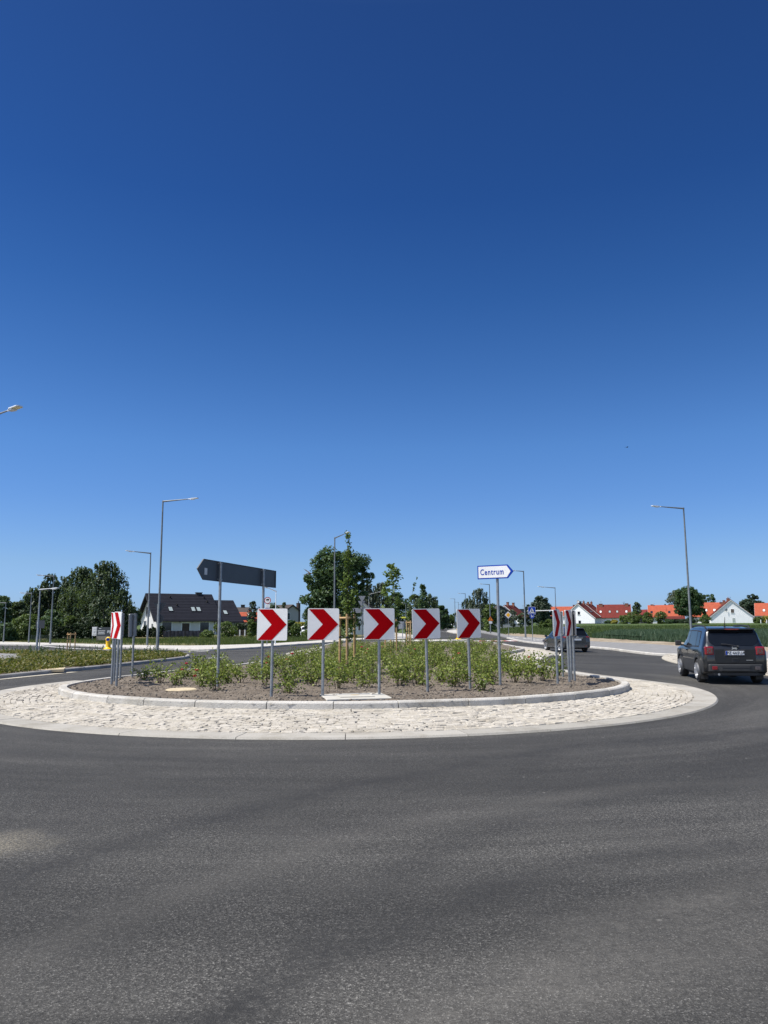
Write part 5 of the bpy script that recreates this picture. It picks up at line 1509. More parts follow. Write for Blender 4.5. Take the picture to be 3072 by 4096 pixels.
b.prism([(-.08, -.12), (-.04, -.12), (-.02, .1), (-.09, .1)], -.002, .002); b.prism([(.02, .02), (.12, .08), (.08, -.1), (.05, -.1)], -.002, .002)
b.lathe([(.025, -.002), (.025, .002)], 10, 'Y', (-.05, 0, .13)); b.build('pictogram', M['sign_white'], t)
post(t, 0, 0, zc + .2, .03)
# mast whose arm crosses behind the crossing sign
y = 84; x = HX(2226, y)
t = thing('sign_mast', 'grey mast with a long horizontal arm behind the blue crossing sign', 'mast', (x, y, .1), 0)
zc = HZ(2446, y) - .1
post(t, 0, 0, zc + .15, .07)
b = MB(); b.tube([(0, 0, zc + .03), (HX(2110, y) - x, 0, zc - .03)], [.055, .04], 10); b.build('arm', M['frame_white'], t, smooth_deg=50)

# ------------------------------------------------------------------ street lamps
def lamp(label, px, Y, top_py, arm, head=.62, rb=.085, base_z=0.0, up=.07, mat='lamp_steel', bright=False, px_top=None):
    """pole foot at (x, Y); the mast top was measured; arm = (dx, dy) of the outreach"""
    x = HX(px, Y)
    H = HZ(top_py, Y, px) - base_z
    if px_top is not None: x = D(px_top, top_py, Y).x
    t = thing('street_lamp', label, 'street lamp', (x, Y, base_z), math.atan2(arm[1], arm[0]), 'street lamps round the roundabout')
    La = math.hypot(*arm) - head * .75
    b = MB(); b.tube([(0, 0, -.1), (0, 0, .5), (0, 0, .52), (0, 0, H)], [rb, rb * .97, rb * .9, rb * .52], 12); b.build('pole', M[mat], t, smooth_deg=45)
    b = MB(); b.box((0, -rb * .9, .75), (.1, .012, .34)); b.build('service_door', M[mat], t)
    za = H - .05; ze = za + La * up
    b = MB()
    w0, w1 = .055, .028
    b.tube([(-.03, 0, za), (La, 0, ze)], [w0, w1], 8); b.tube([(0, 0, H - .02), (0, 0, H + .015)], rb * .55, 10)
    b.build('arm', M[mat], t, smooth_deg=50)
    b = MB()
    W = head * .19
    b.T = Matrix.Translation((La, 0, ze)) @ Matrix.Rotation(-math.atan(up), 4, 'Y')
    b.tube([(-.04, 0, 0), (.14, 0, 0)], .034, 10)
    b.slab([(.06, -.05), (.2, -W), (head - .05, -W), (head, -W * .6), (head, W * .6), (head - .05, W), (.2, W), (.06, .05)], -.012, .03)
    b.slab([(.1, -.06), (.24, -W * .82), (.36, -W * .82), (.36, W * .82), (.24, W * .82), (.1, .06)], -.06, -.011)
    for k in range(5): b.box((.2 + k * .05, 0, .037), (.012, W * 1.5, .018))
    hd = b.build('lamp_head', M['lamp_head'], t, smooth_deg=30)
    b = MB(); b.T = Matrix.Translation((La, 0, ze)) @ Matrix.Rotation(-math.atan(up), 4, 'Y')
    b.slab([(.38, -W * .82), (head - .06, -W * .82), (head - .06, W * .82), (.38, W * .82)], -.02, -.0125); b.build('lens', M['lens'], hd)
    return t
lamp('tall lamp post with its arm to the right, in front of the dark roofed house', 635, 47.7, 2003, (2.15, -.25), px_top=652, base_z=.08)
lamp('lamp post with its arm to the left, by the white gable', 589, 60.6, 2211, (-1.55, -.9), px_top=603, base_z=.08, rb=.085)
lamp('short pale lamp post rising from the left planted splitter', 147, 47.7, 2356, (1.15, -.3), px_top=161, rb=.07, base_z=.1, mat='steel', head=.5)
lamp('lamp post with its arm to the left, behind the short pale lamp', 197, 67, 2303, (-1.25, -.4), px_top=216, rb=.08, base_z=.09, head=.5)
lamp('slim lamp post left of the square sign back', 118.6, 71.6, 2372, (-.85, -.3), px_top=126.6, rb=.07, base_z=.09, head=.45)
lamp('slim lamp post at far left before the yellow green shrub', 15, 74.7, 2410, (-.9, -.3), px_top=24, rb=.07, base_z=.09, head=.45)
lamp('nearest lamp, only its head and arm reaching in from the left edge', -170, 28.4, 1690, (2.45, -1.5), px_top=-113, base_z=.1, head=.72, rb=.09, mat='steel')
lamp('lamp post before the large oak, its arm to the right', 1350, 58.6, 2150, (1.15, -2.3), px_top=1339, base_z=.05, mat='lamp_steel')
lamp('pale lamp with a bright white arm beside the oak', 1478, 95, 2376, (1.6, -1.1), px_top=1475, rb=.06, mat='frame_white', up=.16)
lamp('thin short lamp post above the yellow plate', 1625, 112, 2413, (-.5, -1.4), px_top=1623, rb=.055, mat='steel', head=.45)
lamp('lamp post seen above the shingle roof, arm bent to the left', 1098, 62, 2363, (-.72, -.9), px_top=1104, rb=.055, mat='lamp_head', up=.28, base_z=.09, head=.4)
lamp('tall lamp post at right behind the dark SUV, its arm to the left', 2761, 50, 2031, (-2.05, -.2), px_top=2734, base_z=.1)
lamp('lamp post whose arm ends behind the tip of the Centrum sign', 2111, 84.5, 2284, (-1.4, -.4), px_top=2094, base_z=.1, rb=.1)
lamp('lamp post carrying the orange roadworks triangle', 1965, 120, 2337, (-1.5, -.3), px_top=1957.5, base_z=.1, rb=.1)
lamp('lamp post rising behind the right chevron group, with a white head', 2227, 95, 2350, (-2.0, -.4), px_top=2220, base_z=.12, rb=.07, head=.9, mat='steel')
lamp('far lamp post straight above the rightmost front chevron sign', 1861, 160, 2374, (-1.5, -.4), px_top=1861, rb=.1)
lamp('far lamp post left of the gap, in line with the right yellow bollard', 1821, 224, 2395, (-1.45, -.3), px_top=1819, rb=.12)
lamp('smaller far lamp post behind the one above the yellow bollard', 1835, 300, 2409, (-1.85, -.3), px_top=1834, rb=.13)
lamp('farthest lamp post visible along the road', 1846, 345, 2418, (-1.7, -.3), px_top=1844.5, rb=.14)
# roadworks triangle and its plate, clamped to the lamp post
y = 119.6; x = HX(1962, y)
t = thing('roadworks_sign', 'orange roadworks triangle above a white plate, clamped to a lamp post', 'road sign', (x, y, .1), 0)
zc = HZ(2476, y) - .1
flat('panel', tri(.86, True, zc), -.14, M['sign_red'], t, .015)
flat('orange_field', tri(.70, True, zc - .012), -.156, M['sign_orange'], t, .003)
b = MB(); b.T = Matrix.Translation((0, -.1605, zc - .06))
b.lathe([(.045, -.002), (.045, .002)], 8, 'Y', (.03, 0, .2)); b.prism([(-.06, .13), (.07, .16), (.08, 0), (.12, -.17), (.06, -.17), (.02, -.02), (-.06, -.17), (-.12, -.17), (-.03, .02)], -.002, .002)
b.prism([(-.2, -.17), (-.1, -.17), (-.15, -.08)], -.002, .002); b.build('pictogram', M['ink'], t)
flat('plate', rounded(.5, .36, .02, 0, zc - .62), -.14, M['sign_white'], t, .012)
b = MB(); b.box((0, -.11, zc - .2), (.06, .05, 1.0)); b.build('bracket', M['steel'], t)
# bird high in the sky
p = D(2508, 1789, 60)
t = thing('bird', 'tiny dark bird gliding high in the clear sky', 'bird', p[:], R(20))
b = MB(); b.lathe([(.0, -.09), (.022, -.06), (.03, 0), (.02, .07), (.008, .11)], 8, 'X'); b.build('body', M['ink'], t, smooth_deg=60)
for s in (-1, 1):
    b = MB(); b.add([(-.04, 0, .01), (.05, 0, .012), (.02, s * .13, .035), (-.06, s * .24, .02), (-.05, s * .12, .03)], [(0, 1, 2, 4), (4, 2, 3)]); 
    b.add([(-.04, 0, .004), (.05, 0, .006), (.02, s * .13, .03), (-.06, s * .24, .016), (-.05, s * .12, .025)], [(4, 2, 1, 0), (3, 2, 4)]); b.build('wing', M['ink'], t)
# mesh fence, posts, garden screen, zigzag concrete fence
t = thing('wire_fence', 'low green mesh fence panel at far left, in front of the thujas', 'fence', (HX(128, 76), 76, .09), 0)
l = HX(208, 76) - HX(128, 76); hf = HZ(2533, 76) - .09
b = MB()
for k in range(int(l / .055)): b.box((k * .055, 0, hf / 2), (.012, .006, hf))
for k in range(7): b.box((l / 2, .008, .05 + (hf - .1) * k / 6), (l, .006, .012))
b.build('mesh_panel', M['mesh_fence'], t)
for k in range(3):
    b = MB(); b.box((l * k / 2, .03, hf / 2), (.05, .05, hf + .06)); b.build('post', M['mesh_fence'], t)
t = thing('garden_screen', 'dark blue black fabric screen on posts before the dark roofed house', 'fence', (HX(654, 97), 97, 0), 0)
l = HX(832, 97) - HX(654, 97); hf = HZ(2518, 97)
b = MB(); n = 40; vs, fs = [], []
for k in range(n + 1):
    for z in (0.0, hf * .5, hf): vs.append((l * k / n, .03 * math.sin(k * 1.9) * (1 if z else .3), z - .05 * abs(math.sin(k * .39)) * (z > hf * .8)))
for k in range(n):
    for j in (0, 1): fs.append((k * 3 + j, k * 3 + 3 + j, k * 3 + 4 + j, k * 3 + 1 + j))
b.add(vs, fs); b.build('fabric', M['screen'], t, smooth_deg=90)
for k in range(7):
    b = MB(); b.box((l * k / 6, -.06, hf / 2), (.05, .05, hf + .04)); b.build('post', M['black'], t)
t = thing('panel_fence', 'grey zigzag topped concrete fence behind the thuja hedge', 'fence', (HX(300, 88), 88, 0), 0)
l = HX(372, 88) - HX(300, 88); hf = HZ(2511, 88); b = MB(); poly = [(0, 0), (l, 0)]
nz = 8
for k in range(nz, -1, -1):
    poly.append((l * k / nz, hf)); 
    if k: poly.append((l * (k - .5) / nz, hf - .28))
b.prism(poly, -.03, .03); b.build('panel', M['sign_back_light'], t)
for k in range(3):
    b = MB(); b.box((l * k / 2, -.06, hf / 2), (.1, .06, hf + .05)); b.build('post', M['sign_back_light'], t)
t = thing('post_fence', 'fence of white posts with dark boards right of the flowering bush', 'fence', (HX(940, 104), 104, 0), 0)
l = HX(1000, 104) - HX(940, 104); hf = HZ(2516, 104); b = MB()
for k in range(5): b.box((l / 2, .04, .12 + k * (hf - .2) / 4), (l, .03, .1))
b.build('board', M['wood_dark'], t)
for k in range(4):
    b = MB(); b.box((l * k / 3, 0, hf / 2), (.16, .06, hf)); b.build('post', M['frame_white'], t)
t = thing('green_screen', 'long low dark green screen fence at the foot of the far white gables', 'fence', (HX(2286, 268), 268, 1.0), 0)
l = HX(2475, 268) - HX(2286, 268); hf = HZ(2498, 268) - 1.0
b = MB(); b.box((l / 2, 0, hf / 2), (l, .04, hf)); b.build('panel', M['mesh_fence'], t)
for k in range(9):
    b = MB(); b.box((l * k / 8, -.05, hf / 2), (.07, .05, hf + .05)); b.build('post', M['mesh_fence'], t)
t = thing('garden_wall', 'low grey wall along the field before the brown roofed house', 'wall', (HX(1975, 215), 215, terrain_z(HX(2030, 215), 215)), 0)
l = HX(2112, 215) - HX(1975, 215); hf = HZ(2499, 215) - terrain_z(HX(2030, 215), 215)
b = MB(); b.box((l / 2, 0, hf / 2), (l, .15, hf)); b.box((l / 2, 0, hf + .03), (l, .22, .06)); b.build('wall', M['wall_grey'], t)
# ------------------------------------------------------------------ houses
class House:
    """local frame: gable span along x, ridge along y from 0 (front gable) to d; +x is the right-hand roof slope"""
    def __init__(s, name, label, cat, x, y, z, rz, w, d, he, hr, wall, roof, over=.45, gover=.35, th=.18, group=None):
        s.w, s.d, s.he, s.hr, s.th = w, d, he, hr, th
        s.t = thing(name, label, cat, (x, y, z), rz, group)
        b = MB(); b.prism([(-w / 2, -.3), (w / 2, -.3), (w / 2, he - .02), (0, hr - .03), (-w / 2, he - .02)], 0, d)
        s.wallo = b.build('wall', M[wall], s.t)
        k = (hr - he) / (w / 2); xe, ze = w / 2 + over, he - over * k
        b = MB(); b.prism([(-xe, ze), (0, hr), (xe, ze), (xe, ze + th), (0, hr + th * 1.15), (-xe, ze + th)], -gover, d + gover)
        s.roof = b.build('roof', M[roof], s.t)
        s.k = k; s.slope = math.atan(k)
        if gover:
            b = MB()
            for sx in (-1, 1):
                b.prism([(0, hr - .20), (0, hr + .0), (sx * xe, ze + .0), (sx * xe, ze - .20)], -gover - .03, -gover)
            for sx in (-1, 1):
                b.prism([(0, hr - .22), (0, hr + th), (sx * xe, ze + th), (sx * xe, ze - .22)], d + gover, d + gover + .04)
            b.build('bargeboard', M['frame_white' if wall == 'wall_white' and roof != 'roof_black' else 'black'], s.roof)
        b = MB()
        for sx in (-1, 1):
            b.tube([(sx * (xe + .05), -gover, ze + .02), (sx * (xe + .05), d + gover, ze + .02)], .06, 8)
        b.build('gutter', M['black'], s.roof)
    def window(s, face, a, z, w, h, frame='frame_white', pane='glass', name='window', fw=.07, sill=True, split=True):
        """face front/right/left; a = place along the face, z = sill height"""
        T = {'front': Matrix.Translation((a, 0, z)), 'right': Matrix.Translation((s.w / 2, a, z)) @ Matrix.Rotation(PI / 2, 4, 'Z'),
             'left': Matrix.Translation((-s.w / 2, a, z)) @ Matrix.Rotation(-PI / 2, 4, 'Z')}[face]
        b = MB(); b.T = T
        b.box((0, -.02, h - fw / 2), (w, .06, fw)); b.box((0, -.02, fw / 2), (w, .06, fw))
        for sx in (-1, 1): b.box((sx * (w / 2 - fw / 2), -.02, h / 2), (fw, .06, h - 2 * fw))
        if w > 1.2 and split: b.box((0, -.018, h / 2), (fw * .8, .05, h - 2 * fw))
        if sill: b.box((0, -.06, -.03), (w + .16, .16, .05))
        f = b.build(name, M[frame], s.t)
        b = MB(); b.T = T; b.box((0, -.006, h / 2), (w - 2 * fw, .02, h - 2 * fw)); b.build('pane', M[pane], f)
        return f
    def slope_T(s, y, f, sx=1):
        """frame on the roof slope: f from eave (0) to ridge (1)"""
        x = sx * (s.w / 2) * (1 - f); z = s.he + (s.hr - s.he) * f
        R_ = Matrix.Rotation(sx * s.slope, 4, 'Y')
        return Matrix.Translation((x, y, z)) @ R_ @ Matrix.Translation((0, 0, s.th * math.cos(s.slope) + .005))
    def skylight(s, y, f, w=.78, l=1.1, pane='sky_glass', frame='roof_black'):
        T = s.slope_T(y, f)
        b = MB(); b.T = T
        b.box((-l / 2, 0, .04), (.09, w, .1)); b.box((l / 2, 0, .04), (.12, w + .1, .09))
        for sy in (-1, 1): b.box((0, sy * (w / 2 - .04), .04), (l - .1, .08, .1))
        o = b.build('skylight', M[frame], s.roof)
        b = MB(); b.T = T; b.box((0, 0, .045), (l - .12, w - .14, .05)); q = b.build('skylight_pane', M[pane], s.roof)
        return o
    def chimney(s, x, y, w, l, top, mat='brick', cap=True, pots=0):
        z0 = s.hr - abs(x) * s.k - .5
        b = MB(); b.box((x, y, (z0 + top) / 2), (w, l, top - z0))
        if cap: b.box((x, y, top + .04), (w + .14, l + .14, .09))
        for k in range(pots):
            b.tube([(x, y - l / 2 + (k + .5) * l / pots, top + .05), (x, y - l / 2 + (k + .5) * l / pots, top + .5)], .11, 8)
        return b.build('chimney', M[mat], s.roof)
    def dish(s, x, y, z, r_=.42, mat='sign_back_light', aim=0.0):
        b = MB(); b.T = Matrix.Translation((x, y, z)) @ Matrix.Rotation(aim, 4, 'Z') @ Matrix.Rotation(R(-20), 4, 'X')
        b.lathe([(.02, .06), (r_ * .5, .04), (r_ * .85, -.02), (r_, -.09), (r_ * .96, -.11), (r_ * .5, .01), (.02, .03)], 16, 'Y')
        b.tube([(0, .02, 0), (0, .1, -.5)], .03, 6); b.tube([(0, .0, -r_ * .8), (0, -.55, -.05)], .015, 5)
        return b.build('satellite_dish', M[mat], s.roof, smooth_deg=50)

def bearing(px): return math.atan2(px - 1536, F_PX)
def broadside(name, label, cat, xl, xr, Y, y_eave, y_ridge, w, wall, roof, turn=0.0, base=None, **kw):
    """house whose roof slope faces the camera; xl..xr is the roof's length on the photo"""
    bmid = bearing((xl + xr) / 2); th = -bmid + turn
    P = D((xl + xr) / 2, 2494, Y)
    Ln = (xr - xl) * Y / F_PX / max(.5, math.cos(turn)) * math.cos(bmid) ** 0
    gover = kw.get('gover', .3)
    d = Ln - 2 * gover
    u = Vector((math.cos(th), math.sin(th))); v = Vector((math.sin(th), -math.cos(th)))
    o = Vector((P.x, P.y)) - u * d / 2 - v * w / 2
    z = terrain_z(o.x, o.y) if base is None else base
    over = kw.get('over', .45)
    ze, zr = HZ(y_eave, Y) - z, HZ(y_ridge, Y + w / 2) - z
    k = (zr - ze) / (w / 2 + over)
    return House(name, label, cat, o.x, o.y, z, th - PI / 2, w, d, ze + over * k, zr - .2, wall, roof, **kw)
def gabled(name, label, cat, xpeak, xeave, Y, y_eave, y_peak, d, wall, roof, phi, base=None, **kw):
    """house whose gable faces the camera, turned by phi"""
    bm = bearing(xpeak); over = kw.get('over', .45)
    half = abs(xeave - xpeak) * Y / F_PX / math.cos(phi)
    P = D(xpeak, 2494, Y); z = terrain_z(P.x, Y) if base is None else base
    ze, zp = HZ(y_eave, Y) - z, HZ(y_peak, Y) - z - .2
    k = (zp - ze) / half
    return House(name, label, cat, P.x, Y, z, -(bm + phi), 2 * (half - over), d, ze + over * k, zp, wall, roof, **kw)

# dark roofed house on the left, with its lower wing
TH = R(35)
cx, cy = HX(630, 125), 125.0
w = 8.8
o = Vector((cx, cy)) - Vector((math.sin(TH), -math.cos(TH))) * w / 2
he, hr = 2.72, 6.75
H = House('house', 'white rendered house with a big graphite tiled roof and three pale skylights at left', 'house', o.x, o.y, -.03, TH - PI / 2, w, 10.2, he, hr, 'wall_cream', 'roof_black', over=.55, gover=.75)
for y in (2.6,): H.skylight(y, .36)
for y in (6.5, 7.45): H.skylight(y, .36)
H.window('right', 1.55, .55, 1.9, 1.75, fw=.18, sill=False, split=False); H.window('right', 8.0, .45, 1.9, 1.8, fw=.18, sill=False, split=False)
f = H.window('right', 4.75, .1, 1.6, 2.0, pane='wood_dark', name='door', fw=.17, sill=False, split=False)
b = MB(); n = 10
for k in range(n):
    a0, a1 = PI * k / n, PI * (k + 1) / n
    b.add([(w / 2 + q, 4.75 + 1.15 * math.cos(a), 2.1 + .36 * math.sin(a)) for q in (0.0, .28) for a in (a0, a1)], [(0, 1, 3, 2)])
    b.add([(w / 2 + q, 4.75 + 1.05 * math.cos(a), 2.02 + .36 * math.sin(a)) for q in (0.0, .28) for a in (a0, a1)], [(0, 2, 3, 1)])
b.build('door_arch', M['wall_grey'], H.t)
H.window('front', -1.0, 3.0, .9, 1.7, frame='wall_grey', sill=False); H.window('front', .3, 3.1, .7, 1.6, frame='wall_grey', sill=False)
H.window('front', -1.9, .5, 1.3, 1.9, frame='wall_grey', sill=False); H.window('front', 1.9, .7, .7, 1.2, frame='wall_grey', sill=False)
b = MB(); b.tube([(w / 2 + .06, 9.75, 0), (w / 2 + .06, 9.75, he - .5), (w / 2 + .5, 10.2, he - .3)], .05, 8); b.build('downpipe', M['black'], H.t)
H.chimney(-.1, 8.6, .6, 1.0, hr + .42, 'black', True)
for y, f_ in ((3.2, .86), (9.2, .86), (9.5, .68), (3.9, .52)):
    b = MB(); b.T = H.slope_T(y, f_); b.box((0, 0, .1), (.2, .22, .22)); b.tube([(0, 0, .1), (-.1, 0, .36)], .08, 8); b.build('roof_vent', M['black'], H.roof)
u = Vector((math.cos(TH), math.sin(TH))); v = Vector((math.sin(TH), -math.cos(TH)))
o2 = o + u * 10.98 + v * .25
W2 = House('house_wing', 'lower wing of the dark roofed house with one small skylight', 'house', o2.x, o2.y, -.03, TH - PI / 2, 8.3, 3.95, 2.45, 5.75, 'wall_grey', 'roof_black', over=.55, gover=.0)
W2.skylight(1.3, .36); W2.window('right', 2.2, .5, 1.4, 1.6, sill=False)

# neighbours
H = broadside('house', 'low house with an orange roof and solar panel left of the leftmost front chevron', 'house', 952, 1050, 150, 2489, 2446, 7, 'wall_grey', 'roof_orange', turn=R(14), base=-.03)
b = MB(); b.T = H.slope_T(1.6, .3); b.box((0, 0, .06), (1.5, 1.9, .06)); b.build('solar_panel', M['solar'], H.roof)
H.chimney(.4, 2.9, .55, .6, H.hr + .5)
b = MB(); b.T = H.slope_T(2.4, .7)
for k in (-.25, .25): b.lathe([(.14, 0), (.16, .22), (.0, .3)], 8, 'Z', (k, 0, 0))
b.build('roof_vent', M['frame_white'], H.roof)
H = broadside('house', 'house with a dark roof and chimney peeping behind the graphite roofed wing', 'house', 932, 986, 175, 2450, 2426, 6, 'wall_grey', 'roof_shingle', turn=R(-12), base=-.03)
H.chimney(0, 1.3, .7, .8, H.hr + .7, 'black')
H = gabled('house', 'grey two storey house with a shingle roof and a tall dark chimney', 'house', 1168.5, 1197, 205, 2441, 2416, 8.5, 'wall_grey', 'roof_shingle', R(-40), base=-.03, over=.35)
H.window('front', -1.2, 2.9, 1.0, 1.75)
zt = HZ(2411, 205) + .03
b = MB(); b.box((H.w / 2 + .38, .5, zt / 2), (.75, .8, zt)); b.box((H.w / 2 + .38, .5, zt + .05), (.9, .95, .1)); b.tube([(H.w / 2 + .38, .5, zt + .1), (H.w / 2 + .38, .5, zt + .6)], .12, 8)
b.build('chimney', M['wood_dark'], H.t)
H = gabled('house', 'white house with a steep dark gable hidden behind the oak and the middle chevron', 'house', 1447, 1496, 122, 2436, 2394, 9, 'wall_cream', 'roof_shingle', R(-8), base=-.03, over=.3)
for a in (-1.2, -.4, .5): H.window('front', a, .6, .42, 1.35, sill=False, fw=.05); H.window('front', a, 2.9, .42, 1.3, sill=False, fw=.05)
# right hand settlement
H = gabled('house', 'white gabled house with a brown red roof and two chimneys behind the priority diamond', 'house', 2021, 2081, 232, 2478, 2422, 8.5, 'wall_white', 'roof_brown', R(20), over=.5)
H.window('front', -1.0, .8, 1.2, 1.4, sill=False)
H.chimney(.3, 1.8, .6, .7, H.hr + 1.0); H.chimney(.3, 6.8, .6, .7, H.hr + .9)
P = D(1975, 2494, 228)
q = gabled('porch', 'dark low roof with white trim left of the brown roofed house gable', 'house', 2004, 1962, 229, 2456, 2424, 3, 'wall_dark', 'roof_shingle', R(-20), over=.3)
t = thing('flat_roof_building', 'dark grey flat roofed building left of the big bushy pine', 'building', (HX(2095, 262), 262, 1.1), 0)
l = 34 * 262 / F_PX; hb = HZ(2441, 262) - 1.1
b = MB(); b.box((0, 3, hb / 2), (l, 6, hb)); b.build('wall', M['wall_dark'], t); b = MB(); b.box((0, 3, hb + .1), (l + .4, 6.4, .2)); b.build('roof', M['black'], t)
b = MB(); b.tube([(.3, 2, hb + .2), (.3, 2, hb + 1.5)], .04, 5); b.box((.3, 2, hb + 1.3), (.6, .04, .04)); b.build('antenna', M['steel'], t)
b = MB(); b.box((.6, -.03, 1.8), (1.2, .06, .12)); b.build('ledge', M['frame_white'], t)

H = broadside('house', 'long house with an orange roof behind the leftmost white gable row', 'house', 2205, 2310, 322, 2479, 2430, 9, 'wall_white', 'roof_orange')
for y in (3.2, 4.4): H.skylight(y, .42, pane='frame_white')
H.dish(1.4, 1.6, H.hr + .35, .6, 'frame_white'); H.chimney(0, 9.4, .7, .8, H.hr + .8)
H1 = gabled('house', 'white gable with two small windows, first of the two stepped white gables', 'house', 2314.5, 2381, 285, 2477.5, 2416, 6.3, 'wall_white', 'roof_brown', R(20), over=.45)
H1.window('front', .25, 3.2, 1.05, 1.35); H1.window('front', .45, .05, 1.05, 1.2)
H1.chimney(.6, 1.1, .6, .7, H1.hr + .75, 'black'); H1.chimney(.5, 4.9, .6, .7, H1.hr + .8, pots=1)
H1.dish(.0, .5, H1.hr + .75, .5, 'sign_back_light')
for y in (2.2, 2.9, 3.7): H1.skylight(y, .40, .5, 1.0)
H2 = gabled('house', 'second of the two stepped white gables with brown roof, set farther back', 'house', 2345.5, 2411, 293, 2478, 2418, 6.3, 'wall_white', 'roof_brown', R(20), over=.45)
H2.chimney(.5, 1.4, .6, .7, H2.hr + .75); H2.chimney(.5, 5.0, .6, .7, H2.hr + .8, pots=1)
for y in (2.2, 2.9, 3.7): H2.skylight(y, .40, .5, 1.0)
H = broadside('house', 'broad dark red tiled roof with four roof windows and two brick chimneys', 'house', 2392, 2523, 288, 2478, 2423, 9, 'wall_white', 'roof_red')
for y, p_ in ((1.1, 'frame_white'), (4.4, 'sky_glass'), (7.1, 'sky_glass'), (10.4, 'frame_white')): H.skylight(y, .42, .78, 1.1, p_)
H.chimney(.5, 1.2, .8, 1.4, H.hr + .45); H.chimney(.5, 10.6, .8, 1.3, H.hr + .5); H.dish(.2, 9.7, H.hr + .8, .55, 'sign_back')
b = MB(); b.tube([(0, 1.3, H.hr + .4), (0, 1.3, H.hr + 1.6)], .035, 5); b.box((0, 1.3, H.hr + 1.3), (.05, .8, .04)); b.build('antenna', M['steel'], H.roof)
H = gabled('house', 'small house with a dark brown gable and red roof left of the long orange roof', 'house', 2598, 2562, 296, 2474, 2443, 7, 'wall_dark', 'roof_red', R(-26), over=.4)
H = broadside('house', 'long bright orange roof left of the broad oak, with a small dish on its ridge', 'house', 2598, 2730, 284, 2476, 2426, 9, 'wall_white', 'roof_orange')
for y in (1.0, 7.2, 10.8): H.skylight(y, .36, .8, 1.1, 'glass')
H.chimney(-.2, 1.2, .8, .9, H.hr + .4); H.chimney(-.2, 5.9, .5, .5, H.hr + .5, 'black'); H.dish(0, 1.9, H.hr + .5, .5, 'frame_white')
b = MB(); b.tube([(2.3, 6.2, H.he - .8), (2.3, 6.2, H.he + 3)], .05, 6); b.build('flue', M['black'], H.roof)
t = broadside('shed', 'low maroon roofed shed under the right half of the long orange roof', 'shed', 2664, 2738, 276, 2484, 2471, 4, 'wall_dark', 'roof_brown')
H = broadside('house', 'orange tiled roof with two white roof windows joining the large white gable', 'house', 2772, 2906, 286, 2476, 2417, 9, 'wall_white', 'roof_orange')
for y in (5.0, 7.9): H.skylight(y, .42, .9, 1.2, 'frame_white', 'black')
H.chimney(.4, 10.6, .9, 1.0, H.hr + .2); H.dish(.2, 10.0, H.hr + .55, .65, 'frame_white')
H = gabled('house', 'large white gable with one window and a satellite dish, right of the dark SUV antenna', 'house', 2929, 3010, 278, 2475.5, 2404.5, 9, 'wall_white', 'roof_brown', R(-7), over=.4)
H.window('front', .35, 3.55, 1.15, 1.5); H.window('front', .6, .2, 1.0, 1.6, name='door', pane='sky_glass', sill=False)
H.chimney(-.6, 2.0, 1.0, 1.6, H.hr + .55, pots=2); H.chimney(-1.9, 3.2, .8, 1.0, H.hr - .1)
b = MB(); b.tube([(0, .6, H.hr), (0, .6, H.hr + 1.2)], .035, 5); b.box((0, .6, H.hr + .9), (.7, .04, .04)); b.build('antenna', M['black'], H.roof)
b = MB(); b.T = Matrix.Translation((-1.75, -.45, 4.75)) @ Matrix.Rotation(R(25), 4, 'Z')
b.lathe([(.02, .06), (.28, .04), (.5, -.06), (.48, -.09), (.02, .03)], 16, 'Y'); b.tube([(0, .05, 0), (0, .45, -.1)], .03, 6); b.build('satellite_dish', M['sign_back_light'], H.t, smooth_deg=50)
H = broadside('house', 'orange roof cut by the right edge of the photo, behind the pine', 'house', 3030, 3160, 300, 2476, 2420, 9, 'wall_white', 'roof_orange')
H.skylight(3.0, .42, .9, 1.2, 'frame_white'); H.skylight(5.5, .42, .9, 1.2, 'frame_white')
t = broadside('shed', 'low dark shed roof between the large white gable and the pine', 'shed', 3008, 3060, 282, 2483, 2471, 4, 'wall_dark', 'roof_shingle')
# white bits in the gardens at the far right: two garden figures of people in white
for px, lb in ((2952 + 92, 'small white garden post at the far right edge of the field'), (3068, 'second small white garden post at the very right edge')):
    t = thing('garden_post', lb, 'garden post', (HX(px, 252), 252, terrain_z(HX(px, 252), 252)), 0)
    b = MB(); b.tube([(0, 0, -.1), (0, 0, .45), (0, 0, .9)], [.13, .15, .12], 8); b.build('body', M['frame_white'], t); b = MB(); b.lathe([(.02, .9), (.14, .95), (.12, 1.1), (.02, 1.16)], 8); b.build('cap', M['frame_white'], t)

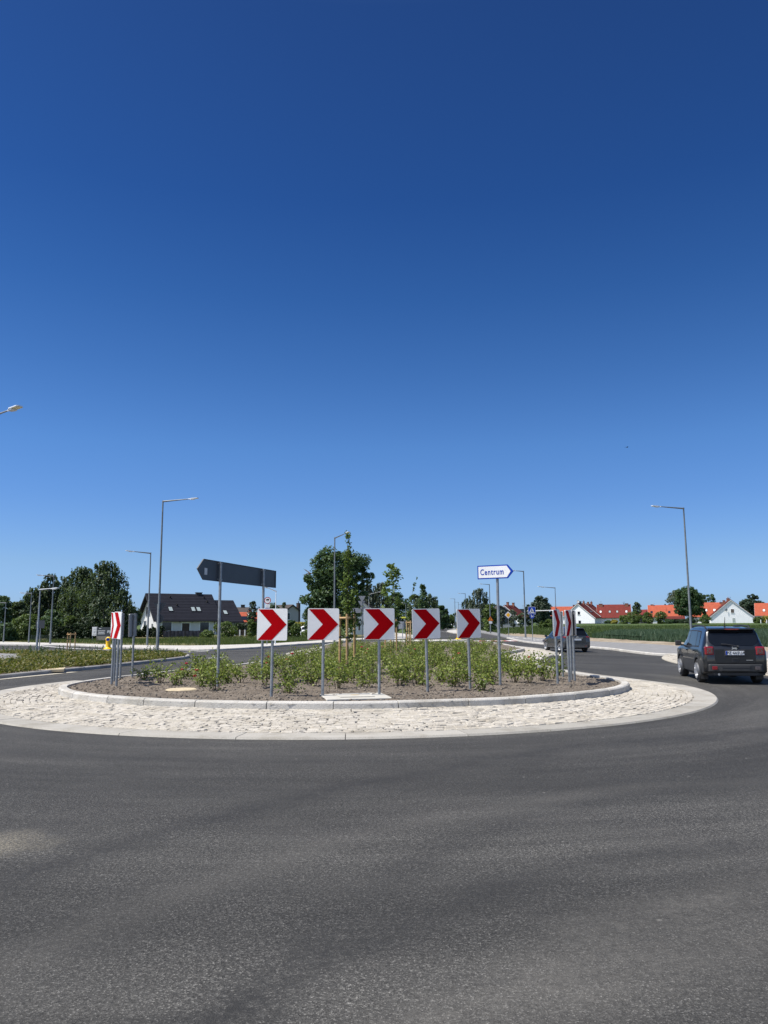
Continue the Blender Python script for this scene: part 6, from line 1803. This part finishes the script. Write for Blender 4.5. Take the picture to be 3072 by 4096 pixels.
# ------------------------------------------------------------------ cars
class Car:
    def __init__(s, t, st, paint, wheel_y, wr, wx, arch, tw=.215):
        s.t, s.st = t, np.array(st, float); s.paint = paint
        s.wheel_y, s.wr, s.wx, s.arch = wheel_y, wr, wx, arch
        ys = np.unique(np.round(np.concatenate([np.linspace(s.st[0, 0], s.st[-1, 0], 64), s.st[:, 0]] +
                       [wy + arch * np.cos(np.linspace(0, PI, 13)) for wy in wheel_y]), 3))
        b = MB(); vs, fs = [], []
        K = None
        for y in ys:
            p = s.prof(y)
            full = [(-x, y, z) for x, z in p[::-1]] [0:-1] + [(x, y, z) for x, z in p]
            K = len(full); vs += full
        n = len(ys)
        for i in range(n - 1):
            for k in range(K - 1):
                fs.append((i * K + k, i * K + k + 1, (i + 1) * K + k + 1, (i + 1) * K + k))
        fs.append(tuple(range(K))); fs.append(tuple(range((n - 1) * K + K - 1, (n - 1) * K - 1, -1)))
        b.add(vs, fs)
        # full has roof -> left side -> bottom -> right side -> roof: close the roof seam by construction (both ends at x = 0)
        s.body = b.build('body', paint, t, smooth_deg=38)
        b = MB()
        for y0, y1 in ((wheel_y[0] + arch, wheel_y[1] - arch),):
            b.box((0, (y0 + y1) / 2, .24), (wx * 2 - .1, y1 - y0 + .3, .12))
        b.box((0, wheel_y[0], .34), (wx * 2 - .3, .1, .1)); b.box((0, wheel_y[1], .34), (wx * 2 - .3, .1, .1))
        for wy in wheel_y: b.box((0, wy, .52), (wx * 1.3, arch * 1.7, .3))
        b.build('underbody', M['black'], t)
    def par(s, y):
        return [np.interp(y, s.st[:, 0], s.st[:, i]) for i in range(1, 7)]
    def prof(s, y, arch=True):
        zb, wm, zbelt, wbelt, zr, wr = s.par(y)
        if arch:
            for wy in s.wheel_y:
                d = abs(y - wy)
                if d < s.arch: zb = max(zb, s.wr + math.sqrt(s.arch ** 2 - d * d) * .98)
        zm = max(zb + .06, .5 * zb + .5 * (zbelt - .1)) if zb < zbelt - .2 else zb + .03
        z4 = max(zbelt - .07, zm + .01); z6 = max(zr - .10, zbelt + .004)
        return [(0, zb), (wm - .06, zb), (wm - .012, zb + .035), (wm, zm), (wm - .006, z4), (wbelt, max(zbelt, z4 + .004)), (wr + .012, max(z6, z4 + .006)), (wr - .03, max(zr - .035, z4 + .008)), (wr - .14, max(zr - .006, z4 + .01)), (0, max(zr + .004, z4 + .012))]
    def side_pt(s, y, t, i0=5, i1=6, off=.006, sx=1):
        p = s.prof(y, False); a, c = Vector(p[i0]), Vector(p[i1])
        q = a.lerp(c, t); d = (c - a).normalized(); n = Vector((d.y, -d.x))
        q = q + n * off
        return (sx * q.x, y, q.y)
    def patch(s, name, mat, parent, corners, i0=5, i1=6, off=.006, sx=1, n=8, m=3):
        """patch of the flank; corners ((y at rear, y at front) at its lower edge, same at its upper edge, t0, t1)"""
        (ya, yb), (yc, yd), t0, t1 = corners
        vs, fs = [], []
        for j in range(m + 1):
            f = j / m; l, r_ = ya + (yc - ya) * f, yb + (yd - yb) * f
            for i in range(n + 1): vs.append(s.side_pt(l + (r_ - l) * i / n, t0 + (t1 - t0) * f, i0, i1, off, sx))
        for j in range(m):
            for i in range(n): fs.append((j * (n + 1) + i, j * (n + 1) + i + 1, (j + 1) * (n + 1) + i + 1, (j + 1) * (n + 1) + i))
        b = MB(); b.add(vs, fs)
        o = b.build(name, mat, parent, smooth_deg=60, fix=False)
        if (sx > 0) != (o.data.polygons[0].normal.x > 0): o.data.flip_normals()
        return o
    def top_patch(s, name, mat, parent, y0, y1, wfun, off=.006, n=10, m=8):
        """patch of the upper surface (tailgate glass, windscreen)"""
        vs, fs = [], []
        for j in range(m + 1):
            y = y0 + (y1 - y0) * j / m
            p = s.prof(y, False); zr = p[9][1]; wr = p[7][0]
            dz = (s.par(y + .01)[4] - s.par(y - .01)[4]) / .02; nrm = Vector((0, -dz, 1)).normalized()
            for i in range(n + 1):
                u = -1 + 2 * i / n; x = u * wr * wfun(j / m)
                vs.append((x, y + nrm.y * off, zr - .006 * abs(u) ** 3 + nrm.z * off))
        for j in range(m):
            for i in range(n): fs.append((j * (n + 1) + i, j * (n + 1) + i + 1, (j + 1) * (n + 1) + i + 1, (j + 1) * (n + 1) + i))
        b = MB(); b.add(vs, fs)
        o = b.build(name, mat, parent, smooth_deg=60, fix=False)
        if o.data.polygons[0].normal.z < 0: o.data.flip_normals()
        return o
    def wheels(s, spokes=8, width=.21, rim_mat='chrome'):
        for wy in s.wheel_y:
            for sx in (-1, 1):
                r_ = s.wr
                b = MB(); b.T = Matrix.Translation((sx * s.wx, wy, r_))
                h = width / 2
                b.lathe([(r_ * .66, -h * .9), (r_ * .93, -h), (r_ * .985, -h * .8), (r_, -h * .5), (r_, h * .5), (r_ * .985, h * .8), (r_ * .93, h), (r_ * .66, h * .9)], 30, 'X', closed=True)
                ty = b.build('wheel', M['tyre'], s.t, smooth_deg=40)
                b = MB(); b.T = Matrix.Translation((sx * (s.wx + h * .55), wy, r_))
                R0 = r_ * .68
                b.lathe([(R0 * .9, -.09), (R0, -.09), (R0, .045), (R0 * .9, .045)], 28, 'X', closed=True)
                b.lathe([(.02, -.03), (.06, -.03), (.055, .03), (.02, .034)], 14, 'X')
                for k in range(spokes):
                    a = 2 * PI * k / spokes
                    b.add(
                        [Vector((px_ , cy_ * math.cos(a) - cz_ * math.sin(a), cy_ * math.sin(a) + cz_ * math.cos(a))) for px_ in (-.012, .026) for cy_, cz_ in ((-R0 * .10, .03), (R0 * .10, .03), (R0 * .13, R0 * .93), (-R0 * .13, R0 * .93))],
                        [(0, 1, 2, 3), (4, 7, 6, 5), (0, 4, 5, 1), (1, 5, 6, 2), (2, 6, 7, 3), (3, 7, 4, 0)])
                b.build('rim', M[rim_mat], ty, smooth_deg=35)
                b = MB(); b.lathe([(.02, -.02), (R0 * .86, -.02), (R0 * .86, -.014), (.02, -.014)], 22, 'X', (sx * (s.wx + h * .2), wy, r_)); b.build('brake_disc', M['black'], ty)
    def arches(s, mat, r0, r1, off=.012):
        for wy in s.wheel_y:
            for sx in (-1, 1):
                b = MB(); n = 18; vs, fs = [], []
                for k in range(n + 1):
                    a = R(-12) + R(204) * k / n
                    for rr_ in (r0, r1):
                        y, z = wy + rr_ * math.cos(a), s.wr + rr_ * math.sin(a)
                        wm = s.par(y)[1]
                        for o_ in (-.05, off): vs.append((sx * (wm + o_), y, max(z, .24)))
                for k in range(n):
                    q = k * 4
                    for e, f_ in ((1, 3), (3, 2), (0, 1)): fs.append((q + e, q + f_, q + 4 + f_, q + 4 + e))
                b.add(vs, fs); b.build('wheel_arch', M[mat], s.t, smooth_deg=40)
def plate(parent, text, y, z, w=.52, h=.114, x=0.0):
    b = MB(); b.box((x, y + .012, z), (w + .03, .02, h + .035)); o = b.build('number_plate', M['black'], parent)
    b = MB(); b.box((x, y - .0005, z), (w, .006, h)); b.build('plate_face', M['sign_white'], o)
    b = MB(); b.box((x - w / 2 + .024, y - .0045, z), (.045, .004, h - .006)); b.build('blue_band', M['sign_blue'], o)
    if text: writing('characters', text, h * .98, M['ink'], o, (x + .024, y - .0065, z), bold=.0016, spacing=1.08)
    return o

# the dark SUV on the right
hd = R(11)
t = thing('suv_car', 'anthracite SUV with roof rails seen from behind, driving off round the ring', 'car', (9.94, 23.2, 0), -hd)
t.scale = (.91, 1, .935)
ST = [(-2.12, .40, .80, .97, .76, 1.00, .70), (-2.10, .36, .86, 1.0, .81, 1.03, .74), (-2.06, .33, .895, 1.03, .845, 1.09, .745), (-1.98, .31, .905, 1.045, .862, 1.27, .755), (-1.90, .29, .905, 1.05, .865, 1.44, .74), (-1.83, .28, .905, 1.05, .865, 1.56, .725), (-1.74, .27, .905, 1.05, .865, 1.615, .71),
      (-1.5, .27, .9, 1.05, .865, 1.64, .705), (-.8, .26, .9, 1.045, .865, 1.66, .71), (0, .26, .9, 1.035, .865, 1.66, .71), (.45, .26, .9, 1.03, .86, 1.63, .70), (.72, .26, .9, 1.03, .86, 1.54, .66), (1.12, .26, .9, 1.03, .855, 1.17, .72), (1.2, .26, .9, 1.02, .85, 1.09, .74),
      (1.75, .28, .9, .98, .82, 1.04, .72), (1.98, .3, .87, .93, .78, .98, .68), (2.08, .34, .8, .85, .7, .9, .6), (2.12, .4, .7, .78, .6, .82, .5)]
c = Car(t, ST, M['paint_suv'], (-1.27, 1.30), .345, .80, .415)
c.wheels(9, .225); c.arches('clad', .40, .485, .016)
for sx in (-1, 1):
    for (ya, yb, yc, yd) in ((-.86, .02, -1.02, .02), (.06, 1.0, .06, 1.02)):
        d = c.patch('door', M['paint_suv'], t, ((ya, yb), (yc, yd), .0, .96), 2, 4, .007, sx, 10, 5)
        b = MB(); yh = (ya if ya > -.5 else yc + .05) + .14
        q = c.side_pt(yh, .93, 2, 4, .03, sx); b.box(q, (.035, .2, .035)); b.build('handle', M['paint_suv'], d, bevel=.008)
    c.patch('side_window', M['side_glass'], t, ((-.96, .02), (-.90, .0), .06, .92), sx=sx)
    c.patch('side_window', M['side_glass'], t, ((.08, 1.06), (.06, .62), .06, .92), sx=sx)
    c.patch('quarter_window', M['car_glass'], t, ((-1.42, -1.0), (-1.30, -.95), .08, .9), sx=sx)
    c.patch('window_trim', M['black'], t, ((-1.46, 1.12), (-1.36, .60), .0, .98), sx=sx, off=.003, n=20)
    c.patch('sill', M['clad'], t, ((-.82, .86), (-.82, .86), .0, .42), 1, 3, .012, sx)
    b = MB(); b.slab([(sx * .93, .78), (sx * 1.10, .80), (sx * 1.12, .90), (sx * 1.08, .98), (sx * .93, .93)], 1.03, 1.20); b.box((sx * .89, .86, 1.05), (.12, .06, .05))
    b.build('mirror', M['black'], t, bevel=.02)
    b = MB(); b.tube([(sx * .63, -1.55, 1.60), (sx * .64, -1.36, 1.672), (sx * .64, -.6, 1.695), (sx * .64, .2, 1.68), (sx * .63, .42, 1.60)], .022, 8); b.build('roof_rail', M['black'], t, smooth_deg=50)
    # tail lamp: red square ring round a clear middle
    b = MB(); b.box((sx * .715, -2.075, .965), (.26, .12, .25)); tl = b.build('tail_light', M['tail_red'], t, bevel=.03)
    b = MB(); b.box((sx * .705, -2.138, .965), (.15, .012, .15)); b.build('lens', M['tail_clear'], tl, bevel=.004)
    b = MB(); b.box((sx * .705, -2.142, .965), (.155, .006, .02), Matrix.Rotation(R(45), 3, 'Y')); b.box((sx * .705, -2.1424, .965), (.155, .006, .02), Matrix.Rotation(R(-45), 3, 'Y')); b.build('cross', M['tail_red'], tl)
    b = MB(); b.box((sx * .60, -2.19, .475), (.15, .02, .10)); b.build('reflector', M['tail_red' if sx < 0 else 'tail_clear'], t, bevel=.012)
    b = MB(); b.tube([(sx * .66, 1.9, .80), (sx * .62, 2.13, .78)], .10, 14); b.build('headlight', M['tail_clear'], t)
c.top_patch('rear_window', M['car_glass'], t, -2.052, -1.87, lambda f: .955 - .22 * (1 - min(1, f * 2.4)) ** 2 - .08 * max(0, f - .8), .008)
c.top_patch('windscreen', M['side_glass'], t, .74, 1.10, lambda f: .96)
b = MB(); b.slab([(-.68, -1.90), (-.62, -1.955), (.62, -1.955), (.68, -1.90), (.66, -1.72), (-.66, -1.72)], 1.56, 1.612)
b.build('spoiler', M['paint_suv'], t, bevel=.02)
b = MB(); b.box((0, -1.957, 1.588), (.40, .016, .028)); b.build('brake_light', M['tail_red'], t)
b = MB(); b.tube([(-.08, -1.5, 1.655), (-.08, -1.52, 1.70), (-.08, -1.60, 1.95)], [.03, .014, .006], 8); b.build('antenna', M['black'], t)
b = MB(); b.tube([(.1, -2.105, 1.10), (-.22, -2.082, 1.155), (-.36, -2.076, 1.16)], .012, 6); b.tube([(.1, -2.09, 1.08), (.1, -2.13, 1.10)], .03, 8); b.build('wiper', M['black'], t)
# tailgate with the plate recess and the handle
b = MB(); b.slab([(-.575, -2.132), (.575, -2.132), (.575, -2.1), (-.575, -2.1)], .60, 1.02)
tg = b.build('tailgate', M['paint_suv'], t, bevel=.02)
b = MB(); b.box((0, -2.128, .905), (.60, .02, .19)); b.build('plate_recess', M['black'], tg, bevel=.006)
plate(tg, 'PZ·665UA', -2.142, .905)
b = MB(); b.box((0, -2.128, .70), (.20, .018, .085)); b.box((0, -2.14, .735), (.18, .02, .02)); b.build('handle', M['black'], tg)
writing('emblem', 'Jeep', .085, M['chrome'], tg, (0, -2.136, 1.045), bold=.002)
b = MB(); b.box((.40, -2.1345, .70), (.19, .004, .012)); b.build('emblem_strip', M['chrome'], tg)
# bumper: dark plastic, with a mesh textured centre and a light top lip
b = MB(); b.slab([(-.86, -1.98), (-.885, -2.05), (-.72, -2.15), (-.4, -2.185), (.4, -2.185), (.72, -2.15), (.885, -2.05), (.86, -1.98)], .36, .585)
bu = b.build('bumper', M['clad'], t, bevel=.03)
b = MB(); b.slab([(-.80, -1.95), (-.6, -2.12), (.6, -2.12), (.80, -1.95)], .25, .358); b.build('valance', M['black'], bu, bevel=.02)
b = MB(); b.box((0, -2.187, .465), (.80, .016, .15)); b.build('bumper_panel', M['black'], bu, bevel=.01)
b = MB()
for k in range(2): b.box((0, -2.197, .425 + k * .08), (.76, .008, .05))
b.build('mesh_insert', M['clad'], bu)
b = MB(); b.tube([(-.48, -1.9, .30), (-.48, -2.13, .29)], .035, 10); b.build('exhaust', M['chrome'], t)
for sx in (-1, 1):
    b = MB(); b.box((sx * .79, -1.62, .24), (.22, .012, .24)); b.build('mud_flap', M['black'], t)

# the blue grey MPV beyond the right chevrons
t = thing('hatchback_car', 'blue grey hatchback behind the right chevron posts, driving away along the kerb', 'car', (10.75, 46.0, 0), R(7.5))
ST = [(-2.13, .40, .78, .92, .74, .96, .68), (-2.11, .34, .84, .95, .79, 1.0, .70), (-2.05, .30, .88, .98, .83, 1.08, .70), (-1.93, .27, .9, 1.0, .85, 1.30, .665), (-1.82, .26, .9, 1.0, .85, 1.46, .64), (-1.70, .25, .9, 1.0, .85, 1.535, .63),
      (-1.2, .24, .9, .98, .85, 1.59, .62), (-.4, .24, .9, .96, .85, 1.615, .62), (.2, .24, .9, .95, .85, 1.58, .62), (.6, .24, .9, .95, .85, 1.44, .63), (1.35, .24, .9, .95, .84, 1.03, .72), (1.6, .26, .88, .88, .8, .94, .7), (1.95, .28, .84, .76, .74, .82, .64), (2.08, .32, .74, .64, .64, .7, .5), (2.13, .38, .62, .56, .52, .6, .4)]
c = Car(t, ST, M['paint_mpv'], (-1.30, 1.34), .325, .79, .385)
c.wheels(7, .205)
for sx in (-1, 1):
    for (ya, yb, yc, yd) in ((-.88, .0, -1.0, .0), (.04, 1.0, .04, 1.05)):
        d = c.patch('door', M['paint_mpv'], t, ((ya, yb), (yc, yd), .0, .96), 2, 4, .007, sx, 10, 5)
        b = MB(); q = c.side_pt((.12 if ya > -.5 else -.84), .93, 2, 4, .02, sx); b.box(q, (.03, .18, .03)); b.build('handle', M['paint_mpv'], d)
    c.patch('side_window', M['side_glass'], t, ((-.92, .0), (-.88, .0), .06, .9), sx=sx)
    c.patch('side_window', M['side_glass'], t, ((.06, 1.2), (.05, .5), .06, .9), sx=sx)
    c.patch('quarter_window', M['car_glass'], t, ((-1.6, -.98), (-1.42, -.94), .1, .88), sx=sx)
    b = MB(); b.box((sx * 1.0, .95, 1.0), (.18, .1, .13)); b.build('mirror', M['paint_mpv'], t, bevel=.02)
    b = MB(); b.slab([(sx * .60, -2.13), (sx * .80, -2.125), (sx * .87, -2.03), (sx * .89, -1.86), (sx * .80, -1.9), (sx * .60, -2.05)], .80, 1.02); b.build('tail_light', M['tail_red'], t, bevel=.02)
    b = MB(); b.tube([(sx * .84, 1.92, .66), (sx * .78, 2.06, .62)], .09, 10); b.build('headlight', M['tail_clear'], t)
    b = MB(); b.box((sx * .55, -2.16, .40), (.14, .012, .05)); b.build('reflector', M['tail_red'], t)
c.top_patch('rear_window', M['car_glass'], t, -2.06, -1.80, lambda f: 1.0, .008)
c.top_patch('windscreen', M['side_glass'], t, .62, 1.32, lambda f: .97)
b = MB(); b.slab([(-.60, -1.92), (.60, -1.92), (.62, -1.66), (-.62, -1.66)], 1.505, 1.55); b.build('spoiler', M['paint_mpv'], t, bevel=.015)
b = MB(); b.slab([(-.57, -2.145), (.57, -2.145), (.57, -2.11), (-.57, -2.11)], .58, .98); tg = b.build('tailgate', M['paint_mpv'], t, bevel=.02)
b = MB(); b.box((0, -2.149, .83), (.56, .012, .17)); b.build('plate_recess', M['black'], tg)
plate(tg, '', -2.16, .815)
b = MB(); b.box((0, -2.155, .915), (.7, .014, .018)); b.build('chrome_strip', M['chrome'], tg)
b = MB(); b.lathe([(.045, -2.15), (.06, -2.15), (.06, -2.142), (.045, -2.142)], 16, 'Y', (0, 0, .965), closed=True); b.box((0, -2.149, .965), (.13, .006, .012), Matrix.Rotation(R(-20), 3, 'Y')); b.build('emblem', M['chrome'], tg)
b = MB(); b.slab([(-.84, -1.95), (-.86, -2.06), (-.6, -2.165), (.6, -2.165), (.86, -2.06), (.84, -1.95)], .28, .56); b.build('bumper', M['paint_mpv'], t, bevel=.03)
t.scale = (.89, .89, .89)

# white car parked beyond the bushes
t = thing('parked_car', 'small white car parked behind the bushes left of the second front chevron', 'car', (HX(1219, 100), 100, .0), R(72))
ST = [(-1.9, .36, .7, .8, .66, .9, .6), (-1.85, .3, .82, .9, .78, 1.05, .62), (-1.6, .26, .84, .95, .8, 1.36, .6), (-.9, .25, .84, .93, .8, 1.47, .6), (-.1, .25, .84, .91, .8, 1.47, .6), (.4, .25, .84, .91, .8, 1.30, .6), (1.0, .25, .84, .9, .79, .98, .68), (1.6, .28, .8, .8, .72, .85, .6), (1.85, .32, .66, .62, .58, .66, .45), (1.9, .38, .5, .54, .45, .58, .35)]
c = Car(t, ST, M['paint_whitecar'], (-1.18, 1.18), .31, .74, .36)
c.wheels(6, .19)
for sx in (-1, 1):
    c.patch('side_window', M['car_glass'], t, ((-.62, .12), (-.58, .1), .08, .9), sx=sx); c.patch('side_window', M['car_glass'], t, ((.18, .92), (.16, .36), .08, .9), sx=sx)
    b = MB(); b.box((sx * .93, .62, .96), (.16, .09, .12)); b.build('mirror', M['paint_whitecar'], t, bevel=.02)
    b = MB(); b.box((sx * .76, -1.78, .92), (.14, .1, .3)); b.build('tail_light', M['tail_red'], t, bevel=.02)
    b = MB(); b.tube([(sx * .68, 1.72, .7), (sx * .6, 1.84, .66)], .1, 10); b.build('headlight', M['tail_clear'], t)
c.top_patch('windscreen', M['car_glass'], t, .42, .95, lambda f: .96)
c.top_patch('rear_window', M['car_glass'], t, -1.8, -1.62, lambda f: .95)
# two far cars parked at the end of the road
for k, (px, Y, mt, lb, rz) in enumerate(((1800, 292, 'paint_whitecar', 'far pale car at the end of the road', R(70)),)):
    c2 = dup(t, (HX(px, Y), Y, 0), rz, lb)
